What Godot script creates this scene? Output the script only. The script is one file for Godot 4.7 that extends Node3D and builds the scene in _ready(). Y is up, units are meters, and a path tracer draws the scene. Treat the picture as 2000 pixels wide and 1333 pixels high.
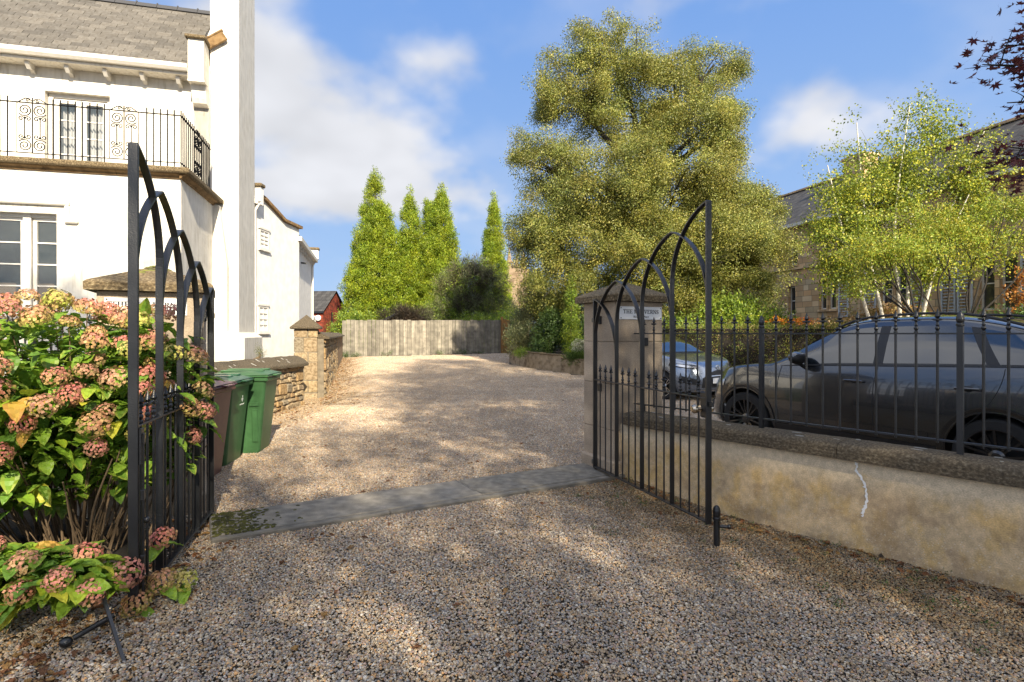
extends Node3D
# A gravel drive seen through two open lancet gates: white villa on the left, parked cars behind railings on the right.
# Distances are metres; the camera stands at the origin, 1.55 m up, and looks along -z.

var rng := RandomNumberGenerator.new()
var M := {}
var T := {}


# ---------------------------------------------------------------- mesh building
class MB:
	var v := PackedVector3Array()
	var n := PackedVector3Array()
	var c := PackedColorArray()
	var u := PackedVector2Array()
	var col := Color.WHITE

	func tri(a: Vector3, b: Vector3, d: Vector3, na: Vector3, nb: Vector3, nd: Vector3) -> void:
		if (b - a).cross(d - a).dot(na + nb + nd) > 0.0:
			v.append(a); v.append(d); v.append(b)
			n.append(na); n.append(nd); n.append(nb)
		else:
			v.append(a); v.append(b); v.append(d)
			n.append(na); n.append(nb); n.append(nd)
		for k in 3:
			c.append(col)
			u.append(Vector2.ZERO)

	func face(p: Array, hint: Vector3) -> void:
		var q := Vector3.ZERO
		for i in p.size():
			var a: Vector3 = p[i]
			var b: Vector3 = p[(i + 1) % p.size()]
			q += a.cross(b)
		q = q.normalized()
		if q.dot(hint) < 0.0:
			q = -q
		for i in range(1, p.size() - 1):
			tri(p[0], p[i], p[i + 1], q, q, q)

	# a quad with texture coordinates: corners bottom-left, bottom-right, top-right, top-left
	func uvquad(p: Array, hint: Vector3, r := Rect2(0, 0, 1, 1)) -> void:
		var q: Vector3 = (p[1] - p[0]).cross(p[3] - p[0]).normalized()
		if q.dot(hint) < 0.0:
			q = -q
		var w := [Vector2(r.position.x, r.end.y), Vector2(r.end.x, r.end.y), Vector2(r.end.x, r.position.y), Vector2(r.position.x, r.position.y)]
		for t in [[0, 1, 2], [0, 2, 3]]:
			var t2: Array = t
			if (p[t[1]] - p[t[0]]).cross(p[t[2]] - p[t[0]]).dot(q) > 0.0:
				t2 = [t[0], t[2], t[1]]
			for k in t2:
				v.append(p[k]); n.append(q); c.append(col); u.append(w[k])

	func box(at: Vector3, size: Vector3, b := Basis()) -> void:
		var h := size * 0.5
		for ax in 3:
			for s in [-1.0, 1.0]:
				var o := Vector3.ZERO
				var e := Vector3.ZERO
				var f := Vector3.ZERO
				o[ax] = s * h[ax]
				e[(ax + 1) % 3] = h[(ax + 1) % 3]
				f[(ax + 2) % 3] = h[(ax + 2) % 3]
				face([at + b * (o - e - f), at + b * (o + e - f), at + b * (o + e + f), at + b * (o - e + f)], b * o)

	# box with chamfered edges
	func cbox(at: Vector3, size: Vector3, ch: float, b := Basis(), jit := 0.0, r: RandomNumberGenerator = null) -> void:
		var h := size * 0.5
		var k := {}
		for sx in [-1, 1]:
			for sy in [-1, 1]:
				for sz in [-1, 1]:
					var s := Vector3(sx, sy, sz)
					var cr := h * s
					if jit > 0.0:
						cr += Vector3(r.randf_range(-jit, jit), r.randf_range(-jit, jit), r.randf_range(-jit, jit))
					for ax in 3:
						var m := cr - s * ch
						m[ax] = cr[ax]
						k[[sx, sy, sz, ax]] = at + b * m
		for ax in 3:
			var a1 := (ax + 1) % 3
			var a2 := (ax + 2) % 3
			for s in [-1, 1]:
				var q := []
				for w in [[-1, -1], [1, -1], [1, 1], [-1, 1]]:
					var id := [0, 0, 0]
					id[ax] = s; id[a1] = w[0]; id[a2] = w[1]
					q.append(k[[id[0], id[1], id[2], ax]])
				var hint := Vector3.ZERO
				hint[ax] = s
				face(q, b * hint)
			for s1 in [-1, 1]:
				for s2 in [-1, 1]:
					var q2 := []
					for w in [[-1, a1], [1, a1], [1, a2], [-1, a2]]:
						var id := [0, 0, 0]
						id[ax] = w[0]; id[a1] = s1; id[a2] = s2
						q2.append(k[[id[0], id[1], id[2], w[1]]])
					var hint2 := Vector3.ZERO
					hint2[a1] = s1; hint2[a2] = s2
					face(q2, b * hint2)
		for sx in [-1, 1]:
			for sy in [-1, 1]:
				for sz in [-1, 1]:
					face([k[[sx, sy, sz, 0]], k[[sx, sy, sz, 1]], k[[sx, sy, sz, 2]]], b * Vector3(sx, sy, sz))

	func tube(p: Array, rad: Array, sides := 8, caps := true) -> void:
		var rings := []
		var nr := []
		var x := Vector3.ZERO
		for i in p.size():
			var d: Vector3 = (p[mini(i + 1, p.size() - 1)] - p[maxi(i - 1, 0)]).normalized()
			if x == Vector3.ZERO:
				x = d.cross(Vector3(0.3, 0.1, 1)).normalized() if absf(d.z) < 0.9 else d.cross(Vector3.UP).normalized()
			x = (x - d * x.dot(d)).normalized()
			var y := d.cross(x)
			var ring := []
			var rn := []
			for k in sides:
				var a := TAU * k / sides
				var o := x * cos(a) + y * sin(a)
				ring.append(p[i] + o * rad[i])
				rn.append(o)
			rings.append(ring)
			nr.append(rn)
		for i in p.size() - 1:
			for k in sides:
				var j := (k + 1) % sides
				tri(rings[i][k], rings[i][j], rings[i + 1][j], nr[i][k], nr[i][j], nr[i + 1][j])
				tri(rings[i][k], rings[i + 1][j], rings[i + 1][k], nr[i][k], nr[i + 1][j], nr[i + 1][k])
		if caps:
			face(rings[0], p[0] - p[1])
			face(rings[-1], p[-1] - p[-2])

	func rod(a: Vector3, b: Vector3, r: float, sides := 8) -> void:
		tube([a, b], [r, r], sides)

	# bar of rectangular section swept along points; w is the section's axis across the plane, thick lies in the plane
	func flatbar(p: Array, w: Vector3, wide: float, thick: float) -> void:
		var rings := []
		for i in p.size():
			var d: Vector3 = (p[mini(i + 1, p.size() - 1)] - p[maxi(i - 1, 0)]).normalized()
			var s := d.cross(w).normalized()
			rings.append([p[i] - w * wide * 0.5 - s * thick * 0.5, p[i] + w * wide * 0.5 - s * thick * 0.5, p[i] + w * wide * 0.5 + s * thick * 0.5, p[i] - w * wide * 0.5 + s * thick * 0.5])
		for i in p.size() - 1:
			var mid: Vector3 = (p[i] + p[i + 1]) * 0.5
			for k in 4:
				var j := (k + 1) % 4
				face([rings[i][k], rings[i][j], rings[i + 1][j], rings[i + 1][k]], (rings[i][k] + rings[i][j] + rings[i + 1][j] + rings[i + 1][k]) * 0.25 - mid)
		face(rings[0], p[0] - p[1])
		face(rings[-1], p[-1] - p[-2])

	func lathe(prof: Array, segs: int, at := Vector3.ZERO, b := Basis()) -> void:
		for i in prof.size() - 1:
			var a: Vector2 = prof[i]
			var e: Vector2 = prof[i + 1]
			if a.is_equal_approx(e):
				continue
			var t := e - a
			var nn := Vector2(t.y, -t.x).normalized()
			for k in segs:
				var q0 := TAU * k / segs
				var q1 := TAU * (k + 1) / segs
				var d0 := Vector3(cos(q0), 0, sin(q0))
				var d1 := Vector3(cos(q1), 0, sin(q1))
				var n0 := b * (d0 * nn.x + Vector3.UP * nn.y)
				var n1 := b * (d1 * nn.x + Vector3.UP * nn.y)
				var p00 := at + b * (d0 * a.x + Vector3.UP * a.y)
				var p01 := at + b * (d1 * a.x + Vector3.UP * a.y)
				var p10 := at + b * (d0 * e.x + Vector3.UP * e.y)
				var p11 := at + b * (d1 * e.x + Vector3.UP * e.y)
				if a.x > 1e-5:
					tri(p00, p01, p11 if e.x > 1e-5 else p10, n0, n1, n1)
				if e.x > 1e-5:
					tri(p00, p11, p10, n0, n1, n0)

	func ball(at: Vector3, r: Vector3, segs := 10, rings := 6, b := Basis()) -> void:
		for i in rings:
			var a0 := PI * i / rings - PI / 2
			var a1 := PI * (i + 1) / rings - PI / 2
			for k in segs:
				var q0 := TAU * k / segs
				var q1 := TAU * (k + 1) / segs
				var s := [Vector3(cos(q0) * cos(a0), sin(a0), sin(q0) * cos(a0)), Vector3(cos(q1) * cos(a0), sin(a0), sin(q1) * cos(a0)), Vector3(cos(q1) * cos(a1), sin(a1), sin(q1) * cos(a1)), Vector3(cos(q0) * cos(a1), sin(a1), sin(q0) * cos(a1))]
				var p := []
				var m := []
				for x in s:
					p.append(at + b * (x * r))
					m.append((b * (x / r)).normalized())
				if i > 0:
					tri(p[0], p[1], p[2], m[0], m[1], m[2])
				if i < rings - 1:
					tri(p[0], p[2], p[3], m[0], m[2], m[3])
				else:
					tri(p[0], p[1], p[2], m[0], m[1], m[2])

	# rows of points joined to a smooth sheet; hint(point) is found from the centre
	func sheet(g: Array, out: Vector3, centre = null) -> void:
		var nn := []
		for i in g.size():
			var row := []
			for j in g[i].size():
				var a: Vector3 = g[mini(i + 1, g.size() - 1)][j] - g[maxi(i - 1, 0)][j]
				var b: Vector3 = g[i][mini(j + 1, g[i].size() - 1)] - g[i][maxi(j - 1, 0)]
				var q := a.cross(b).normalized()
				var h: Vector3 = out if centre == null else g[i][j] - centre
				row.append(q if q.dot(h) >= 0.0 else -q)
			nn.append(row)
		for i in g.size() - 1:
			for j in g[i].size() - 1:
				tri(g[i][j], g[i + 1][j], g[i + 1][j + 1], nn[i][j], nn[i + 1][j], nn[i + 1][j + 1])
				tri(g[i][j], g[i + 1][j + 1], g[i][j + 1], nn[i][j], nn[i + 1][j + 1], nn[i][j + 1])

	# polygon (in the plane of axes ax, ay at o) given a thickness along az
	func prism(poly: PackedVector2Array, o: Vector3, ax: Vector3, ay: Vector3, depth: Vector3) -> void:
		var t := Geometry2D.triangulate_polygon(poly)
		for i in range(0, t.size(), 3):
			for s in [0.0, 1.0]:
				var q := []
				for k in 3:
					var w := poly[t[i + k]]
					q.append(o + ax * w.x + ay * w.y + depth * s)
				face(q, depth * (s - 0.5))
		var cc := Geometry2D.is_polygon_clockwise(poly)
		for i in poly.size():
			var a := poly[i]
			var b := poly[(i + 1) % poly.size()]
			var e := b - a
			var on := Vector2(e.y, -e.x) * (-1.0 if cc else 1.0)
			var pa := o + ax * a.x + ay * a.y
			var pb := o + ax * b.x + ay * b.y
			face([pa, pb, pb + depth, pa + depth], ax * on.x + ay * on.y)

	func mesh() -> ArrayMesh:
		var arr := []
		arr.resize(Mesh.ARRAY_MAX)
		arr[Mesh.ARRAY_VERTEX] = v
		arr[Mesh.ARRAY_NORMAL] = n
		arr[Mesh.ARRAY_COLOR] = c
		arr[Mesh.ARRAY_TEX_UV] = u
		var m := ArrayMesh.new()
		m.add_surface_from_arrays(Mesh.PRIMITIVE_TRIANGLES, arr)
		return m


func W(x: float, y: float, d: float) -> Vector3:
	return Vector3(x, y, -d)


func lin(r: float, g: float, b: float) -> Color:
	return Color(r, g, b).linear_to_srgb()


func node(called: String, at := Vector3.ZERO, b := Basis()) -> Node3D:
	var o := Node3D.new()
	o.name = called
	o.transform = Transform3D(b, at)
	add_child(o, true)
	return o


func thing(called: String, label: String, category: String, at := Vector3.ZERO, b := Basis(), group := "") -> Node3D:
	return tag(node(called, at, b), label, category, group)


func tag(o: Node3D, label: String, category: String, group := "") -> Node3D:
	o.set_meta("label", label)
	o.set_meta("category", category)
	if group:
		o.set_meta("group", group)
	return o


func put(called: String, shape, m: Material, parent: Node = self, xf := Transform3D()) -> MeshInstance3D:
	var o := MeshInstance3D.new()
	o.name = called
	o.mesh = shape.mesh() if shape is MB else shape
	o.material_override = m
	o.transform = xf
	parent.add_child(o, true)
	return o


func structure(called: String, shape, m: Material, label := "") -> MeshInstance3D:
	var o := put(called, shape, m)
	o.set_meta("kind", "structure")
	if label:
		o.set_meta("label", label)
	return o


func stuff(o: Node) -> Node:
	o.set_meta("kind", "stuff")
	return o


func frame2(a: Vector2, b: Vector2) -> Basis:
	# x runs along the ground from a to b (each X, distance), z is to its right seen from above when x points away
	var x := Vector3(b.x - a.x, 0, -(b.y - a.y)).normalized()
	return Basis(x, Vector3.UP, x.cross(Vector3.UP))


# ---------------------------------------------------------------- materials
func noise(freq: float, oct: int, kind: int, sd: int, lo: Color, hi: Color, size := 512, mid = null, at := 0.5) -> NoiseTexture2D:
	var f := FastNoiseLite.new()
	f.seed = sd
	f.noise_type = kind
	f.frequency = freq
	f.fractal_octaves = oct
	var t := NoiseTexture2D.new()
	t.width = size
	t.height = size
	t.seamless = true
	t.noise = f
	var g := Gradient.new()
	g.set_color(0, lo)
	g.set_color(1, hi)
	if mid != null:
		g.add_point(at, mid)
	t.color_ramp = g
	return t


func grey(x: float) -> Color:
	return Color(x, x, x)


func mat(c: Color, rough: float, tex: Texture2D = null, sc := 1.0, tex2: Texture2D = null, sc2 := 0.3, bump: Texture2D = null, cm := 0.0, world := true) -> StandardMaterial3D:
	var m := StandardMaterial3D.new()
	m.albedo_color = c
	m.roughness = rough
	m.uv1_triplanar = true
	m.uv1_world_triplanar = world
	m.uv1_scale = Vector3.ONE * sc
	if tex:
		m.albedo_texture = tex
	if tex2:
		m.detail_enabled = true
		m.detail_albedo = tex2
		m.detail_blend_mode = BaseMaterial3D.BLEND_MODE_MUL
		m.detail_uv_layer = BaseMaterial3D.DETAIL_UV_2
		m.uv2_triplanar = true
		m.uv2_world_triplanar = world
		m.uv2_scale = Vector3.ONE * sc2
	if bump:
		m.heightmap_enabled = true
		m.heightmap_texture = bump
		m.heightmap_scale = cm
	return m


func leafmat(c: Color, rough: float, back: float) -> StandardMaterial3D:
	var m := StandardMaterial3D.new()
	m.albedo_color = c
	m.roughness = rough
	m.vertex_color_use_as_albedo = true
	m.cull_mode = BaseMaterial3D.CULL_DISABLED
	m.backlight_enabled = true
	m.backlight = Color(back, back, back)
	return m


func make_materials() -> void:
	var S := FastNoiseLite.TYPE_SIMPLEX_SMOOTH
	var V := FastNoiseLite.TYPE_CELLULAR
	T.fine = noise(0.09, 4, S, 1, grey(0.72), grey(1.0))
	T.blotch = noise(0.012, 4, S, 2, grey(0.68), grey(1.0))
	T.soft = noise(0.012, 3, S, 3, grey(0.9), grey(1.0))
	T.streak = noise(0.02, 4, S, 12, Color(0.84, 0.82, 0.78), grey(1.0), 512, grey(0.97), 0.4)
	T.dirt = noise(0.02, 5, S, 4, Color(0.42, 0.38, 0.32), Color(1, 1, 1), 512, Color(0.8, 0.77, 0.72), 0.45)
	T.bump = noise(0.06, 5, S, 5, grey(0.0), grey(1.0))
	T.lichen = noise(0.03, 5, S, 6, Color(0.35, 0.33, 0.28), Color(1.25, 1.22, 1.1), 512, Color(0.72, 0.66, 0.56), 0.55)
	T.grit = noise(0.25, 3, S, 7, grey(0.5), grey(1.0))
	T.slate = noise(0.02, 4, S, 8, Color(0.7, 0.66, 0.6), Color(1, 1, 1))
	T.moss = noise(0.04, 5, S, 9, Color(0.2, 0.24, 0.07), Color(0.62, 0.58, 0.48), 512, Color(0.45, 0.4, 0.3), 0.5)
	M.render = mat(lin(0.84, 0.80, 0.715), 0.85, T.soft, 0.45, T.streak, 0.3, T.bump, 0.25)
	M.render.uv2_scale = Vector3(1.1, 0.10, 1.1)
	M.wingrender = mat(lin(0.87, 0.85, 0.80), 0.85, T.soft, 0.45)
	M.white = mat(lin(0.76, 0.73, 0.67), 0.5, T.soft, 1.0)
	M.glass = mat(lin(0.02, 0.025, 0.03), 0.03)
	M.glass.metallic_specular = 0.9
	M.iron = mat(lin(0.012, 0.014, 0.018), 0.36, T.fine, 3.0, T.blotch, 1.0, T.bump, 0.12)
	M.iron.metallic_specular = 0.6
	M.thiniron = mat(lin(0.008, 0.008, 0.009), 0.7)
	M.thiniron.metallic_specular = 0.2
	M.pier = mat(lin(0.78, 0.62, 0.45), 0.9, T.fine, 1.5, T.blotch, 0.35, T.bump, 0.25)
	M.cap = mat(lin(0.42, 0.36, 0.27), 0.95, T.lichen, 2.2, T.fine, 6.0, T.bump, 0.8)
	M.coping = mat(lin(0.40, 0.36, 0.31), 0.95, T.lichen, 2.6, T.grit, 2.5, T.bump, 0.5)
	M.darkcoping = mat(lin(0.25, 0.225, 0.19), 0.95, T.lichen, 2.4, T.fine, 6.0, T.bump, 1.0)
	M.mortar = mat(lin(0.42, 0.345, 0.24), 0.95, T.fine, 3.0, T.blotch, 0.8, T.bump, 1.0)
	M.sandstone = mat(lin(0.46, 0.30, 0.14), 0.9, T.fine, 2.0, T.dirt, 0.7, T.bump, 0.3)
	var sc := [Vector3(0.50, 0.39, 0.24), Vector3(0.46, 0.36, 0.235), Vector3(0.53, 0.37, 0.19), Vector3(0.38, 0.33, 0.25), Vector3(0.56, 0.45, 0.30), Vector3(0.44, 0.30, 0.16)]
	for i in 6:
		M["stone%d" % i] = mat(lin(sc[i].x * 1.3, sc[i].y * 1.3, sc[i].z * 1.3), 0.92, T.fine, 2.5 + i * 0.3, T.dirt, 1.1 + 0.2 * i, T.bump, 0.9)
	var sl := [0.165, 0.125, 0.20, 0.145]
	for i in 4:
		var s: float = sl[i]
		M["slate%d" % i] = mat(lin(s, s * 0.94, s * 0.84), 0.75, T.slate, 0.9 + 0.2 * i, T.soft, 0.5, T.bump, 0.15)
	M.ridge = mat(lin(0.07, 0.07, 0.075), 0.8, T.fine, 3.0)
	for i in 5:
		var w: float = [0.60, 0.50, 0.66, 0.44, 0.55][i]
		M["board%d" % i] = mat(lin(w, w * 0.92, w * 0.77), 0.9, wood_texture(40 + i), 0.27, T.blotch, 0.45)
	M.freshwood = mat(lin(0.48, 0.24, 0.075), 0.8, wood_texture(50), 0.6)
	M.bark = mat(lin(0.10, 0.085, 0.065), 0.95, T.fine, 5.0, null, 1.0, T.bump, 2.0)
	M.darkbark = mat(lin(0.05, 0.043, 0.036), 0.95, T.fine, 5.0, null, 1.0, T.bump, 1.5)
	M.stem = mat(lin(0.17, 0.115, 0.065), 0.85, T.fine, 8.0)
	M.birchbark = mat(lin(0.62, 0.58, 0.50), 0.7, noise(0.05, 3, S, 21, grey(0.3), grey(1.0), 256, grey(0.95), 0.22), 2.5)
	M.leaf = leafmat(Color.WHITE, 0.5, 0.85)
	M.petal = leafmat(Color.WHITE, 0.7, 0.6)
	M.dryleaf = leafmat(Color.WHITE, 0.8, 0.5)
	M.soil = mat(lin(0.055, 0.042, 0.03), 1.0, T.fine, 4.0, T.blotch, 0.8, T.bump, 4.0)
	M.lichen_white = mat(lin(0.50, 0.48, 0.43), 0.95, T.fine, 6.0)
	M.filler = mat(lin(0.80, 0.79, 0.76), 0.9)
	M.shutter_paint = mat(lin(0.50, 0.53, 0.56), 0.5)
	M.asphalt = mat(lin(0.05, 0.05, 0.05), 0.9, T.grit, 2.0)
	M.plaque = mat(lin(0.72, 0.73, 0.74), 0.35)
	M.ink = mat(lin(0.015, 0.015, 0.017), 0.6)
	M.black = mat(lin(0.01, 0.01, 0.01), 0.6)
	M.rubber = mat(lin(0.018, 0.018, 0.018), 0.85, T.fine, 6.0)
	M.logo = mat(lin(0.62, 0.66, 0.62), 0.7)
	M.bingreen = mat(lin(0.055, 0.150, 0.055), 0.42, T.soft, 2.0, T.soft, 1.0, T.fine, 0.05)
	M.binlid = mat(lin(0.045, 0.155, 0.075), 0.35, T.blotch, 2.0, null, 1.0, T.fine, 0.05)
	M.binbrown = mat(lin(0.19, 0.095, 0.075), 0.45, T.soft, 2.0, T.soft, 1.0, T.fine, 0.05)
	M.binmaroon = mat(lin(0.16, 0.055, 0.068), 0.35, T.blotch, 2.0)
	M.brass = mat(lin(0.50, 0.44, 0.36), 0.25)
	M.brass.metallic = 1.0
	M.chrome = mat(lin(0.62, 0.62, 0.62), 0.12)
	M.chrome.metallic = 1.0


func wood_texture(sd: int) -> ImageTexture:
	var im := Image.create(256, 256, false, Image.FORMAT_RGB8)
	var f := FastNoiseLite.new()
	f.seed = sd
	f.frequency = 0.02
	var r := RandomNumberGenerator.new()
	r.seed = sd
	for x in 256:
		var streak := r.randf_range(0.80, 1.0)
		for y in 256:
			var k := streak * (0.86 + 0.14 * f.get_noise_2d(x * 3.0, y * 0.35)) + 0.09 * f.get_noise_2d(x * 9.0 + 300.0, y * 1.6)
			if f.get_noise_2d(x * 4.0 + 50.0, y * 3.0 + 80.0) > 0.52:
				k *= 0.7
			k = clampf(k, 0.3, 1.0)
			im.set_pixel(x, y, Color(k, k * 0.99, k * 0.97))
	return ImageTexture.create_from_image(im)


const UPHILL := 0.0186
const CAR_YARD := 0.08
const WN := Vector2(0.774, 0.633)     # the street wall's inward normal on the ground (X, distance)
const WP := Vector2(1.199, 6.05)      # where its street face meets the right pier
const WD := Vector2(0.633, -0.774)    # along it, towards the street corner


func inside_wall(x: float, d: float) -> float:
	return WN.dot(Vector2(x, d) - WP)


func gy(x: float, d: float, street := false) -> float:
	var y := UPHILL * clampf(d - 6.0, 0.0, 26.0)
	var k := inside_wall(x, d)
	if x > 1.15 and d < 7.6 and k > 0.15 and not street:
		return maxf(y, CAR_YARD)
	if d < 6.2:
		y -= 0.11 * smoothstep(0.1, 1.6, x) * smoothstep(6.1, 5.0, d)
	if x > 1.3 and d >= 6.2:
		y = maxf(y, CAR_YARD * smoothstep(1.3, 2.2, x))
	return y


func _ready() -> void:
	rng.seed = 7
	# camera
	var cam := Camera3D.new()
	cam.name = "camera"
	cam.projection = Camera3D.PROJECTION_FRUSTUM
	cam.near = 0.05
	cam.far = 900.0
	cam.size = 2.0 * 0.05 * 666.5 / 1100.0
	cam.frustum_offset = Vector2(0, -0.05 * 14.5 / 1100.0)
	cam.position = Vector3(0, 1.55, 0)
	add_child(cam)
	# sky
	var env := Environment.new()
	env.background_mode = Environment.BG_SKY
	env.tonemap_mode = Environment.TONE_MAPPER_LINEAR
	env.tonemap_exposure = 2.25
	env.sdfgi_enabled = true
	env.ssao_enabled = true
	env.ssil_enabled = true
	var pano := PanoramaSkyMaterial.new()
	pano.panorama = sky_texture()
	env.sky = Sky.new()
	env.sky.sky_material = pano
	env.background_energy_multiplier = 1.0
	var we := WorldEnvironment.new()
	we.name = "world_environment"
	we.environment = env
	add_child(we)
	# sun: low autumn sun from behind and to the right of the camera
	var sun := DirectionalLight3D.new()
	sun.name = "sun"
	sun.light_energy = 1.6
	sun.light_color = Color(1.0, 0.945, 0.84)
	sun.light_angular_distance = 0.7
	sun.shadow_enabled = true
	add_child(sun)
	sun.look_at_from_position(Vector3(0.38, 0.62, 0.925) * 50.0, Vector3.ZERO)

	make_materials()
	make_sprigs()
	# large structure
	ground()
	villa()
	wing()
	brick_house()
	church()
	terrace()
	piers()
	threshold()
	street_wall()
	rubble_wall()
	back_fence()
	planter()
	# trees and plants
	trees()
	shrubs()
	# objects
	gates()
	bins()
	cars()
	hydrangea()
	copper_branch()
	small_things()


func sky_texture() -> ImageTexture:
	var w := 1536
	var h := 768
	var f1 := FastNoiseLite.new()
	f1.seed = 11
	f1.frequency = 1.0
	f1.fractal_octaves = 6
	f1.fractal_gain = 0.55
	f1.noise_type = FastNoiseLite.TYPE_SIMPLEX_SMOOTH
	var f2 := FastNoiseLite.new()
	f2.seed = 23
	f2.frequency = 1.0
	f2.fractal_octaves = 3
	f2.noise_type = FastNoiseLite.TYPE_SIMPLEX_SMOOTH
	# banks of cloud seen ahead: azimuth and elevation in degrees, half widths, weight
	var banks := [
		[-14.5, 17.8, 8.5, 5.5, 1.25], [-25.0, 22.0, 6.5, 9.0, 1.1], [-22.0, 33.0, 5.0, 7.0, 0.75], [-16.0, 13.0, 9.0, 2.4, 0.9], [-7.5, 25.3, 6.0, 3.2, 1.0], [-10.5, 31.0, 3.0, 1.6, 0.45],
		[22.0, 31.0, 11.0, 4.5, 0.75], [33.0, 28.0, 6.0, 4.0, 0.5], [28.0, 18.5, 5.0, 4.0, 0.8], [20.0, 14.0, 5.0, 4.0, 0.5], [-34.0, 31.0, 4.0, 2.0, 0.6], [-19.5, 9.0, 4.0, 2.0, 0.5], [0.0, 14.0, 9.0, 1.8, 0.4], [4.0, 34.0, 4.0, 2.0, 0.35], [38.0, 36.0, 6.0, 4.0, 0.4],
	]
	var data := PackedFloat32Array()
	data.resize(w * h * 3)
	for yy in h:
		var el := 90.0 - (yy + 0.5) / h * 180.0
		var sy := sin(deg_to_rad(el))
		var cy := cos(deg_to_rad(el))
		var up := clampf(sy, 0.0, 1.0)
		var q := pow(1.0 - up, 1.9)
		var base := Color(0.046, 0.130, 0.345).lerp(Color(0.215, 0.305, 0.43), q)
		for xx in w:
			var i := (yy * w + xx) * 3
			var c := base
			if el > -1.0:
				var az := fposmod((xx + 0.5) / w * 360.0 + 180.0, 360.0) - 180.0   # the panorama's edge lies straight ahead (-z); + to the right
				var ra := deg_to_rad(az)
				var dx := sin(ra) * cy
				var dz := -cos(ra) * cy
				var k := 1.0 / (sy + 0.28)
				var p := Vector3(dx * k, 0.0, dz * k)
				var n1 := f1.get_noise_3d(p.x * 1.5, p.y, p.z * 1.5)
				var dens := 0.0
				if absf(az) < 52.0 and el < 48.0:
					var e := 0.0
					for b in banks:
						var ua: float = (az - b[0]) / b[2]
						var ue: float = (el - b[1]) / b[3]
						var g := ua * ua + ue * ue
						if g < 6.0:
							e += b[4] * exp(-g)
					var n3 := f1.get_noise_3d(p.x * 5.0, 7.0, p.z * 5.0)
					dens = smoothstep(0.16, 0.95, e * 0.76 + n1 * 0.75 + n3 * 0.30)
					dens = maxf(dens, 0.22 * smoothstep(-0.1, 0.6, n1 + 0.15))
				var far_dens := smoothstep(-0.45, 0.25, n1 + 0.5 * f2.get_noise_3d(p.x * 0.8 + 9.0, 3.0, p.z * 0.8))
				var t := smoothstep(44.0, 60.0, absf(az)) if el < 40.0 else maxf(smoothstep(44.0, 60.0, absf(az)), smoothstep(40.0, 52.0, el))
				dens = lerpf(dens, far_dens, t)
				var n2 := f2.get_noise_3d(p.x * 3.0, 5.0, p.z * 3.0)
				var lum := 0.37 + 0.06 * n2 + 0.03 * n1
				# forward scatter towards the sun; all cloud out of view brightened as added fill
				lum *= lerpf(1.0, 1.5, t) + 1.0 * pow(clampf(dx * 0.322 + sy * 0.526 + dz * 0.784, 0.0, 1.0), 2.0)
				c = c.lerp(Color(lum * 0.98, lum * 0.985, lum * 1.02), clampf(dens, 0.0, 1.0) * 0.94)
			data[i] = c.r
			data[i + 1] = c.g
			data[i + 2] = c.b
	var im := Image.create_from_data(w, h, false, Image.FORMAT_RGBF, data.to_byte_array())
	return ImageTexture.create_from_image(im)


# ---------------------------------------------------------------- ground
func ground_sheet(x0: float, x1: float, d0: float, d1: float, st: float, lift: float) -> MB:
	var mb := MB.new()
	var nx := int(ceil((x1 - x0) / st))
	var nd := int(ceil((d1 - d0) / st))
	var g := []
	for i in nx + 1:
		var row := []
		for j in nd + 1:
			var x := x0 + (x1 - x0) * i / nx
			var d := d0 + (d1 - d0) * j / nd
			row.append(W(x, gy(x, d) + lift, d))
		g.append(row)
	mb.sheet(g, Vector3.UP)
	return mb


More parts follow.
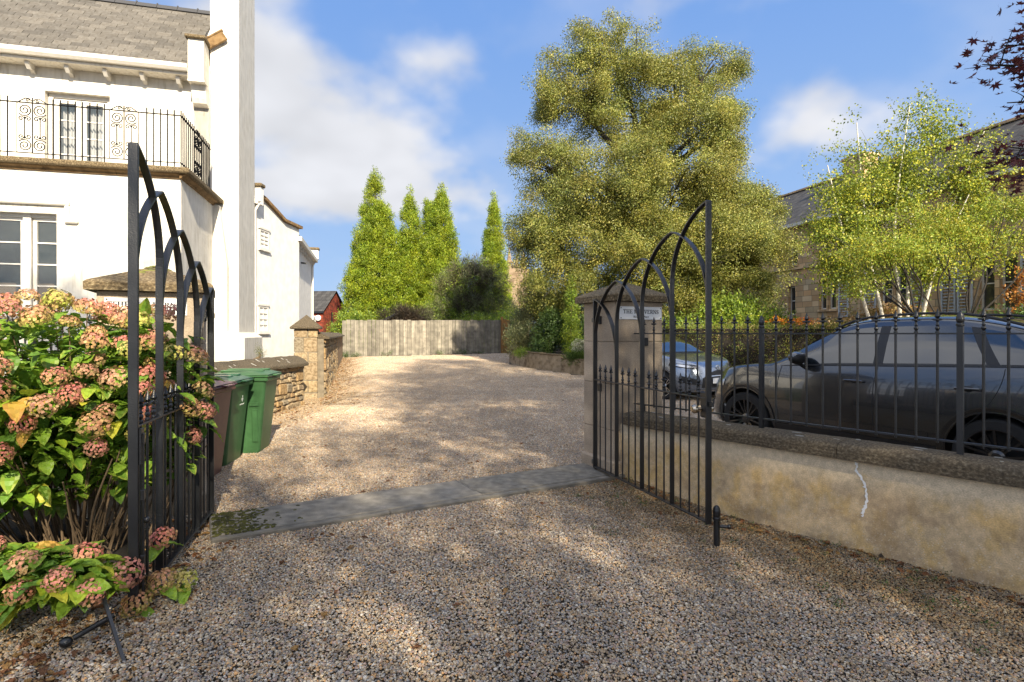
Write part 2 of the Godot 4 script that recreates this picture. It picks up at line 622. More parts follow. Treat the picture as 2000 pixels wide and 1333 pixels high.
func pebble_patch(sd: int, count: int, half: float) -> ArrayMesh:
	var r := RandomNumberGenerator.new()
	r.seed = sd
	var mb := MB.new()
	var cols := [Vector3(0.40, 0.30, 0.19), Vector3(0.33, 0.24, 0.15), Vector3(0.46, 0.38, 0.28), Vector3(0.27, 0.245, 0.225), Vector3(0.55, 0.50, 0.43), Vector3(0.26, 0.25, 0.25), Vector3(0.20, 0.14, 0.10), Vector3(0.50, 0.28, 0.12), Vector3(0.36, 0.25, 0.21), Vector3(0.15, 0.14, 0.14), Vector3(0.53, 0.44, 0.32), Vector3(0.30, 0.21, 0.12)]
	for i in count:
		var s := r.randf_range(0.0035, 0.0074) * (1.7 if r.randf() < 0.04 else 1.0)
		var at := Vector3(r.randf_range(-half, half), r.randf_range(-0.002, 0.0065), r.randf_range(-half, half))
		var rad := Vector3(s * r.randf_range(0.85, 1.45), s * r.randf_range(0.55, 0.95), s)
		var b := Basis(Vector3.UP, r.randf() * TAU) * Basis(Vector3.RIGHT, r.randf_range(-0.5, 0.5))
		var cc: Vector3 = cols[r.randi() % cols.size()].lerp(Vector3(0.38, 0.30, 0.205), 0.14) * r.randf_range(0.80, 1.2) * 1.15
		mb.col = Color(cc.x, cc.y, cc.z)
		var top := at + b * Vector3(0, rad.y, 0)
		var nt := b * Vector3.UP
		var mid := []
		var nm := []
		var low := []
		for k in 6:
			var a := TAU * k / 6.0 + 0.4 * r.randf()
			var wob := r.randf_range(0.85, 1.1)
			var dir := Vector3(cos(a), 0, sin(a))
			mid.append(at + b * (dir * rad * wob * 0.80 + Vector3(0, rad.y * 0.55, 0)))
			nm.append((b * (dir + Vector3(0, 0.75, 0))).normalized())
			low.append(at + b * (dir * rad * wob + Vector3(0, -rad.y * 0.15, 0)))
		for k in 6:
			var j := (k + 1) % 6
			mb.tri(top, mid[k], mid[j], nt, nm[k], nm[j])
			var dk: Vector3 = (nm[k] - nt * 0.45).normalized()
			var dj: Vector3 = (nm[j] - nt * 0.45).normalized()
			mb.tri(mid[k], mid[j], low[j], nm[k], nm[j], dj)
			mb.tri(mid[k], low[j], low[k], nm[k], dj, dk)
	return mb.mesh()


func on_gravel(x: float, d: float) -> bool:
	# the drive and the car yard, clear of the walls, the slab and the planter
	if d < 6.2 and d > 1.0:
		var k := inside_wall(x, d)
		if x > 1.0 and k > 0.18 and k < 0.5:
			return k > 0.42
		if x < -3.4 and d < 6.0:
			return false
	if d > 5.0 and x < -4.85 - maxf(0.0, d - 11.5) * 0.27:
		return false
	if d > 27.3 + (x + 8.3) * 0.452:
		return false
	if x > -0.1 and d > 17.6 - 0.2 * minf(x, 2.6) + 5.0 * clampf(1.0 - x / 2.4, 0.0, 1.0):
		return x > 3.4 and d < 15.2
	return x < 13.0


func ground() -> void:
	var land := MB.new()
	var g := []
	for x in [-400.0, -60.0, -20.0, -9.0, -5.2, 0.0, 14.0, 60.0, 400.0]:
		var row := []
		for d in [-60.0, -8.0, 0.0, 6.0, 14.0, 24.0, 32.0, 60.0, 150.0, 600.0]:
			row.append(W(x, UPHILL * clampf(d - 6.0, 0.0, 26.0) - 0.35, d))
		g.append(row)
	land.sheet(g, Vector3.UP)
	structure("ground", land, mat(lin(0.06, 0.07, 0.03), 1.0, T.fine, 2.0, T.blotch, 0.1), "dark grassy earth beyond the drive")
	var bed := mat(lin(0.25, 0.19, 0.125), 1.0, T.grit, 7.0, T.blotch, 0.45, T.grit, 1.5)
	structure("driveway", ground_sheet(-10.0, 14.0, -3.0, 33.0, 0.13, 0.0), bed, "buff and grey gravel drive running up to the timber fence")
	var road := MB.new()
	road.face([W(-60, -0.2, -3), W(60, -0.2, -3), W(60, -0.2, -30), W(-60, -0.2, -30)], Vector3.UP)
	structure("road", road, M.asphalt, "asphalt street behind the gateway")
	var pm := StandardMaterial3D.new()
	pm.vertex_color_use_as_albedo = true
	pm.roughness = 0.75
	var lists := [[], [], [], [], [], [], [], []]
	var r := RandomNumberGenerator.new()
	r.seed = 99
	var moss_noise := FastNoiseLite.new()
	moss_noise.seed = 5
	moss_noise.frequency = 0.9
	for i in range(-40, 54):
		for j in range(6, 126):
			var near := j < 30
			if not near and (i % 2 or j % 2):
				continue
			var st := 0.125 if near else 0.25
			var x := i * 0.25 + (0.0 if near else 0.125)
			var d := j * 0.25 + (0.0 if near else 0.125)
			if not on_gravel(x, d) or absf(x) > 1.1 * d + 1.4:
				continue
			var so := inside_wall(x, d) < 0.2 and d < 6.2
			var y := gy(x, d, so)
			var ex := (W(x + st, gy(x + st, d, so), d) - W(x - st, gy(x - st, d, so), d)) / (2.0 * st)
			var ez := (W(x, gy(x, d - st, so), d - st) - W(x, gy(x, d + st, so), d + st)) / (2.0 * st)
			var b := Basis(ex, Vector3.UP, ez) * Basis(Vector3.UP, (r.randi() % 4) * PI / 2)
			var t := r.randf_range(0.95, 1.05)
			# damp, mossy gravel lies along the foot of the street wall and by the slab
			var damp := 0.0
			var k := inside_wall(x, d)
			var mn := moss_noise.get_noise_2d(x, d)
			if d < 6.4 and x > 0.2:
				damp = smoothstep(-1.9 + 1.2 * mn, -0.3, k)
			var xw := -4.78 + 0.0815 * (d - 5.0) if d < 12.0 else -4.16 - 0.2736 * (d - 12.5)
			if d > 6.5:
				damp = maxf(damp, 0.8 * smoothstep(1.3 + 0.8 * mn, 0.2, x - xw))
			damp = clampf(damp * 0.85 + 0.5 * (moss_noise.get_noise_2d(x * 2.5 + 40.0, d * 2.5) + 0.0) * damp, 0.0, 1.0)
			t += 0.16 * moss_noise.get_noise_2d(x * 0.8 + 90.0, d * 0.8)
			# two faint wheel tracks curve up the drive
			var mid := -0.75 - 0.0052 * (d - 3.0) * (d - 3.0)
			var trk := exp(-pow((absf(x - mid) - 0.78) / 0.28, 2.0)) * smoothstep(26.0, 14.0, d)
			t *= 1.0 - 0.10 * trk
			var c := Color(t * 1.01, t, t * 0.96).lerp(Color(0.50, 0.43, 0.28), damp)
			lists[(0 if near else 4) + r.randi() % 4].append([Transform3D(b, W(x, y + 0.004, d)), c])
	for k in 8:
		stuff(multi("gravel", pebble_patch(300 + k, 760 if k < 4 else 2700, 0.132 if k < 4 else 0.26), pm, lists[k]))


func multi(called: String, m: Mesh, mt: Material, list: Array, parent: Node = self) -> MultiMeshInstance3D:
	var mm := MultiMesh.new()
	mm.transform_format = MultiMesh.TRANSFORM_3D
	mm.use_colors = true
	mm.mesh = m
	mm.instance_count = list.size()
	for i in list.size():
		mm.set_instance_transform(i, list[i][0])
		mm.set_instance_color(i, list[i][1])
	var o := MultiMeshInstance3D.new()
	o.name = called
	o.multimesh = mm
	o.material_override = mt
	parent.add_child(o, true)
	return o


# ---------------------------------------------------------------- white villa
# local axes: x to the right along the front, y up, z towards the street; the origin is the right front corner of the bay
func wall_with_holes(x0: float, x1: float, y0: float, y1: float, z: float, thick: float, holes: Array) -> MB:
	# a wall whose face is at z, with rectangular holes [x0, x1, y0, y1]
	var mb := MB.new()
	var xs := [x0, x1]
	var ys := [y0, y1]
	for q in holes:
		xs.append(q[0]); xs.append(q[1]); ys.append(q[2]); ys.append(q[3])
	xs.sort()
	ys.sort()
	for i in xs.size() - 1:
		for j in ys.size() - 1:
			if xs[i + 1] - xs[i] < 1e-4 or ys[j + 1] - ys[j] < 1e-4:
				continue
			var cx: float = (xs[i] + xs[i + 1]) / 2
			var cy: float = (ys[j] + ys[j + 1]) / 2
			var open := false
			for q in holes:
				if cx > q[0] and cx < q[1] and cy > q[2] and cy < q[3]:
					open = true
			if not open:
				for s in [0.0, 1.0]:
					var zz: float = z - thick * s
					mb.face([Vector3(xs[i], ys[j], zz), Vector3(xs[i + 1], ys[j], zz), Vector3(xs[i + 1], ys[j + 1], zz), Vector3(xs[i], ys[j + 1], zz)], Vector3(0, 0, 1 - 2 * s))
	var rims := [[x0, x1, y0, y1, 1.0]]
	for q in holes:
		rims.append([q[0], q[1], q[2], q[3], -1.0])
	for q in rims:
		var s: float = q[4]
		var za := z - thick
		mb.face([Vector3(q[0], q[2], z), Vector3(q[0], q[3], z), Vector3(q[0], q[3], za), Vector3(q[0], q[2], za)], Vector3(-s, 0, 0))
		mb.face([Vector3(q[1], q[2], z), Vector3(q[1], q[3], z), Vector3(q[1], q[3], za), Vector3(q[1], q[2], za)], Vector3(s, 0, 0))
		mb.face([Vector3(q[0], q[2], z), Vector3(q[1], q[2], z), Vector3(q[1], q[2], za), Vector3(q[0], q[2], za)], Vector3(0, -s, 0))
		mb.face([Vector3(q[0], q[3], z), Vector3(q[1], q[3], z), Vector3(q[1], q[3], za), Vector3(q[0], q[3], za)], Vector3(0, s, 0))
	return mb


func bars(list: Array) -> MB:
	var mb := MB.new()
	for b in list:
		mb.box(b[0], b[1])
	return mb


# one glazed leaf: frame, glazing bars and panes; (x0, y0)-(x1, y1) at depth z
func sash(parent: Node, called: String, x0: float, x1: float, y0: float, y1: float, z: float, cols: int, rows: int, fw := 0.055, bw := 0.022, xf := Transform3D(), glass: Material = null) -> void:
	var cx := (x0 + x1) / 2
	var cy := (y0 + y1) / 2
	var l := [[Vector3(x0 + fw / 2, cy, z), Vector3(fw, y1 - y0, 0.05)], [Vector3(x1 - fw / 2, cy, z), Vector3(fw, y1 - y0, 0.05)],
		[Vector3(cx, y1 - fw / 2, z), Vector3(x1 - x0 - 2 * fw, fw, 0.05)], [Vector3(cx, y0 + fw / 2, z), Vector3(x1 - x0 - 2 * fw, fw, 0.05)]]
	var gw := x1 - x0 - 2 * fw
	var gh := y1 - y0 - 2 * fw
	var f := put(called, bars(l), M.white, parent, xf)
	for i in range(1, cols):
		put("glazing_bar", bars([[Vector3(x0 + fw + gw * i / cols, cy, z), Vector3(bw, gh, 0.034)]]), M.white, f)
	for j in range(1, rows):
		put("glazing_bar", bars([[Vector3(cx, y0 + fw + gh * j / rows, z + 0.001), Vector3(gw, bw, 0.036)]]), M.white, f)
	var pw := gw / cols
	var ph := gh / rows
	for i in cols:
		for j in rows:
			var px := x0 + fw + pw * (i + 0.5)
			var py := y0 + fw + ph * (j + 0.5)
			var pane := MB.new()
			var tilt := Basis(Vector3.UP, rng.randf_range(-0.012, 0.012)) * Basis(Vector3.RIGHT, rng.randf_range(-0.012, 0.012))
			pane.box(Vector3(px, py, z - 0.006), Vector3(pw - 0.004, ph - 0.004, 0.006), tilt)
			put("pane", pane, glass if glass else M.pane, f)


func scroll(mb: MB, at: Vector3, r: float, turns: float, dir: float, start: float, right: Vector3, thick := 0.009) -> void:
	var p := []
	var rr := []
	var nseg := int(turns * 14)
	for i in nseg + 1:
		var t := float(i) / nseg
		var a := start + dir * TAU * turns * t
		var q := r * (1.0 - 0.82 * t)
		p.append(at + right * cos(a) * q + Vector3.UP * sin(a) * q)
		rr.append(thick)
	mb.tube(p, rr, 5)


func scroll_panel(y0: float, y1: float, w: float) -> MB:
	# wrought panel centred on x = 0: two pairs of scrolls above, two below, linked by bars, with a crest
	var mb := MB.new()
	var right := Vector3.RIGHT
	var h := y1 - y0
	mb.rod(Vector3(0, y0, 0), Vector3(0, y1 + 0.10, 0), 0.009, 6)
	for s in [-1.0, 1.0]:
		mb.rod(Vector3(s * w / 2, y0, 0), Vector3(s * w / 2, y1, 0), 0.006, 5)
		var x: float = s * w * 0.25
		var rb := w * 0.235
		scroll(mb, Vector3(x, y1 - rb - 0.01, 0), rb, 2.0, -s, PI / 2 - s * 2.2, right)
		scroll(mb, Vector3(x, y0 + rb + 0.01, 0), rb, 2.0, s, -PI / 2 + s * 2.2, right)
		for e in [-1.0, 1.0]:
			var rs := w * 0.10
			scroll(mb, Vector3(x + e * rs * 1.15, y1 - 2 * rb - rs - 0.01, 0), rs, 1.3, -e, PI if e > 0 else 0.0, right, 0.008)
			scroll(mb, Vector3(x + e * rs * 1.15, y0 + 2 * rb + rs + 0.01, 0), rs, 1.3, e, PI if e > 0 else 0.0, right, 0.008)
		mb.rod(Vector3(x, y0 + 2 * rb + 0.02, 0), Vector3(x, y1 - 2 * rb - 0.02, 0), 0.008, 6)
		mb.tube([Vector3(s * w / 2, y1, 0), Vector3(s * w * 0.36, y1 + 0.045, 0), Vector3(s * w * 0.22, y1 + 0.085, 0), Vector3(s * w * 0.1, y1 + 0.08, 0), Vector3(s * 0.012, y1 + 0.04, 0)], [0.008, 0.008, 0.008, 0.008, 0.008], 5)
		scroll(mb, Vector3(s * w * 0.16, y1 + 0.05, 0), 0.03, 1.2, -s, 0.0, right, 0.007)
	return mb


func villa() -> void:
	M.pane = mat(lin(0.03, 0.034, 0.04), 0.02)
	M.pane.metallic_specular = 0.9
	M.clear = StandardMaterial3D.new()
	M.clear.transparency = BaseMaterial3D.TRANSPARENCY_ALPHA
	M.clear.albedo_color = Color(0.8, 0.9, 0.9, 0.02)
	M.clear.roughness = 0.02
	M.curtain = mat(lin(0.42, 0.42, 0.42), 0.9, T.soft, 3.0)
	var bx := Basis(Vector3(0.9691, 0, -0.2467), Vector3.UP, Vector3(0.2467, 0, 0.9691))
	var v := thing("white_villa", "white rendered villa with slate roof, stone balcony and tall chimney", "house", W(-5.88, 0, 10.0), bx)
	var R: Material = M.render
	# bay: front with its window opening, side, balcony slab
	put("bay_wall", wall_with_holes(-6.2, 0.0, -0.5, 4.29, 0.0, 0.32, [[-3.62, -1.89, 1.88, 3.58]]), R, v)
	put("bay_wall", bars([[Vector3(-0.16, 1.9, -1.33), Vector3(0.32, 4.78, 2.02)]]), R, v)
	var sl := MB.new()
	sl.cbox(Vector3(-3.0, 4.42, -1.07), Vector3(6.34, 0.10, 2.48), 0.02)
	var slab := put("balcony_slab", sl, M.cap, v)
	for i in 6:
		var st := MB.new()
		var xa := 0.08 - i * 1.07
		st.prism(PackedVector2Array([Vector2(0.0, 4.29), Vector2(0.035, 4.295), Vector2(0.045, 4.33), Vector2(0.09, 4.355), Vector2(0.10, 4.368), Vector2(0.0, 4.368)]), Vector3(xa - 1.066, 0, 0.0), Vector3(0, 0, 1), Vector3.UP, Vector3(1.064 - (0.08 if i == 0 else 0.0), 0, 0))
		put("cornice_stone", st, M.sandstone, slab)
	for i in 2:
		var st2 := MB.new()
		st2.prism(PackedVector2Array([Vector2(0.0, 4.29), Vector2(0.035, 4.295), Vector2(0.045, 4.33), Vector2(0.09, 4.355), Vector2(0.10, 4.368), Vector2(0.0, 4.368)]), Vector3(0.0, 0, 0.09 - i * 1.1), Vector3(1, 0, 0), Vector3.UP, Vector3(0, 0, -1.096))
		put("cornice_stone", st2, M.sandstone, slab)
	# railing of the balcony
	var bar := MB.new()
	bar.rod(Vector3(0, 4.47, 0), Vector3(0, 5.51, 0), 0.010, 6)
	var barm := bar.mesh()
	var rail := MB.new()
	rail.box(Vector3(-3.0, 5.42, 0.0), Vector3(6.0, 0.012, 0.03))
	rail.box(Vector3(0, 5.42, -0.95), Vector3(0.03, 0.012, 1.87))
	put("handrail", rail, M.thiniron, v)
	var rail2 := MB.new()
	rail2.box(Vector3(-3.0, 4.58, 0.0), Vector3(6.0, 0.012, 0.022))
	rail2.box(Vector3(0, 4.58, -0.95), Vector3(0.022, 0.012, 1.87))
	put("bottom_rail", rail2, M.thiniron, v)
	var panel := scroll_panel(4.59, 5.41, 0.44).mesh()
	var centres := [-0.89, -2.24, -3.6]
	for x in centres:
		put("scroll_panel", panel, M.thiniron, v, Transform3D(Basis(), Vector3(x, 0, 0)))
	for i in 44:
		var x := -0.108 * i
		var free := true
		for c in centres:
			if absf(x - c) < 0.26:
				free = false
		if free:
			put("baluster", barm, M.thiniron, v, Transform3D(Basis(), Vector3(x, 0, 0)))
	put("scroll_panel", panel, M.thiniron, v, Transform3D(Basis(Vector3.UP, PI / 2), Vector3(0, 0, -1.02)))
	for i in range(1, 18):
		var z := -0.108 * i
		if absf(z + 1.02) > 0.25:
			put("baluster", barm, M.thiniron, v, Transform3D(Basis(), Vector3(0, 0, z)))
	# ground-floor window: three lights between white mullions, under a hood mould
	var win := put("window_frame", bars([[Vector3(-2.375, 2.73, -0.17), Vector3(0.11, 1.70, 0.12)], [Vector3(-3.0, 2.73, -0.17), Vector3(0.11, 1.70, 0.12)], [Vector3(-2.75, 3.55, -0.175), Vector3(1.72, 0.06, 0.10)], [Vector3(-2.75, 1.91, -0.175), Vector3(1.72, 0.06, 0.10)]]), M.white, v)
	sash(win, "sash", -2.31, -1.895, 1.94, 3.52, -0.19, 1, 4, 0.055, 0.022, Transform3D(), M.clear)
	sash(win, "sash", -2.94, -2.435, 1.94, 3.52, -0.19, 1, 4, 0.055, 0.022, Transform3D(), M.clear)
	sash(win, "sash", -3.60, -3.06, 1.94, 3.52, -0.19, 1, 4, 0.055, 0.022, Transform3D(), M.clear)
	put("room_back", bars([[Vector3(-2.75, 2.6, -1.7), Vector3(2.4, 2.6, 0.05)], [Vector3(-2.75, 1.4, -1.0), Vector3(2.4, 0.05, 1.35)]]), mat(lin(0.13, 0.095, 0.06), 0.9, T.blotch, 0.5), win)  # room backing; its brown stands in for the street reflected in the panes
	put("window_sill", bars([[Vector3(-2.75, 1.84, 0.03), Vector3(1.95, 0.08, 0.16)]]), M.white, v)
	var hood := MB.new()
	hood.cbox(Vector3(-2.75, 3.76, 0.035), Vector3(2.11, 0.09, 0.075), 0.02)
	hood.cbox(Vector3(-1.725, 3.60, 0.033), Vector3(0.075, 0.24, 0.07), 0.02)
	hood.cbox(Vector3(-1.665, 3.455, 0.035), Vector3(0.20, 0.07, 0.075), 0.02)
	put("hood_mould", hood, M.white, v)
	# set-back main front with the balcony door
	put("front_wall", wall_with_holes(-6.2, -0.1, 4.40, 7.02, -2.3, 0.3, [[-3.16, -2.0, 4.46, 6.5]]), R, v)
	put("front_wall", bars([[Vector3(-3.15, 2.0, -2.45), Vector3(6.1, 4.8, 0.29)]]), R, v)
	var df := put("door_frame", bars([[Vector3(-2.58, 6.46, -2.47), Vector3(1.14, 0.08, 0.09)], [Vector3(-3.11, 5.46, -2.47), Vector3(0.08, 1.92, 0.09)], [Vector3(-2.05, 5.46, -2.47), Vector3(0.08, 1.92, 0.09)]]), M.white, v)
	sash(df, "door", -3.06, -2.585, 4.48, 6.41, -2.48, 1, 5, 0.085, 0.022, Transform3D(), M.clear)
	sash(df, "door", -2.575, -2.10, 4.48, 6.41, -2.48, 1, 5, 0.085, 0.022, Transform3D(), M.clear)
	# pale curtains and a dim room behind the door
	for q in [[-3.1, -2.66], [-2.5, -2.08]]:
		var cu := MB.new()
		var cg := []
		for i in 41:
			var row := []
			for j in 6:
				row.append(Vector3(lerpf(q[0], q[1], i / 40.0), lerpf(4.5, 6.42, j / 5.0), -2.66 + 0.035 * sin(i * 1.1 + j * 0.4)))
			cg.append(row)
		cu.sheet(cg, Vector3(0, 0, 1))
		put("curtain", cu, M.curtain, df)
	put("room_back", bars([[Vector3(-2.58, 5.4, -3.2), Vector3(1.6, 2.4, 0.05)]]), M.curtain, df)
	# eaves, gutter, brackets
	put("soffit", bars([[Vector3(-3.3, 6.99, -2.13), Vector3(5.78, 0.05, 0.345)]]), R, v)
	var gut := MB.new()
	gut.prism(PackedVector2Array([Vector2(-0.02, 7.02), Vector2(0.08, 7.02), Vector2(0.125, 7.07), Vector2(0.13, 7.15), Vector2(0.09, 7.15), Vector2(0.08, 7.09), Vector2(-0.02, 7.08)]), Vector3(-6.2, 0, -1.95), Vector3(0, 0, 1), Vector3.UP, Vector3(5.77, 0, 0))
	put("gutter", gut, M.white, v)
	var br := MB.new()
	br.prism(PackedVector2Array([Vector2(0, 6.965), Vector2(0.25, 6.965), Vector2(0.25, 6.91), Vector2(0.17, 6.83), Vector2(0.09, 6.86), Vector2(0, 6.80)]), Vector3(0, 0, -2.298), Vector3(0, 0, 1), Vector3.UP, Vector3(0.075, 0, 0))
	for i in 9:
		put("eaves_bracket", br, M.white, v, Transform3D(Basis(), Vector3(-0.70 - 0.67 * i, 0, 0)))
	# roof: deck, slates laid one by one, ridge tiles
	var slope := Vector3(0, 2.4, -2.4).normalized()
	var rn := Vector3(0, 1, 1).normalized()
	var deck := MB.new()
	deck.face([Vector3(-8, 7.1, -1.93), Vector3(-0.42, 7.1, -1.93), Vector3(-0.42, 9.5, -4.33), Vector3(-8, 9.5, -4.33)], rn)
	deck.face([Vector3(-8, 7.1, -6.73), Vector3(-0.42, 7.1, -6.73), Vector3(-0.42, 9.5, -4.33), Vector3(-8, 9.5, -4.33)], Vector3(0, 1, -1))
	deck.face([Vector3(-8, 7.1, -1.93), Vector3(-0.42, 7.1, -1.93), Vector3(-0.42, 7.1, -6.73), Vector3(-8, 7.1, -6.73)], Vector3.DOWN)
	var roof := put("roof", deck, M.ridge, v)
	var sm := []
	for i in 4:
		var sb := MB.new()
		sb.cbox(Vector3(0, 0, 0), Vector3(0.312, 0.02, 0.30), 0.003)
		sm.append(sb.mesh())
	var sbas := Basis(Vector3.RIGHT, rn, Vector3.RIGHT.cross(rn)) * Basis(Vector3.RIGHT, 0.06)
	for cr in 18:
		for i in 24:
			var x := -0.60 - i * 0.322 - (0.161 if cr % 2 else 0.0)
			if x < -5.6:
				continue
			var p := Vector3(x + rng.randf_range(-0.004, 0.004), 7.1, -1.93) + slope * (0.10 + cr * 0.187) + rn * (0.018 + rng.randf_range(0, 0.004))
			put("slate", sm[0], M["slate%d" % [0, 0, 1, 2, 3, 2, 0, 3][rng.randi() % 8]], roof, Transform3D(sbas * Basis(Vector3.UP, rng.randf_range(-0.008, 0.008)), p))
	var rt := MB.new()
	rt.prism(PackedVector2Array([Vector2(-0.14, -0.09), Vector2(-0.06, 0.03), Vector2(0, 0.055), Vector2(0.06, 0.03), Vector2(0.14, -0.09), Vector2(0.11, -0.11), Vector2(0, 0.0), Vector2(-0.11, -0.11)]), Vector3(0, 9.54, -4.33), Vector3(0, 0, 1), Vector3.UP, Vector3(0.435, 0, 0))
	rt.box(Vector3(0.425, 9.60, -4.33), Vector3(0.03, 0.03, 0.06))
	for i in 14:
		put("ridge_tile", rt, M.ridge, roof, Transform3D(Basis(), Vector3(-0.86 - 0.445 * i, 0, 0)))
	# kneeler, gable and chimney stack
	var kn := MB.new()
	kn.box(Vector3(-0.27, 7.28, -2.16), Vector3(0.30, 0.86, 0.56))
	kn.prism(PackedVector2Array([Vector2(0, 6.85), Vector2(0.28, 6.85), Vector2(0.22, 6.55), Vector2(0.17, 6.46), Vector2(0.0, 6.42)]), Vector3(-0.40, 0, -2.298), Vector3(0, 0, 1), Vector3.UP, Vector3(0.28, 0, 0))
	kn.box(Vector3(-0.262, 6.83, -1.99), Vector3(0.32, 0.03, 0.26))
	put("kneeler", kn, R, v)
	var gp := MB.new()
	gp.prism(PackedVector2Array([Vector2(-2.3, -0.5), Vector2(-2.3, 7.3), Vector2(-4.33, 9.62), Vector2(-6.7, 7.1), Vector2(-6.7, -0.5)]), Vector3(-0.42, 0, 0), Vector3(0, 0, 1), Vector3.UP, Vector3(0.34, 0, 0))
	put("gable_wall", gp, R, v)
	var cp := MB.new()
	cp.cbox(Vector3(-0.27, 7.74, -2.14), Vector3(0.40, 0.07, 0.66), 0.015)
	put("coping_stone", cp, M.cap, v)
	for i in 2:
		var cs := MB.new()
		var ab := Basis(Vector3(0, 0, 1), 0.62) * Basis(Vector3.RIGHT, 0.15)
		cs.cbox(Vector3(0.02, 7.86, -2.22) + ab * Vector3(0.02 + 0.002 * i, 0.12 - 0.10 * i, 0.0), Vector3(0.50 if i == 0 else 0.44, 0.045 if i == 0 else 0.20, 0.10 if i == 0 else 0.075), 0.012, ab)
		put("coping_stone", cs, M.sandstone, v)
	var stk := MB.new()
	stk.box(Vector3(0.185, 5.6, -3.18), Vector3(0.57, 12.2, 1.76))
	stk.prism(PackedVector2Array([Vector2(-0.24, 4.3), Vector2(0.12, 4.3), Vector2(0.28, 3.0), Vector2(0.28, 1.55), Vector2(-0.24, 1.55)]), Vector3(0.0, 0, -2.31), Vector3(1, 0, 0), Vector3.UP, Vector3(0, 0, 0.22))
	put("chimney", stk, R, v)
	var pl := MB.new()
	pl.prism(PackedVector2Array([Vector2(-0.3, -0.5), Vector2(-0.3, 1.5), Vector2(-0.06, 1.58), Vector2(0.46, 1.58), Vector2(0.64, 1.46), Vector2(0.64, -0.5)]), Vector3(0.0, 0, -2.02), Vector3(1, 0, 0), Vector3.UP, Vector3(0, 0, -2.1))
	put("plinth", pl, R, v)
	var pot := MB.new()
	pot.cbox(Vector3(0.185, 11.78, -3.18), Vector3(0.68, 0.14, 1.88), 0.03)
	put("chimney_cap", pot, M.sandstone, v)


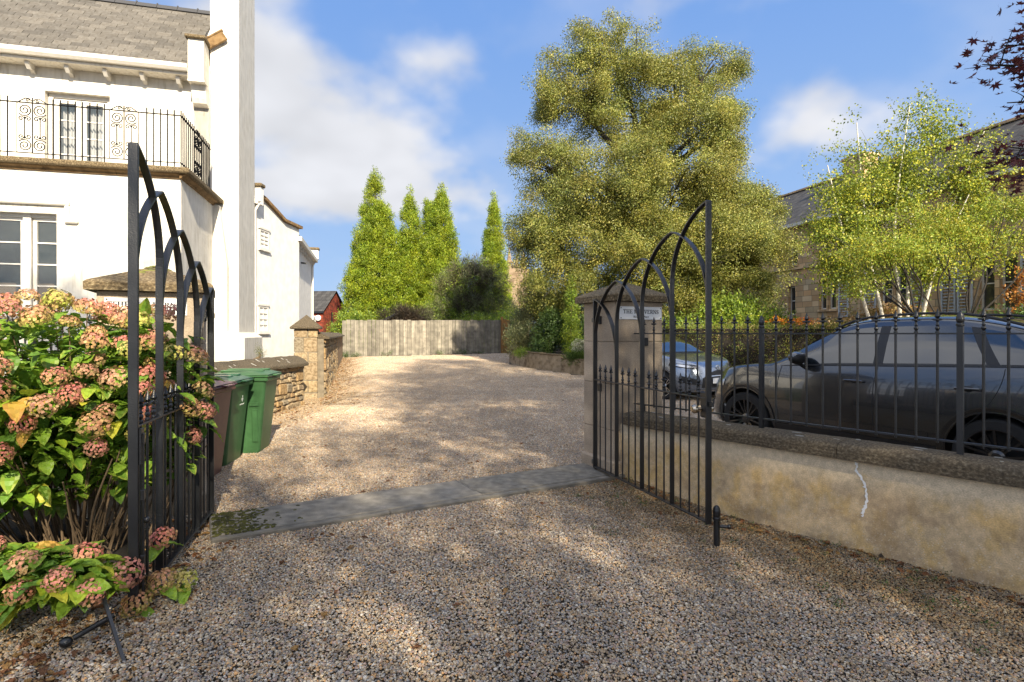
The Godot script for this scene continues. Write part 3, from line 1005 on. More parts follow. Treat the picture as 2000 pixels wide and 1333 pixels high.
# rear wing of the villa, farther down the drive
func wing() -> void:
	var o := W(-6.55, 0, 14.3)
	var b := Basis(Vector3(0.9691, 0, -0.2467), Vector3.UP, Vector3(0.2467, 0, 0.9691))
	var v := thing("white_rear_wing", "bright white gabled rear wing beyond the chimney with two small windows", "house", o)
	# gabled side wall: it runs from distance 14.3 to 17.1 with its coping stepping down
	var wl := MB.new()
	var len := 2.75
	var a := Vector3(0.10, 0, -2.75).normalized()
	var nn := Vector3(2.75, 0, 0.10).normalized()
	wl.prism(PackedVector2Array([Vector2(0, -0.3), Vector2(0, 5.12), Vector2(0.5, 5.06), Vector2(1.7, 4.72), Vector2(len, 4.72), Vector2(len, -0.3)]), Vector3.ZERO, a, Vector3.UP, -nn * 3.0)
	put("gable_wall", wl, M.wingrender, v)
	var co := [[0.0, 5.15, 0.5, 5.10], [0.5, 5.10, 1.1, 4.94], [1.1, 4.94, 1.7, 4.77], [1.7, 4.77, 2.25, 4.77], [2.25, 4.77, 2.85, 4.77]]
	for k in co:
		var m := MB.new()
		var p0: Vector3 = a * k[0] + Vector3.UP * k[1]
		var p1: Vector3 = a * (k[2] - 0.006) + Vector3.UP * k[3]
		m.flatbar([p0 - nn * 0.12, p1 - nn * 0.12], nn, 0.40, 0.08)
		put("coping_stone", m, M.sandstone, v)
	# stone-capped upstand at the near end
	var up := MB.new()
	up.box(Vector3(0.0, 5.05, -0.05), Vector3(0.36, 0.45, 0.16))
	put("kneeler", up, M.wingrender, v)
	var uc := MB.new()
	uc.cbox(Vector3(0.0, 5.32, -0.04), Vector3(0.44, 0.09, 0.26), 0.02)
	put("coping_stone", uc, M.cap, v)
	var g1 := MB.new()
	g1.flatbar([Vector3(-0.60, 5.12, 0.16), Vector3(0.17, 4.86, 0.10)], Vector3(0, 0, 1), 0.14, 0.10)
	put("gutter", g1, M.white, v)
	var dp := MB.new()
	dp.tube([Vector3(0.17, 4.84, 0.09), Vector3(0.06, 4.66, 0.09), Vector3(0.06, -0.2, 0.09)], [0.035, 0.035, 0.035], 8)
	put("downpipe", dp, M.white, v)
	# two small sash windows
	for q in [[0.25, 0.78, 3.76, 4.28], [0.2, 0.74, 1.58, 2.28]]:
		var f := MB.new()
		var wd: float = q[1] - q[0]
		var xf := Transform3D(Basis(a, Vector3.UP, nn), nn * 0.0)
		f.box(Vector3((q[0] + q[1]) / 2, q[3] + 0.02, 0.01), Vector3(wd + 0.1, 0.05, 0.06))
		f.box(Vector3((q[0] + q[1]) / 2, q[2] - 0.02, 0.02), Vector3(wd + 0.1, 0.05, 0.08))
		var fo := put("window_frame", f, M.white, v, xf)
		sash(fo, "sash", q[0], q[1], q[2], q[3], 0.0, 2, 4, 0.05, 0.025)
	# the lower end block with its eaves
	var e := MB.new()
	var p := W(-6.58, 0, 17.03) - o
	e.box(p + b * Vector3(-2.0, 2.0, -2.6), Vector3(4.0, 4.8, 5.2), b)
	put("end_block", e, M.wingrender, v)
	var gt := MB.new()
	gt.flatbar([p + b * Vector3(0.14, 4.42, 0.1), p + b * Vector3(0.14, 4.42, -5.4)], b.x, 0.16, 0.13)
	put("gutter", gt, M.white, v)
	var rf := MB.new()
	rf.prism(PackedVector2Array([Vector2(0.2, 4.48), Vector2(-1.9, 6.2), Vector2(-4.0, 4.48)]), p + b * Vector3(0, 0, 0.05), b.x, Vector3.UP, b * Vector3(0, 0, -5.4))
	put("roof", rf, M.slate1, v)
	for i in 9:
		var cb := MB.new()
		cb.box(p + b * Vector3(0.06, 4.28, -0.2 - 0.6 * i), Vector3(0.12, 0.12, 0.08), b)
		put("eaves_bracket", cb, M.white, v)
	var ks := MB.new()
	ks.box(p + b * Vector3(0.0, 4.66, -5.32), Vector3(0.5, 0.36, 0.24), b)
	put("kneeler", ks, M.wingrender, v)
	var kc := MB.new()
	kc.cbox(p + b * Vector3(0.0, 4.89, -5.32), Vector3(0.58, 0.09, 0.34), 0.02, b)
	put("coping_stone", kc, M.cap, v)
	var d2 := MB.new()
	d2.tube([p + b * Vector3(0.14, 4.36, -5.1), p + b * Vector3(0.05, 4.2, -5.1), p + b * Vector3(0.05, -0.2, -5.1)], [0.04, 0.04, 0.04], 8)
	put("downpipe", d2, M.white, v)
	for q in [[-1.7, 3.9], [-3.7, 1.95], [-1.2, 1.9]]:
		var vt := MB.new()
		vt.rod(p + b * Vector3(0.0, q[1], q[0]), p + b * Vector3(0.16, q[1] - 0.02, q[0]), 0.03, 8)
		put("flue_outlet", vt, M.iron, v)


# ---------------------------------------------------------------- buildings beyond
func brick_texture() -> ImageTexture:
	var im := Image.create(128, 128, false, Image.FORMAT_RGB8)
	im.fill(Color(0.62, 0.56, 0.5))
	var r := RandomNumberGenerator.new()
	r.seed = 3
	for row in 16:
		for k in 4:
			var c := Color(0.60, 0.30, 0.20) * r.randf_range(0.75, 1.15)
			var x := k * 32 + (16 if row % 2 else 0)
			for xx in 30:
				for yy in 7:
					im.set_pixel((x + xx) % 128, row * 8 + yy, Color(clampf(c.r, 0, 1), clampf(c.g, 0, 1), clampf(c.b, 0, 1)))
	return ImageTexture.create_from_image(im)


func brick_house() -> void:
	# small red brick house: eaves side turned to the drive, gable to the right
	var at := W(-12.75, 0.4, 38.0)
	var b := Basis(Vector3(0.995, 0, 0.1), Vector3.UP, Vector3(-0.1, 0, 0.995))
	var h := thing("brick_house", "small red brick house with dark tiled roof beyond the rear wing", "house", at, b)
	var bm := mat(Color(0.95, 0.72, 0.66), 0.9, brick_texture(), 1.1, T.dirt, 0.3, null, 0.0, false)
	var wl := MB.new()
	wl.prism(PackedVector2Array([Vector2(0, -0.4), Vector2(0, 2.72), Vector2(-1.95, 4.10), Vector2(-3.9, 2.72), Vector2(-3.9, -0.4)]), Vector3(0, 0, 0), Vector3(0, 0, 1), Vector3.UP, Vector3(-6.5, 0, 0))
	put("wall", wl, bm, h)
	var rf := MB.new()
	rf.face([Vector3(0.12, 2.66, 0.18), Vector3(-6.6, 2.66, 0.18), Vector3(-6.6, 4.18, -1.95), Vector3(0.12, 4.18, -1.95)], Vector3(0, 1, 1))
	rf.face([Vector3(0.12, 2.66, -4.08), Vector3(-6.6, 2.66, -4.08), Vector3(-6.6, 4.18, -1.95), Vector3(0.12, 4.18, -1.95)], Vector3(0, 1, -1))
	var tm := mat(lin(0.11, 0.105, 0.105), 0.85, tile_rows(), 0.8, T.blotch, 0.3, null, 0.0, false)
	put("roof", rf, tm, h)
	put("fascia", bars([[Vector3(-3.2, 2.60, 0.14), Vector3(6.6, 0.14, 0.05)]]), M.iron, h)
	put("downpipe", bars([[Vector3(0.05, 1.2, -1.3), Vector3(0.08, 2.9, 0.10)]]), M.iron, h)
	var wf := put("window", bars([[Vector3(-0.80, 1.75, 0.03), Vector3(0.6, 1.2, 0.06)]]), M.white, h)
	put("pane", bars([[Vector3(-0.80, 1.75, 0.055), Vector3(0.46, 1.06, 0.03)]]), M.pane, wf)
	var dish := MB.new()
	dish.ball(Vector3(-0.30, 2.2, 0.14), Vector3(0.22, 0.20, 0.05), 12, 8)
	put("alarm_box", dish, M.white, h)


func tile_rows() -> ImageTexture:
	var im := Image.create(64, 64, false, Image.FORMAT_RGB8)
	for y in 64:
		for x in 64:
			var row := y / 16
			var xx := (x + (8 if row % 2 else 0)) % 16
			var k := 0.85 + 0.12 * sin(row * 7.0 + ((x + (8 if row % 2 else 0)) / 16) * 3.0)
			if y % 16 > 13 or xx == 0:
				k = 0.4
			im.set_pixel(x, y, grey(k))
	return ImageTexture.create_from_image(im)


func church() -> void:
	var at := W(1.0, 0.5, 125.0)
	var st := mat(lin(0.52, 0.40, 0.28), 0.9, T.fine, 0.3, T.dirt, 0.05)
	var c := thing("church_tower", "pale stone church tower with slender pinnacles far behind the trees", "tower", at)
	put("tower", bars([[Vector3(0, 7.0, 0), Vector3(5.4, 15.0, 5.4)]]), st, c)
	put("parapet", bars([[Vector3(0, 14.7, 2.6), Vector3(5.6, 1.0, 0.3)], [Vector3(-2.65, 14.7, 0), Vector3(0.3, 1.0, 4.9)], [Vector3(2.65, 14.7, 0), Vector3(0.3, 1.0, 4.9)]]), st, c)
	for q in [[-1.6, 1.0, 20.6], [0.0, 1.4, 18.6], [1.5, 1.0, 19.8], [-0.8, -1.4, 17.8]]:
		var p := MB.new()
		var base := Vector3(q[0], 12.5, q[1])
		var hh: float = q[2] - 13.0
		p.box(base + Vector3(0, hh * 0.28, 0), Vector3(0.95, hh * 0.56, 0.95))
		p.lathe([Vector2(0.75, hh * 0.54), Vector2(0.75, hh * 0.58), Vector2(0.5, hh * 0.62), Vector2(0.14, hh * 0.94), Vector2(0.26, hh * 0.96), Vector2(0.0, hh)], 8, base)
		put("pinnacle", p, st, c)


func terrace() -> void:
	# long stone terrace on the right; local x runs along the facade towards the street, z out from it to the left
	var a := Vector3(0.2467, 0, 0.9691)
	var nn := Vector3(-0.9691, 0, 0.2467)
	var b := Basis(a, Vector3.UP, a.cross(Vector3.UP))
	var sgn := 1.0 if b.z.dot(nn) > 0 else -1.0
	var t := thing("stone_terrace", "long honey coloured stone terrace with slate roof and shuttered windows behind the birch", "house", W(12.96, 0.0, 26.4), b)
	var st := mat(lin(0.80, 0.63, 0.40), 0.9, ashlar_texture(), 0.5, T.soft, 0.18, null, 0.0, false)
	var wins := [[0.08, 0.58, 4.75, 5.95], [1.86, 2.26, 2.6, 3.9], [2.36, 2.78, 2.6, 3.9], [0.0, 0.45, 2.4, 3.75], [4.9, 5.4, 2.5, 3.95], [5.55, 6.05, 2.5, 3.95], [8.50, 8.98, 2.3, 4.0], [9.12, 9.62, 2.3, 4.0], [4.4, 4.9, 4.75, 5.95], [7.4, 7.9, 4.75, 5.95]]
	put("wall", wall_with_holes(-7.0, 16.0, -0.4, 6.45, 0.0, 0.4, wins), st, t)
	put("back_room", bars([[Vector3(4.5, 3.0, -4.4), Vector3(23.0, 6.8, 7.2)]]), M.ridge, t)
	for w in wins:
		sash(t, "window", w[0], w[1], w[2], w[3], -0.16, 1, 2, 0.06, 0.04)
	for w in wins:
		put("window_sill", bars([[Vector3((w[0] + w[1]) / 2, w[2] - 0.06, 0.03), Vector3(w[1] - w[0] + 0.16, 0.10, 0.14)]]), st, t)
	put("string_course", bars([[Vector3(4.5, 4.55, 0.04), Vector3(23.0, 0.12, 0.11)]]), st, t)
	put("cornice", bars([[Vector3(4.5, 6.52, 0.10), Vector3(23.0, 0.14, 0.36)]]), M.white, t)
	# louvred shutters
	var lv := MB.new()
	lv.box(Vector3(0, 0, 0), Vector3(0.40, 0.022, 0.035), Basis(Vector3.RIGHT, 0.6))
	for x in [8.1, 9.98, 4.5, 6.45, 3.2, 7.55]:
		var s := put("shutter", bars([[Vector3(x - 0.22, 3.1, 0.04), Vector3(0.05, 1.7, 0.05)], [Vector3(x + 0.22, 3.1, 0.04), Vector3(0.05, 1.7, 0.05)], [Vector3(x, 3.93, 0.04), Vector3(0.39, 0.06, 0.05)], [Vector3(x, 3.1, 0.04), Vector3(0.39, 0.06, 0.05)], [Vector3(x, 2.28, 0.04), Vector3(0.39, 0.06, 0.05)]]), M.shutter_paint, t)
		for k in 15:
			put("slat", lv, M.shutter_paint, s, Transform3D(Basis(), Vector3(x, 2.36 + k * 0.107, 0.04)))
	# roof and chimney
	var rf := MB.new()
	rf.face([Vector3(-7.2, 6.58, 0.25), Vector3(16, 6.58, 0.25), Vector3(16, 9.25, -3.55), Vector3(-7.2, 9.25, -3.55)], Vector3(0, 1, 1))
	rf.face([Vector3(-7.2, 6.58, -8.0), Vector3(16, 6.58, -8.0), Vector3(16, 9.25, -3.55), Vector3(-7.2, 9.25, -3.55)], Vector3(0, 1, -1))
	rf.face([Vector3(-7.2, 6.58, 0.25), Vector3(-7.2, 6.58, -8.0), Vector3(-7.2, 9.25, -3.55)], Vector3(-1, 0, 0))
	var rm := mat(lin(0.10, 0.098, 0.098), 0.7, tile_rows(), 0.75, T.dirt, 0.2, null, 0.0, false)
	var r := put("roof", rf, rm, t)
	put("ridge_tile", bars([[Vector3(4.4, 9.28, -3.55), Vector3(23.2, 0.10, 0.24)]]), st, r)
	put("chimney", bars([[Vector3(1.2, 8.6, -2.9), Vector3(1.1, 2.0, 0.8)]]), st, t)
	put("chimney_cap", bars([[Vector3(1.2, 9.66, -2.9), Vector3(1.24, 0.14, 0.94)]]), st, t)
	# parapet bay that rises above the eaves nearer the street
	put("dormer_wall", bars([[Vector3(11.4, 6.9, -0.6), Vector3(2.6, 1.6, 1.5)]]), st, t)
	put("dormer_coping", bars([[Vector3(11.4, 7.75, -0.6), Vector3(2.8, 0.12, 1.7)]]), M.cap, t)


func ashlar_texture() -> ImageTexture:
	var im := Image.create(128, 128, false, Image.FORMAT_RGB8)
	var r := RandomNumberGenerator.new()
	r.seed = 8
	for row in 8:
		var x0 := 0
		while x0 < 128:
			var w := mini(r.randi_range(18, 40), 128 - x0)
			var k := r.randf_range(0.82, 1.0)
			var wm := r.randf_range(0.9, 1.0)
			for x in range(x0, x0 + w):
				for y in range(row * 16, row * 16 + 16):
					var j := 0.62 if x == x0 or y == row * 16 else 1.0
					im.set_pixel(x, y, Color(k * j, k * j * wm, k * j * wm * wm))
			x0 += w
	return ImageTexture.create_from_image(im)


# ---------------------------------------------------------------- piers, slab, walls, fence
func ashlar_pier(called: String, label: String, corner: Vector2, ax: Vector2, wide: float, deep: float, moss: float) -> Node3D:
	# corner: the near corner on the ground; x runs along the street face, z back from the street is negative
	var b := Basis(Vector3(ax.x, 0, -ax.y), Vector3.UP, Vector3(ax.y, 0, ax.x))
	var p := thing(called, label, "gate pier", W(corner.x, 0, corner.y), b, "stone gate piers")
	var cuts := [0.0, 0.5, 1.0, 1.46, 1.90]
	for i in 4:
		var m := MB.new()
		m.cbox(Vector3(wide / 2, (cuts[i] + cuts[i + 1]) / 2 - (0.1 if i == 0 else 0.0), -deep / 2), Vector3(wide, cuts[i + 1] - cuts[i] - 0.003 + (0.2 if i == 0 else 0.0), deep), 0.006)
		put("stone_block", m, M.pier, p)
	var pl := MB.new()
	pl.cbox(Vector3(wide / 2, 0.0, -deep / 2), Vector3(wide + 0.06, 0.36, deep + 0.06), 0.025)
	put("plinth", pl, M.pier, p)
	var cp := MB.new()
	var o := 0.075
	var e := [Vector3(-o, 0, o), Vector3(wide + o, 0, o), Vector3(wide + o, 0, -deep - o), Vector3(-o, 0, -deep - o)]
	var mid := Vector3(wide / 2, 2.15, -deep / 2)
	var r := RandomNumberGenerator.new()
	r.seed = 17
	# edge course, then the weathered pyramid built as a slightly uneven sheet
	for k in 4:
		var p0: Vector3 = e[k]
		var p1: Vector3 = e[(k + 1) % 4]
		cp.face([p0 + Vector3.UP * 1.902, p1 + Vector3.UP * 1.902, p1 + Vector3.UP * 1.965, p0 + Vector3.UP * 1.965], (p0 + p1) / 2 - Vector3(wide / 2, 0, -deep / 2))
		var q0 := p0.lerp(Vector3(mid.x, 0, mid.z), 0.05) + Vector3.UP * 1.985
		var q1 := p1.lerp(Vector3(mid.x, 0, mid.z), 0.05) + Vector3.UP * 1.985
		cp.face([p0 + Vector3.UP * 1.965, p1 + Vector3.UP * 1.965, q1, q0], Vector3.UP + ((p0 + p1) / 2 - Vector3(wide / 2, 0, -deep / 2)))
		var g := []
		for i in 7:
			var row := []
			for j in 9:
				var t := float(j) / 8
				var s := float(i) / 6
				var pt := q0.lerp(q1, t).lerp(mid, s)
				if i > 0 and i < 6 and j > 0 and j < 8:
					pt.y += r.randf_range(-0.006, 0.008)
				row.append(pt)
			g.append(row)
		cp.sheet(g, Vector3.UP)
	cp.face([e[0] + Vector3.UP * 1.902, e[1] + Vector3.UP * 1.902, e[2] + Vector3.UP * 1.902, e[3] + Vector3.UP * 1.902], Vector3.DOWN)
	put("pier_cap", cp, M.cap, p)
	# cushions of moss on the cap
	var mm := MB.new()
	mm.col = Color(0.12, 0.13, 0.03)
	for i in int(90 * moss):
		var q := Vector2(r.randfn(0, 0.32), r.randfn(0, 0.32)).limit_length(0.95)
		var w := Vector3(wide / 2 + q.x * wide * 0.5, 0, -deep / 2 + q.y * deep * 0.5)
		var hh := 2.15 - 0.165 * maxf(absf(q.x), absf(q.y))
		var k := r.randf_range(0.7, 1.3)
		mm.col = Color(0.13 * k, 0.13 * k, 0.035)
		mm.ball(w + Vector3.UP * (hh + 0.002), Vector3(r.randf_range(0.012, 0.04), r.randf_range(0.006, 0.016), r.randf_range(0.012, 0.035)), 7, 5)
	stuff(put("moss", mm, M.dryleaf, p))
	return p


func plaque(label: String, parent_xf: Transform3D, x: float) -> void:
	# enamelled name plate screwed to the street face of a pier
	var s := thing("name_plaque", label, "sign", parent_xf.origin, parent_xf.basis, "house name plates on the gate piers")
	var pb := MB.new()
	pb.cbox(Vector3(x, 1.775, 0.006), Vector3(0.585, 0.142, 0.010), 0.003)
	put("plate", pb, M.plaque, s)
	var f := SystemFont.new()
	f.font_names = PackedStringArray(["Droid Serif"])
	f.font_weight = 700
	var f2 := SystemFont.new()
	f2.font_names = PackedStringArray(["Droid Serif"])
	for w in [["THE MALVERNS", 0.066, 1.79, f, 0.49], ["Malvern Place", 0.036, 1.735, f, 0.215]]:
		var tm := TextMesh.new()
		tm.font = w[3]
		tm.text = w[0]
		tm.font_size = 64
		tm.pixel_size = 0.001
		tm.depth = 0.0
		var wide := maxf(tm.get_aabb().size.x, 0.001)
		var k: float = w[4] / wide
		tm.depth = 0.001 / k
		put("lettering", tm, M.ink, s, Transform3D(Basis().scaled(Vector3(k, k, k)), Vector3(x, w[2], 0.0118)))
	for q in [[-0.275, 0.055], [0.275, 0.055], [-0.275, -0.055], [0.275, -0.055]]:
		var sc := MB.new()
		sc.ball(Vector3(x + q[0], 1.775 + q[1], 0.012), Vector3(0.007, 0.007, 0.004), 8, 5)
		put("screw", sc, M.iron, s)


func piers() -> void:
	var r := ashlar_pier("gate_pier", "stone gate pier joined to the street wall, beside the lancet gate on the right", Vector2(1.109, 6.05), Vector2(0.894, 0.447), 0.66, 0.60, 0.35)
	plaque("white name plate lettered THE MALVERNS on the pier that joins the street wall", r.transform, 0.345)
	var l := ashlar_pier("gate_pier", "mossy capped stone gate pier behind the hydrangea and the open gate", Vector2(-3.36, 4.55), Vector2(0.894, 0.447), 0.76, 0.66, 1.0)
	plaque("white name plate half hidden by pink hydrangea heads and gate bars", l.transform, 0.345)
	# hinge straps set in the piers
	for h in [1.70, 0.95, 0.12]:
		var m := MB.new()
		m.cbox(Vector3(0.0, h, -0.27), Vector3(0.05, 0.09, 0.05), 0.006)
		put("hinge_plate", m, M.iron, r)
		var m2 := MB.new()
		m2.cbox(Vector3(0.76, h, -0.03), Vector3(0.05, 0.09, 0.05), 0.006)
		put("hinge_plate", m2, M.iron, l)
	# two black cable boxes on the street face
	for q in [[0.40, 1.46], [0.36, 0.72]]:
		var bx := MB.new()
		bx.cbox(Vector3(q[0], q[1], 0.018), Vector3(0.055, 0.09, 0.034), 0.005)
		put("strike_plate", bx, M.black, r)


func threshold() -> void:
	# two long slabs and an edging strip across the gateway
	var a := Vector2(-2.333, 4.796)
	var b := Vector2(0.93, 6.615)
	var bs := frame2(a, b)
	var t := thing("threshold_step", "long grey stone sill across the gateway with a hairline crack", "step", W(a.x, 0, a.y), bs)
	var sm := mat(lin(0.45, 0.405, 0.335), 0.9, T.fine, 2.5, T.blotch, 0.9, T.grit, 0.08)
	var sd := mat(lin(0.39, 0.35, 0.285), 0.92, T.fine, 3.0, T.blotch, 1.2, T.grit, 0.08)
	var len := a.distance_to(b)
	# z grows towards the street
	var xs := [-0.22, 2.03, 2.032, len + 0.1]
	for i in 2:
		var m := MB.new()
		var xa: float = xs[i * 2]
		var xb: float = xs[i * 2 + 1]
		m.cbox(Vector3((xa + xb) / 2, -0.03, 0.29), Vector3(xb - xa, 0.15, 0.575), 0.008)
		put("slab", m, sm if i == 0 else sd, t)
	for i in 3:
		var m := MB.new()
		var xa := -0.22 + i * (len + 0.32) / 3
		m.cbox(Vector3(xa + (len + 0.32) / 6, -0.036, 0.617), Vector3((len + 0.32) / 3 - 0.004, 0.15, 0.07), 0.01)
		put("edging", m, sd, t)
	# the crack that crosses the right slab
	var ck := MB.new()
	var r := RandomNumberGenerator.new()
	r.seed = 4
	var px := 1.99
	for i in 12:
		var nx := px + r.randf_range(-0.02, 0.024)
		ck.face([Vector3(px - 0.002, 0.0465, i * 0.048), Vector3(px + 0.003, 0.0465, i * 0.048), Vector3(nx + 0.003, 0.0465, (i + 1) * 0.048), Vector3(nx - 0.002, 0.0465, (i + 1) * 0.048)], Vector3.UP)
		px = nx
	put("crack", ck, M.ink, t)
	# moss at the shaded left end
	var mm := MB.new()
	for i in 420:
		var x := -0.2 + absf(r.randfn(0, 0.20))
		var z := r.randf_range(0.02, 0.6)
		var k := r.randf_range(0.6, 1.4)
		mm.col = Color(0.085 * k, 0.085 * k, 0.022)
		mm.ball(Vector3(x, 0.045, z), Vector3(r.randf_range(0.006, 0.022), r.randf_range(0.004, 0.012), r.randf_range(0.006, 0.02)), 6, 4)
	stuff(put("moss", mm, M.dryleaf, t))


func wall_stains() -> ImageTexture:
	# lime render: clean under the coping, ochre and grey algae below, pale speckles, darker run below the joint
	var w := 1024
	var h := 160
	var im := Image.create(w, h, false, Image.FORMAT_RGB8)
	var f := FastNoiseLite.new()
	f.seed = 61
	f.frequency = 0.012
	f.fractal_octaves = 6
	f.fractal_gain = 0.6
	var g := FastNoiseLite.new()
	g.seed = 62
	g.frequency = 0.08
	g.fractal_octaves = 3
	var r := RandomNumberGenerator.new()
	r.seed = 63
	for x in w:
		for y in h:
			var t := float(y) / h      # 0 at the top
			var n1 := f.get_noise_2d(x * 1.0, y * 1.6)
			var n2 := f.get_noise_2d(x * 2.0 + 700.0, y * 1.0 + 90.0)
			var n3 := g.get_noise_2d(x, y)
			var base := Color(0.90, 0.79, 0.62)
			var clean := smoothstep(0.30 + 0.25 * n1, 0.06, t)
			base = base.lerp(Color(0.94, 0.87, 0.75), clean * 0.8)
			var ochre := smoothstep(0.1, 0.55, n2 + 0.25 * sin(t * PI)) * (1.0 - clean)
			base = base.lerp(Color(0.86, 0.70, 0.40), ochre * 0.45)
			var gre := smoothstep(0.0, 0.5, n1 + 0.18 * t + 0.25 * exp(-pow((x - 480.0) / 55.0, 2.0))) * (1.0 - clean)
			base = base.lerp(Color(0.67, 0.57, 0.45), gre * 0.5)
			base = base.lerp(Color(0.74, 0.66, 0.54), smoothstep(0.8, 1.0, t + 0.12 * n1) * 0.7)
			var k := 1.0 + 0.10 * n3
			base = Color(base.r * k, base.g * k, base.b * k)
			if r.randf() < 0.022 * smoothstep(0.15, 0.7, t) * (1.0 + 2.0 * maxf(n2, 0.0)):
				base = base.lerp(Color(0.97, 0.95, 0.90), 0.7)
			im.set_pixel(x, y, base)
	return ImageTexture.create_from_image(im)


func wxy(t: float, y: float, back := 0.0) -> Vector3:
	var p := WP + WD * t + WN * back
	return W(p.x, y, p.y)


func street_wall() -> void:
	var bs := Basis(Vector3(WD.x, 0, -WD.y), Vector3.UP, Vector3(-WN.x, 0, WN.y))
	var s := thing("low_wall", "low rendered street wall with dark coping and a white filled crack", "wall", W(WP.x, 0, WP.y), bs)
	var wm := StandardMaterial3D.new()
	wm.albedo_texture = wall_stains()
	wm.roughness = 0.92
	wm.detail_enabled = true
	wm.detail_albedo = T.fine
	wm.detail_blend_mode = BaseMaterial3D.BLEND_MODE_MUL
	wm.detail_uv_layer = BaseMaterial3D.DETAIL_UV_2
	wm.uv2_triplanar = true
	wm.uv2_world_triplanar = true
	wm.uv2_scale = Vector3.ONE * 2.0
	var len := 5.4
	var m := MB.new()
	m.uvquad([Vector3(-0.1, -0.35, 0), Vector3(len, -0.35, 0), Vector3(len, 0.578, 0), Vector3(-0.1, 0.578, 0)], Vector3(0, 0, 1))
	m.uvquad([Vector3(len, -0.35, 0), Vector3(len, -0.35, -0.28), Vector3(len, 0.578, -0.28), Vector3(len, 0.578, 0)], Vector3(1, 0, 0))
	m.uvquad([Vector3(-0.1, -0.35, -0.28), Vector3(len, -0.35, -0.28), Vector3(len, 0.578, -0.28), Vector3(-0.1, 0.578, -0.28)], Vector3(0, 0, -1))
	m.uvquad([Vector3(-0.1, 0.578, 0), Vector3(len, 0.578, 0), Vector3(len, 0.578, -0.28), Vector3(-0.1, 0.578, -0.28)], Vector3(0, 1, 0))
	put("rendered_face", m, wm, s)
	var r := RandomNumberGenerator.new()
	r.seed = 31
	var cuts := [0.02, 2.143, 4.35, 5.45]
	for i in 3:
		# coping stone: worn top edge, slightly uneven along its length
		var c := MB.new()
		var prof := [Vector2(0.05, 0.580), Vector2(0.055, 0.66), Vector2(0.035, 0.692), Vector2(-0.02, 0.705), Vector2(-0.14, 0.708), Vector2(-0.27, 0.70), Vector2(-0.32, 0.68), Vector2(-0.33, 0.58)]
		var g := []
		var n := 40
		var x0: float = cuts[i] + 0.003
		var x1: float = cuts[i + 1] - 0.003
		for k in n + 1:
			var row := []
			for q in prof:
				var jit := Vector2(r.randf_range(-0.0015, 0.0015), r.randf_range(-0.0015, 0.0015))
				row.append(Vector3(lerpf(x0, x1, float(k) / n), q.y + jit.y, q.x + jit.x))
			g.append(row)
		c.sheet(g, Vector3.UP, Vector3((x0 + x1) / 2, 0.62, -0.14))
		for e in [0, n]:
			c.face(g[e], Vector3(-1 if e == 0 else 1, 0, 0))
		c.face([g[0][0], g[n][0], g[n][7], g[0][7]], Vector3.DOWN)
		var cs := put("coping_stone", c, M.coping, s)
		# splashes of white lichen on its top
		for k in 9:
			var sp := MB.new()
			sp.ball(Vector3(r.randf_range(x0 + 0.05, x1 - 0.05), 0.706, r.randf_range(-0.25, 0.0)), Vector3(r.randf_range(0.012, 0.05), 0.004, r.randf_range(0.008, 0.022)), 9, 4)
			put("lichen_patch", sp, M.lichen_white, cs)
	# white filler in the crack below the joint
	var pts := [[2.26, 0.57], [2.268, 0.50], [2.315, 0.42], [2.335, 0.35], [2.332, 0.27], [2.31, 0.20], [2.305, 0.155]]
	var ck := MB.new()
	var cl := []
	for i in pts.size() - 1:
		for k in 7:
			var t := k / 7.0
			cl.append(Vector3(lerpf(pts[i][0], pts[i + 1][0], t) + r.randf_range(-0.006, 0.006), lerpf(pts[i][1], pts[i + 1][1], t), r.randf_range(0.004, 0.014)))
	for i in cl.size() - 1:
		var p: Vector3 = cl[i]
		var q2: Vector3 = cl[i + 1]
		ck.face([Vector3(p.x - p.z, p.y, 0.003), Vector3(p.x + p.z * 0.8, p.y, 0.003), Vector3(q2.x + q2.z * 0.8, q2.y, 0.003), Vector3(q2.x - q2.z, q2.y, 0.003)], Vector3(0, 0, 1))
	put("crack_filler", ck, M.filler, s)
	# iron railing standing on the coping
	var q := thing("iron_railing", "black iron railing with spear finials along the top of the street wall", "railing", s.position, bs)
	rails_on(q, 0.03, 5.4, -0.15, 0.70, [1.444, 2.865, 4.286], 0.129, 0.025)


func finial_mesh() -> ArrayMesh:
	var m := MB.new()
	m.lathe([Vector2(0.008, 0), Vector2(0.014, 0.004), Vector2(0.014, 0.012), Vector2(0.008, 0.018), Vector2(0.013, 0.028), Vector2(0.016, 0.036), Vector2(0.013, 0.044), Vector2(0.008, 0.050), Vector2(0.012, 0.060), Vector2(0.008, 0.068), Vector2(0.007, 0.082)], 8)
	# four-sided spearhead with cross arms
	m.lathe([Vector2(0.007, 0.080), Vector2(0.013, 0.094), Vector2(0.010, 0.106), Vector2(0.019, 0.122), Vector2(0.0, 0.178)], 4)
	for s in [-1.0, 1.0]:
		m.prism(PackedVector2Array([Vector2(0.006 * s, 0.090), Vector2(0.020 * s, 0.090), Vector2(0.034 * s, 0.097), Vector2(0.022 * s, 0.106), Vector2(0.006 * s, 0.103)]), Vector3(0, 0, -0.006), Vector3.RIGHT, Vector3.UP, Vector3(0, 0, 0.012))
		m.prism(PackedVector2Array([Vector2(0.006 * s, 0.090), Vector2(0.014 * s, 0.090), Vector2(0.022 * s, 0.097), Vector2(0.014 * s, 0.105), Vector2(0.006 * s, 0.103)]), Vector3(-0.005, 0, 0), Vector3(0, 0, 1), Vector3.UP, Vector3(0.010, 0, 0))
	return m.mesh()


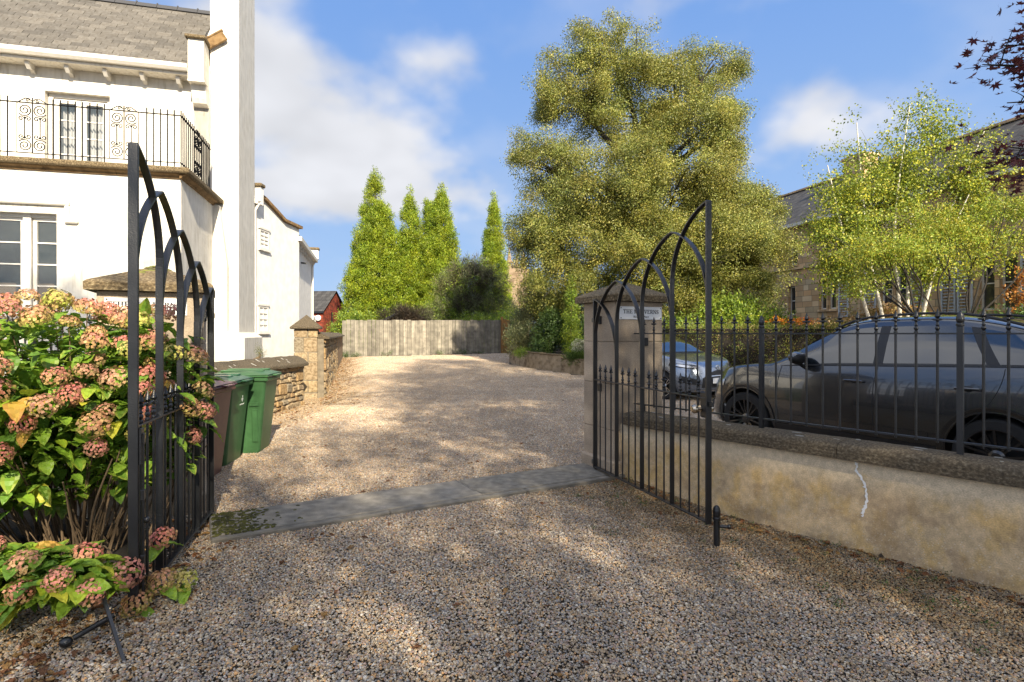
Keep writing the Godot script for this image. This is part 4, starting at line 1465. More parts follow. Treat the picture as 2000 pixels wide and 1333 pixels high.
func rails_on(q: Node3D, x0: float, x1: float, z: float, foot: float, posts: Array, step: float, first: float) -> void:
	var top := MB.new()
	top.box(Vector3((x0 + x1) / 2, 1.55, z), Vector3(x1 - x0, 0.012, 0.032))
	put("top_rail", top, M.iron, q)
	var low := MB.new()
	low.box(Vector3((x0 + x1) / 2, 0.79, z), Vector3(x1 - x0, 0.012, 0.034))
	put("bottom_rail", low, M.iron, q)
	var bar := MB.new()
	bar.rod(Vector3(0, 0.77, 0), Vector3(0, 1.556, 0), 0.0085, 8)
	var bm := bar.mesh()
	var fm := finial_mesh()
	var x := first
	while x < x1:
		var at_post := false
		for p in posts:
			if absf(x - p) < 0.05:
				at_post = true
		if not at_post and x > x0:
			var o := put("bar", bm, M.iron, q, Transform3D(Basis(), Vector3(x, 0, z)))
			put("finial", fm, M.iron, o, Transform3D(Basis(Vector3.UP, rng.randf_range(-0.06, 0.06)), Vector3(0, 1.553, 0)))
		x += step
	var pm := MB.new()
	pm.box(Vector3(0, (foot + 1.60) / 2, 0), Vector3(0.036, 1.60 - foot, 0.036))
	var pmm := pm.mesh()
	var pf := MB.new()
	pf.lathe([Vector2(0.018, 0), Vector2(0.026, 0.006), Vector2(0.026, 0.018), Vector2(0.019, 0.026), Vector2(0.024, 0.036), Vector2(0.026, 0.05), Vector2(0.023, 0.072), Vector2(0.014, 0.094), Vector2(0.005, 0.108), Vector2(0.0, 0.112)], 12)
	var pfm := pf.mesh()
	for p in posts:
		var o := put("post", pmm, M.iron, q, Transform3D(Basis(), Vector3(p, 0, z)))
		put("post_finial", pfm, M.iron, o, Transform3D(Basis(), Vector3(0, 1.60, 0)))


# coursed rubble: stones with uneven faces standing proud of the mortar, on the +z face of local axes
func rubble(parent: Node, x0: float, x1: float, y0: float, y1: float, z: float, sd: int, scale := 1.0) -> void:
	var r := RandomNumberGenerator.new()
	r.seed = sd
	var y := y0
	while y < y1 - 0.04:
		var h := minf(r.randf_range(0.10, 0.22) * scale, y1 - y)
		if y1 - y - h < 0.06:
			h = y1 - y
		var x := x0
		while x < x1 - 0.03:
			var w := minf(r.randf_range(0.13, 0.33) * scale, x1 - x)
			if x1 - x - w < 0.08:
				w = x1 - x
			var parts := [[x, y, w, h]]
			if h > 0.14 * scale and r.randf() < 0.5:
				var cut := r.randf_range(0.38, 0.62)
				var cw := r.randf_range(0.4, 0.6)
				parts = [[x, y, w, h * cut], [x, y + h * cut, w * cw, h * (1.0 - cut)], [x + w * cw, y + h * cut, w * (1.0 - cw), h * (1.0 - cut)]] if w > 0.2 else [[x, y, w, h * cut], [x, y + h * cut, w, h * (1.0 - cut)]]
			for q in parts:
				var m := MB.new()
				m.cbox(Vector3(q[0] + q[2] / 2, q[1] + q[3] / 2, z - 0.02 + r.randf_range(-0.004, 0.01)), Vector3(q[2] - 0.014, q[3] - 0.013, 0.07), 0.02, Basis(Vector3(0, 0, 1), r.randf_range(-0.09, 0.09)), 0.016, r)
				put("stone", m, M["stone%d" % (r.randi() % 6)], parent)
			x += w
		y += h


func rubble_wall() -> void:
	# low rubble wall beside the bins, ending at a capped pillar
	var a := Vector2(-4.78, 5.0)
	var b := Vector2(-4.25, 11.5)
	var bs := frame2(a, b)
	if bs.z.x < 0:
		bs = Basis(-bs.x, Vector3.UP, -bs.z)
	var flip := bs.x.dot(W(b.x, 0, b.y) - W(a.x, 0, a.y)) < 0
	var len := a.distance_to(b)
	var o := W(b.x, 0, b.y) if flip else W(a.x, 0, a.y)
	var w := thing("rubble_wall", "low golden rubble wall with dark sloping coping behind the wheelie bins", "wall", o, bs)
	put("core", bars([[Vector3(len / 2, 0.3, -0.18), Vector3(len, 1.24, 0.33)]]), M.mortar, w)
	if flip:
		rubble(w, 0.0, len - 1.6, 0.0, 0.92, 0.0, 41)
	else:
		rubble(w, 1.6, len, 0.0, 0.92, 0.0, 41)
	var r := RandomNumberGenerator.new()
	r.seed = 44
	var nst := 7
	for i in nst:
		var x0 := len * i / nst
		var x1 := len * (i + 1) / nst - 0.006
		var c := MB.new()
		var g := []
		for k in 9:
			var row := []
			for p in [Vector2(0.10, 0.90), Vector2(0.11, 0.945), Vector2(0.085, 0.97), Vector2(0.0, 1.03), Vector2(-0.10, 1.08), Vector2(-0.19, 1.105), Vector2(-0.30, 1.08), Vector2(-0.46, 0.96), Vector2(-0.47, 0.90)]:
				row.append(Vector3(lerpf(x0, x1, k / 8.0), p.y + r.randf_range(-0.007, 0.007), p.x + r.randf_range(-0.005, 0.005)))
			g.append(row)
		c.sheet(g, Vector3.UP, Vector3((x0 + x1) / 2, 0.93, -0.18))
		c.face([g[0][0], g[8][0], g[8][8], g[0][8]], Vector3.DOWN)
		c.face(g[0], Vector3(-1, 0, 0))
		c.face(g[8], Vector3(1, 0, 0))
		var cs := put("coping_stone", c, M.darkcoping, w)
		for k in 4:
			var sp := MB.new()
			var zz := r.randf_range(-0.15, 0.06)
			sp.ball(Vector3(r.randf_range(x0 + 0.05, x1 - 0.05), 1.035 - zz * 0.52, zz), Vector3(r.randf_range(0.006, 0.022), 0.006, r.randf_range(0.012, 0.045)), 8, 4, Basis(Vector3.RIGHT, 0.48))
			put("lichen_patch", sp, M.lichen_white, cs)
	# pillar of squared blocks
	var p := W(-4.74, 0.1, 12.22)
	var pb := Basis(Vector3(0.966, 0, -0.26), Vector3.UP, Vector3(0.26, 0, 0.966))
	var pl := thing("stone_pillar", "square stone pillar with pyramid cap where the rubble wall changes height", "pillar", p, pb)
	var y := -0.15
	var rows := [0.30, 0.27, 0.40, 0.22, 0.32, 0.19]
	for i in rows.size():
		var hh: float = rows[i]
		var split := 0.29 if i % 2 else 0.20
		for q in [[0.0, split], [split, 0.49 - split]]:
			for zz in [[-0.125, 0.245], [-0.37, 0.245]]:
				var m := MB.new()
				m.cbox(Vector3(q[0] + q[1] / 2, y + hh / 2, zz[0]), Vector3(q[1] - 0.008, hh - 0.008, zz[1] - 0.006), 0.014, Basis(), 0.006, r)
				put("stone", m, M["stone%d" % [0, 1, 4, 3, 0][r.randi() % 5]], pl)
		y += hh
	put("core", bars([[Vector3(0.245, 0.70, -0.245), Vector3(0.46, 1.66, 0.46)]]), M.mortar, pl)
	var cp := MB.new()
	cp.cbox(Vector3(0.245, 1.575, -0.245), Vector3(0.64, 0.05, 0.64), 0.012)
	for k in 4:
		var bb := Basis(Vector3.UP, k * PI / 2)
		var c := Vector3(0.245, 0, -0.245)
		cp.face([c + bb * Vector3(-0.31, 1.60, 0.31), c + bb * Vector3(0.31, 1.60, 0.31), c + Vector3(0, 1.87, 0)], bb * Vector3(0, 0.6, 1))
	put("pillar_cap", cp, M.darkcoping, pl)
	# higher length of wall running back to the fence
	var a2 := Vector2(-4.16, 12.5)
	var b2 := Vector2(-8.1, 26.9)
	var bs2 := Basis(Vector3(-0.264, 0, -0.9645), Vector3.UP, Vector3(0.9645, 0, -0.264))
	var len2 := a2.distance_to(b2)
	var w2 := thing("rubble_wall", "taller rubble wall running back from the capped pillar to the timber fence", "wall", W(a2.x, 0.1, a2.y), bs2)
	put("core", bars([[Vector3(len2 / 2, 0.55, -0.20), Vector3(len2, 1.6, 0.36)]]), M.mortar, w2)
	rubble(w2, 0.05, 8.0, 0.0, 1.33, 0.0, 47, 1.25)
	var r2 := MB.new()
	r2.box(Vector3((8.0 + len2) / 2, 0.6, -0.02), Vector3(len2 - 8.0, 1.5, 0.06))
	put("rubble_face", r2, mat(lin(0.42, 0.33, 0.21), 0.95, ashlar_texture(), 0.9, T.dirt, 0.6, null, 0.0, false), w2)
	for i in 13:
		var cs2 := MB.new()
		cs2.prism(PackedVector2Array([Vector2(0.10, 1.33), Vector2(0.10, 1.37), Vector2(-0.16, 1.49), Vector2(-0.44, 1.37), Vector2(-0.44, 1.33)]), Vector3(len2 * i / 13, 0, 0), Vector3(0, 0, 1), Vector3.UP, Vector3(len2 / 13 - 0.01, 0, 0))
		put("coping_stone", cs2, M.darkcoping, w2)


func back_fence() -> void:
	var a := Vector2(-8.3, 27.5)
	var b := Vector2(-0.60, 31.0)
	var bs := frame2(a, b)
	var f := thing("timber_fence", "weathered grey close board timber fence across the end of the drive", "fence", W(a.x, 0.38, a.y), bs)
	var zs := 1.0 if bs.z.z > 0 else -1.0
	var len := a.distance_to(b)
	var n := 42
	var wd := len / n
	var meshes := []
	for i in 3:
		var m := MB.new()
		m.cbox(Vector3(0, 0.93, 0), Vector3(wd - 0.012, 1.80, 0.02), 0.004)
		meshes.append(m.mesh())
	for i in n:
		var x := wd * (i + 0.5)
		var lift := 0.075 * x / len
		put("board", meshes[i % 3], M["board%d" % (rng.randi() % 5)], f, Transform3D(Basis(Vector3.UP, rng.randf_range(-0.05, 0.05)) * Basis(Vector3(0, 0, 1), rng.randf_range(-0.004, 0.004)), Vector3(x, lift + rng.randf_range(-0.025, 0.02), zs * rng.randf_range(-0.006, 0.006))))
	for y in [0.4, 1.4]:
		put("rail", bars([[Vector3(len / 2, y, -zs * 0.06), Vector3(len, 0.09, 0.05)]]), M.board1, f)
	put("gravel_board", bars([[Vector3(len / 2, -0.02, zs * 0.012), Vector3(len, 0.16, 0.03)]]), M.board3, f)
	# newer orange panel at its right end
	var nf := thing("short_timber_fence", "short fresh orange timber panel between the grey fence and the shrubs", "fence", W(-0.57, 0.42, 31.0), bs)
	for i in 3:
		var m := MB.new()
		m.cbox(Vector3(0.09 + i * 0.17, 0.95, 0), Vector3(0.16, 1.95 - 0.04 * i, 0.024), 0.004)
		put("board", m, M.freshwood, nf)
	put("post", bars([[Vector3(0.0, 1.0, 0.02 * zs), Vector3(0.10, 2.1, 0.10)]]), M.freshwood, nf)


func planter() -> void:
	# curved retaining wall of rendered blocks with a thin coping, raised bed behind
	var path := [Vector2(-0.05, 26.5), Vector2(-0.12, 24.4), Vector2(0.0, 22.7), Vector2(0.45, 21.2), Vector2(1.0, 20.0), Vector2(1.66, 18.9), Vector2(2.35, 17.85), Vector2(3.0, 17.1), Vector2(4.4, 17.3)]
	var pm := mat(lin(0.66, 0.54, 0.38), 0.92, T.fine, 1.2, T.dirt, 0.35, T.bump, 0.3)
	var p := thing("retaining_wall", "curved pale rendered retaining wall holding the raised shrub bed", "wall", W(path[2].x, 0, path[2].y))
	var o := p.position
	for i in path.size() - 1:
		var a: Vector2 = path[i]
		var b: Vector2 = path[i + 1]
		var y0 := gy(0, (a.y + b.y) / 2)
		var d := (b - a).normalized()
		var nrm := Vector2(-d.y, d.x)
		if nrm.dot(Vector2(1, 0.6)) < 0:
			nrm = -nrm
		var m := MB.new()
		var drop := 0.10 if i >= 5 else 0.0
		var top := y0 + 0.56 - drop
		var q := [W(a.x, 0, a.y) - o, W(b.x, 0, b.y) - o - Vector3(d.x, 0, -d.y) * 0.012, W(b.x + nrm.x * 0.22, 0, b.y + nrm.y * 0.22) - o, W(a.x + nrm.x * 0.22, 0, a.y + nrm.y * 0.22) - o]
		m.face([q[0] + Vector3.UP * (y0 - 0.4), q[1] + Vector3.UP * (y0 - 0.4), q[1] + Vector3.UP * top, q[0] + Vector3.UP * top], Vector3(-nrm.x, 0, nrm.y))
		m.face([q[0] + Vector3.UP * top, q[1] + Vector3.UP * top, q[2] + Vector3.UP * top, q[3] + Vector3.UP * top], Vector3.UP)
		m.face([q[1] + Vector3.UP * (y0 - 0.4), q[2] + Vector3.UP * (y0 - 0.4), q[2] + Vector3.UP * top, q[1] + Vector3.UP * top], Vector3(d.x, 0, -d.y))
		m.face([q[0] + Vector3.UP * (y0 - 0.4), q[3] + Vector3.UP * (y0 - 0.4), q[3] + Vector3.UP * top, q[0] + Vector3.UP * top], Vector3(-d.x, 0, d.y))
		put("wall_section", m, pm, p)
		var c := MB.new()
		var cx: Vector3 = q[0] + (q[1] - q[0]) / 2 + (q[3] - q[0]) / 2 + Vector3.UP * (top + 0.022)
		c.cbox(cx, Vector3((q[1] - q[0]).length() + 0.02, 0.04, 0.27), 0.008, Basis(Vector3(d.x, 0, -d.y), Vector3.UP, Vector3(d.x, 0, -d.y).cross(Vector3.UP)))
		put("coping", c, M.cap, p)
	var soil := MB.new()
	var poly := PackedVector2Array()
	for i in path.size():
		poly.append(path[i] + Vector2(0.1, 0.06))
	poly.append(Vector2(9, 17.4))
	poly.append(Vector2(12, 24))
	poly.append(Vector2(8, 33))
	poly.append(Vector2(0.2, 33))
	var tr := Geometry2D.triangulate_polygon(poly)
	for i in range(0, tr.size(), 3):
		var q := []
		for k in 3:
			var w := poly[tr[i + k]]
			q.append(W(w.x, gy(0, w.y) + 0.44, w.y))
		soil.face(q, Vector3.UP)
	structure("planting_bed_ground", soil, M.soil, "dark soil of the raised bed")


# ---------------------------------------------------------------- leaves
var S := {}


# a spray of loose leaves round a short twig
func sprig(n: int, rad: Vector3, ln: float, wd: float, cols: Array, sd: int, droop := 0.0, up := 0.0) -> ArrayMesh:
	var r := RandomNumberGenerator.new()
	r.seed = sd
	var mb := MB.new()
	for i in n:
		var o := Vector3(r.randfn(), r.randfn(), r.randfn()).normalized() * pow(r.randf(), 0.5)
		var p := o * rad
		var dir := (o + Vector3(r.randfn(), r.randfn(), r.randfn()) * 0.55 + Vector3(0, up - droop, 0)).normalized()
		var side := dir.cross(Vector3(r.randfn(), r.randfn(), r.randfn())).normalized()
		var nn := dir.cross(side)
		if nn.dot(o) < 0.0:
			nn = -nn
		var sn := (nn + o * 0.5 + Vector3(0, 0.15, 0)).normalized()
		var k := r.randf_range(0.72, 1.28)
		var cc: Color = cols[r.randi() % cols.size()]
		mb.col = Color(cc.r * k, cc.g * k, cc.b * k)
		var l := ln * r.randf_range(0.7, 1.2)
		var w := wd * r.randf_range(0.8, 1.15)
		var b := p + dir * l * 0.45
		var tip := p + dir * l + nn * l * 0.08
		mb.tri(p, b + side * w * 0.5 + nn * w * 0.15, tip, sn, (sn - side * 0.2).normalized(), sn)
		mb.tri(p, tip, b - side * w * 0.5 + nn * w * 0.15, sn, sn, (sn + side * 0.2).normalized())
	return mb.mesh()


func make_sprigs() -> void:
	var oak := [Color(0.2527, 0.2677, 0.0530), Color(0.1768, 0.2031, 0.0424), Color(0.3200, 0.3139, 0.0728), Color(0.1263, 0.1514, 0.0344), Color(0.2189, 0.2493, 0.0662), Color(0.3537, 0.3232, 0.0861)]
	S.oak = [sprig(62, Vector3(0.32, 0.30, 0.32), 0.075, 0.036, oak, 1, 0.35), sprig(62, Vector3(0.28, 0.36, 0.28), 0.07, 0.034, oak, 2, 0.5), sprig(56, Vector3(0.34, 0.26, 0.34), 0.078, 0.036, oak, 3, 0.3)]
	var con := [Color(0.2669, 0.3501, 0.0231), Color(0.2068, 0.2929, 0.0206), Color(0.3336, 0.3928, 0.0284), Color(0.1466, 0.2285, 0.0206), Color(0.2936, 0.3287, 0.0257)]
	S.conifer = [sprig(54, Vector3(0.24, 0.34, 0.24), 0.15, 0.042, con, 4, 0.0, 0.7), sprig(54, Vector3(0.26, 0.30, 0.26), 0.15, 0.04, con, 5, 0.0, 0.5)]
	var bir := [Color(0.2903, 0.336, 0.036), Color(0.2228, 0.287, 0.0336), Color(0.405, 0.399, 0.042), Color(0.162, 0.231, 0.03)]
	S.birch = [sprig(20, Vector3(0.24, 0.26, 0.24), 0.062, 0.046, bir, 6, 0.5), sprig(18, Vector3(0.22, 0.30, 0.22), 0.06, 0.045, bir, 7, 0.6)]
	var jap := [Color(0.2646, 0.3276, 0.0360), Color(0.2095, 0.2912, 0.0336), Color(0.3528, 0.3640, 0.0384), Color(0.3969, 0.3786, 0.0480), Color(0.1654, 0.2548, 0.0312)]
	S.maple = [sprig(30, Vector3(0.26, 0.09, 0.26), 0.062, 0.03, jap, 8, 0.15), sprig(28, Vector3(0.24, 0.08, 0.28), 0.06, 0.028, jap, 9, 0.2)]
	var lau := [Color(0.221, 0.3055, 0.0312), Color(0.156, 0.2405, 0.0312), Color(0.312, 0.364, 0.036), Color(0.1105, 0.182, 0.0264)]
	S.laurel = [sprig(34, Vector3(0.24, 0.2, 0.24), 0.10, 0.042, lau, 10, 0.0, 0.3), sprig(32, Vector3(0.22, 0.2, 0.22), 0.095, 0.04, lau, 11, 0.0, 0.2)]
	var drk := [Color(0.049, 0.0972, 0.0234), Color(0.07, 0.1283, 0.0286), Color(0.0392, 0.0743, 0.0208), Color(0.091, 0.1485, 0.0338)]
	S.dark = [sprig(40, Vector3(0.22, 0.2, 0.22), 0.085, 0.04, drk, 12, 0.0, 0.2), sprig(38, Vector3(0.24, 0.18, 0.24), 0.08, 0.036, drk, 13)]
	var gry := [Color(0.182, 0.203, 0.091), Color(0.14, 0.168, 0.0715), Color(0.224, 0.231, 0.1105), Color(0.112, 0.133, 0.0585)]
	S.grey = [sprig(50, Vector3(0.18, 0.30, 0.18), 0.075, 0.02, gry, 14, 0.0, 0.9), sprig(46, Vector3(0.2, 0.26, 0.2), 0.07, 0.02, gry, 15, 0.0, 0.7)]
	var hed := [Color(0.1602, 0.1979, 0.0336), Color(0.2073, 0.2262, 0.0403), Color(0.1131, 0.1508, 0.0269), Color(0.2828, 0.1885, 0.0672), Color(0.1885, 0.2262, 0.0370)]
	S.hedge = [sprig(44, Vector3(0.15, 0.15, 0.15), 0.04, 0.024, hed, 16), sprig(44, Vector3(0.15, 0.15, 0.15), 0.042, 0.022, hed, 17)]
	var pin := [Color(0.506, 0.3335, 0.165), Color(0.414, 0.3105, 0.11), Color(0.575, 0.414, 0.22), Color(0.299, 0.2875, 0.066), Color(0.483, 0.276, 0.11)]
	S.pink = [sprig(36, Vector3(0.22, 0.17, 0.22), 0.08, 0.045, pin, 18, 0.0, 0.2), sprig(34, Vector3(0.2, 0.18, 0.2), 0.075, 0.045, pin, 19)]
	var rust := [Color(0.34, 0.13, 0.03), Color(0.42, 0.20, 0.04), Color(0.25, 0.10, 0.03)]
	S.rust = [sprig(26, Vector3(0.18, 0.15, 0.18), 0.08, 0.045, rust, 20)]
	var orange := [Color(0.62, 0.20, 0.015), Color(0.70, 0.33, 0.02), Color(0.5, 0.13, 0.01)]
	S.orange = [sprig(22, Vector3(0.10, 0.06, 0.10), 0.05, 0.04, orange, 21, 0.0, 0.5)]
	var whi := [Color(0.60, 0.62, 0.50), Color(0.50, 0.54, 0.40), Color(0.14, 0.19, 0.07), Color(0.66, 0.66, 0.58)]
	S.white = [sprig(40, Vector3(0.14, 0.12, 0.14), 0.045, 0.02, whi, 22, 0.0, 0.5)]
	var gra := [Color(0.09, 0.15, 0.03), Color(0.13, 0.19, 0.035), Color(0.07, 0.11, 0.025)]
	S.grass = [sprig(34, Vector3(0.10, 0.04, 0.10), 0.20, 0.012, gra, 23, 0.0, 1.3), sprig(34, Vector3(0.12, 0.04, 0.12), 0.17, 0.012, gra, 24, 0.0, 0.9)]
	var bare := [Color(0.11, 0.09, 0.065), Color(0.08, 0.065, 0.05)]
	S.twig = [sprig(26, Vector3(0.10, 0.08, 0.10), 0.50, 0.010, bare, 25, 0.0, 0.5)]
	var sha := [Color(0.10, 0.12, 0.03), Color(0.13, 0.14, 0.03), Color(0.16, 0.13, 0.035)]
	S.street = [sprig(40, Vector3(0.6, 0.35, 0.6), 0.125, 0.085, sha, 26, 0.2), sprig(40, Vector3(0.5, 0.5, 0.5), 0.12, 0.08, sha, 27, 0.2)]


# fill blobs [centre, radii] with sprays; gaps open where the noise is low
func crown(parent: Node3D, blobs: Array, count: int, sprays: Array, sd: int, s0 := 0.8, s1 := 1.3, gap := -0.25, freq := 0.5, shell := 0.42, tint := 0.22, called := "crown", tilt := 0.35, mt: Material = null) -> void:
	var r := RandomNumberGenerator.new()
	r.seed = sd
	var f := FastNoiseLite.new()
	f.seed = sd
	f.frequency = freq
	f.fractal_octaves = 2
	f.noise_type = FastNoiseLite.TYPE_SIMPLEX_SMOOTH
	var total := 0.0
	var wts := []
	for b in blobs:
		var q: Vector3 = b[1]
		var w: float = pow(q.x * q.y * q.z, 0.72) * (b[2] if b.size() > 2 else 1.0)
		total += w
		wts.append(w)
	var lists := []
	for k in sprays.size():
		lists.append([])
	var tries := 0
	var made := 0
	while made < count and tries < count * 4:
		tries += 1
		var pick := r.randf() * total
		var bi := 0
		while pick > wts[bi] and bi < wts.size() - 1:
			pick -= wts[bi]
			bi += 1
		var o := Vector3(r.randfn(), r.randfn(), r.randfn()).normalized()
		var rr := pow(r.randf(), shell)
		var c: Vector3 = blobs[bi][0]
		var q: Vector3 = blobs[bi][1]
		var p := c + o * q * rr * (1.0 + 0.30 * f.get_noise_3dv(c * 3.0 + o * 2.6))
		if f.get_noise_3dv(p) < gap + 0.25 * (1.0 - rr):
			continue
		made += 1
		var up := Vector3.UP.lerp(o, tilt).normalized()
		var b := Basis(Quaternion(Vector3.UP, up)) * Basis(Vector3.UP, r.randf() * TAU)
		b = b.scaled(Vector3.ONE * r.randf_range(s0, s1))
		var t := 1.0 + tint * f.get_noise_3dv(p * 1.7 + Vector3(50, 0, 0)) * 1.6 + r.randf_range(-0.12, 0.12)
		var hue := 0.16 * f.get_noise_3dv(p * 1.1 + Vector3(0, 90, 30))
		lists[r.randi() % lists.size()].append([Transform3D(b, p), Color(t * (1.02 + hue), t, t * (0.95 - hue))])
	for k in sprays.size():
		if lists[k].size():
			stuff(multi(called, sprays[k], mt if mt else M.leaf, lists[k], parent))


func limb(parent: Node3D, called: String, pts: Array, r0: float, r1: float, m: Material, sides := 7) -> void:
	var mb := MB.new()
	var n := pts.size()
	var fine := []
	var rad := []
	for i in n - 1:
		for k in 4:
			var t := k / 4.0
			var p0: Vector3 = pts[maxi(i - 1, 0)]
			var p3: Vector3 = pts[mini(i + 2, n - 1)]
			fine.append(pts[i].cubic_interpolate(pts[i + 1], p0, p3, t))
	fine.append(pts[n - 1])
	for i in fine.size():
		rad.append(lerpf(r0, r1, pow(float(i) / (fine.size() - 1), 0.8)))
	mb.tube(fine, rad, sides)
	put(called, mb, m, parent)


func plant(called: String, label: String, category: String, at: Vector3, group := "") -> Node3D:
	return thing(called, label, category, at, Basis(), group)


# crooked limbs from a point on the trunk to the middle of each blob, with two or three twigs each
func limbs_to(parent: Node3D, from: Vector3, blobs: Array, r0: float, m: Material, sd: int) -> void:
	var r := RandomNumberGenerator.new()
	r.seed = sd
	for b in blobs:
		var c: Vector3 = b[0]
		var q: Vector3 = b[1]
		var mid := from.lerp(c, 0.5) + Vector3(r.randf_range(-0.3, 0.3), r.randf_range(-0.1, 0.5), r.randf_range(-0.3, 0.3))
		limb(parent, "limb", [from, mid, c], r0, r0 * 0.3, m, 6)
		for k in 3:
			var e := c + Vector3(r.randf_range(-1, 1), r.randf_range(-0.3, 1), r.randf_range(-1, 1)).normalized() * q * 0.9
			limb(parent, "twig", [mid.lerp(c, 0.5 + 0.15 * k), mid.lerp(e, 0.6) + Vector3(0, 0.15, 0), e], r0 * 0.3, r0 * 0.06, m, 5)


func trees() -> void:
	# five golden conifers behind the timber fence
	var cons := [
		["tallest golden green conifer, leftmost behind the timber fence", -9.6, 39.5, 12.6, 2.15],
		["narrow golden conifer next to the tallest one, second from the left", -7.35, 40.5, 11.2, 1.6],
		["slim conifer squeezed between two wider golden conifers", -6.3, 42.5, 11.5, 1.3],
		["broad pointed golden conifer at the right of the conifer group", -5.05, 40.0, 11.5, 1.7],
		["lone conifer tip standing clear beside the big olive green oak", -1.5, 47.0, 12.5, 1.3],
	]
	for i in cons.size():
		var q: Array = cons[i]
		var at := W(q[1], 0.5, q[2])
		var t := plant("conifer_tree", q[0], "tree", at, "golden conifers behind the timber fence")
		limb(t, "trunk", [Vector3.ZERO, Vector3(0.05, q[3] * 0.5, 0), Vector3(0, q[3] * 0.97, 0)], 0.22, 0.03, M.bark)
		var bl := []
		var h: float = q[3]
		var w: float = q[4]
		var r := RandomNumberGenerator.new()
		r.seed = 500 + i
		for k in 17:
			var f := k / 16.0
			var rr := w * (1.0 - pow(f, 2.1)) * (0.92 + 0.12 * r.randf()) + 0.16
			bl.append([Vector3(r.randf_range(-0.06, 0.06) * w, h * (0.04 + 0.92 * f), r.randf_range(-0.06, 0.06) * w), Vector3(rr, h * 0.075, rr)])
		for k in 34:
			# upright fronds that feather the outline
			var f := pow(r.randf(), 0.8)
			var a := r.randf() * TAU
			var rr := w * (1.0 - pow(f, 2.1)) + 0.05
			bl.append([Vector3(cos(a) * rr * 0.93, h * (0.05 + 0.88 * f), sin(a) * rr * 0.93), Vector3(0.24, 0.6, 0.24), 1.3])
		crown(t, bl, int(3600 * w * h / 25.0), S.conifer, 510 + i, 0.75, 1.15, -0.42, 0.65, 0.30, 0.25, "crown", 0.30)
	# dull dark green yew-like tree with bare twigs in front of the conifers
	var t2 := plant("yew_tree", "dark spreading tree with bare twigs above the right half of the fence", "tree", W(-3.0, 0.5, 36.0))
	var b2 := [[Vector3(0.3, 3.6, 0), Vector3(2.1, 1.7, 1.4)], [Vector3(-1.4, 2.2, 0.4), Vector3(1.6, 1.3, 1.2)], [Vector3(1.7, 2.3, 0.3), Vector3(1.7, 1.4, 1.2)], [Vector3(0.4, 5.0, 0), Vector3(1.4, 0.9, 1.0), 0.7], [Vector3(-1.1, 4.2, 0), Vector3(1.1, 0.9, 0.9), 0.8], [Vector3(1.7, 4.2, 0), Vector3(1.0, 0.9, 0.9), 0.8], [Vector3(0.0, 1.3, 0.6), Vector3(2.9, 0.9, 1.0)], [Vector3(-2.3, 1.5, 0.3), Vector3(1.0, 1.0, 0.8)]]
	limb(t2, "trunk", [Vector3.ZERO, Vector3(0.1, 1.6, 0), Vector3(0.3, 3.4, 0)], 0.25, 0.12, M.darkbark)
	limbs_to(t2, Vector3(0.2, 2.2, 0), b2, 0.09, M.darkbark, 31)
	crown(t2, b2, 700, S.laurel, 520, 0.8, 1.3, -0.12, 0.6, 0.45, 0.3)
	crown(t2, b2, 1500, S.grey, 522, 1.0, 1.6, -0.12, 0.6, 0.45, 0.3)
	crown(t2, [b2[0], b2[3], b2[5]], 260, S.twig, 521, 0.8, 1.4, -0.4, 0.6, 0.6, 0.3, "branches", 0.7, M.dryleaf)
	# big holm oak
	var d := 23.0
	var base := W(5.7, 0.5, d)
	var oak := plant("holm_oak", "huge olive green evergreen oak towering behind the right gate pier", "tree", base)
	var lobes := [
		[-1.73, 12.59, 0.0, 1.76, 1.59, 1.0], [-3.4, 10.71, 0.3, 1.51, 1.88, 1.0], [-0.89, 10.5, 0.0, 2.51, 2.09, 1.0], [1.3, 11.55, -0.6, 1.3, 1.3, 0.55], [2.66, 12.17, -0.3, 1.0, 0.92, 0.55],
		[3.29, 10.19, -0.4, 0.84, 0.79, 0.55], [1.83, 9.14, 0.3, 1.99, 1.88, 1.0], [-4.55, 7.89, 0.4, 1.51, 1.3, 1.0], [-4.03, 5.48, 0.6, 1.71, 1.63, 1.0], [-1.94, 6.63, 1.2, 2.61, 1.99, 1.0],
		[0.68, 6.32, 1.1, 2.4, 1.99, 1.0], [2.56, 7.36, 0.2, 1.38, 1.67, 1.0], [-2.56, 4.23, 1.0, 2.3, 1.78, 1.0], [-0.05, 4.23, 1.3, 2.51, 1.88, 1.0], [2.35, 4.65, 0.9, 2.2, 1.88, 1.0],
		[4.02, 5.48, 0.3, 1.3, 1.46, 1.0], [4.23, 3.81, 0.3, 1.46, 1.57, 1.0], [-3.61, 2.97, 0.8, 1.88, 1.46, 1.0], [-0.68, 2.35, 1.0, 2.3, 1.25, 1.0], [2.35, 2.66, 0.8, 2.3, 1.36, 1.0],
		[-5.18, 4.86, 0.3, 0.96, 1.25, 1.0]]
	var bo := []
	for q in lobes:
		bo.append([Vector3(q[0], q[1], q[2]), Vector3(q[3], q[4], (q[3] + q[4]) * 0.45), q[5]])
	limb(oak, "trunk", [Vector3.ZERO, Vector3(0.1, 2.0, 0), Vector3(-0.1, 4.2, 0), Vector3(0.0, 7.0, 0), Vector3(-0.4, 10.5, 0)], 0.5, 0.10, M.darkbark, 9)
	limbs_to(oak, Vector3(0, 4.6, 0), bo.slice(7, 21), 0.19, M.darkbark, 33)
	limbs_to(oak, Vector3(0, 7.2, 0), bo.slice(0, 7), 0.17, M.darkbark, 34)
	# each lobe is built of smaller clumps, with a thinner filling between them
	var r5 := RandomNumberGenerator.new()
	r5.seed = 78
	var clumps := []
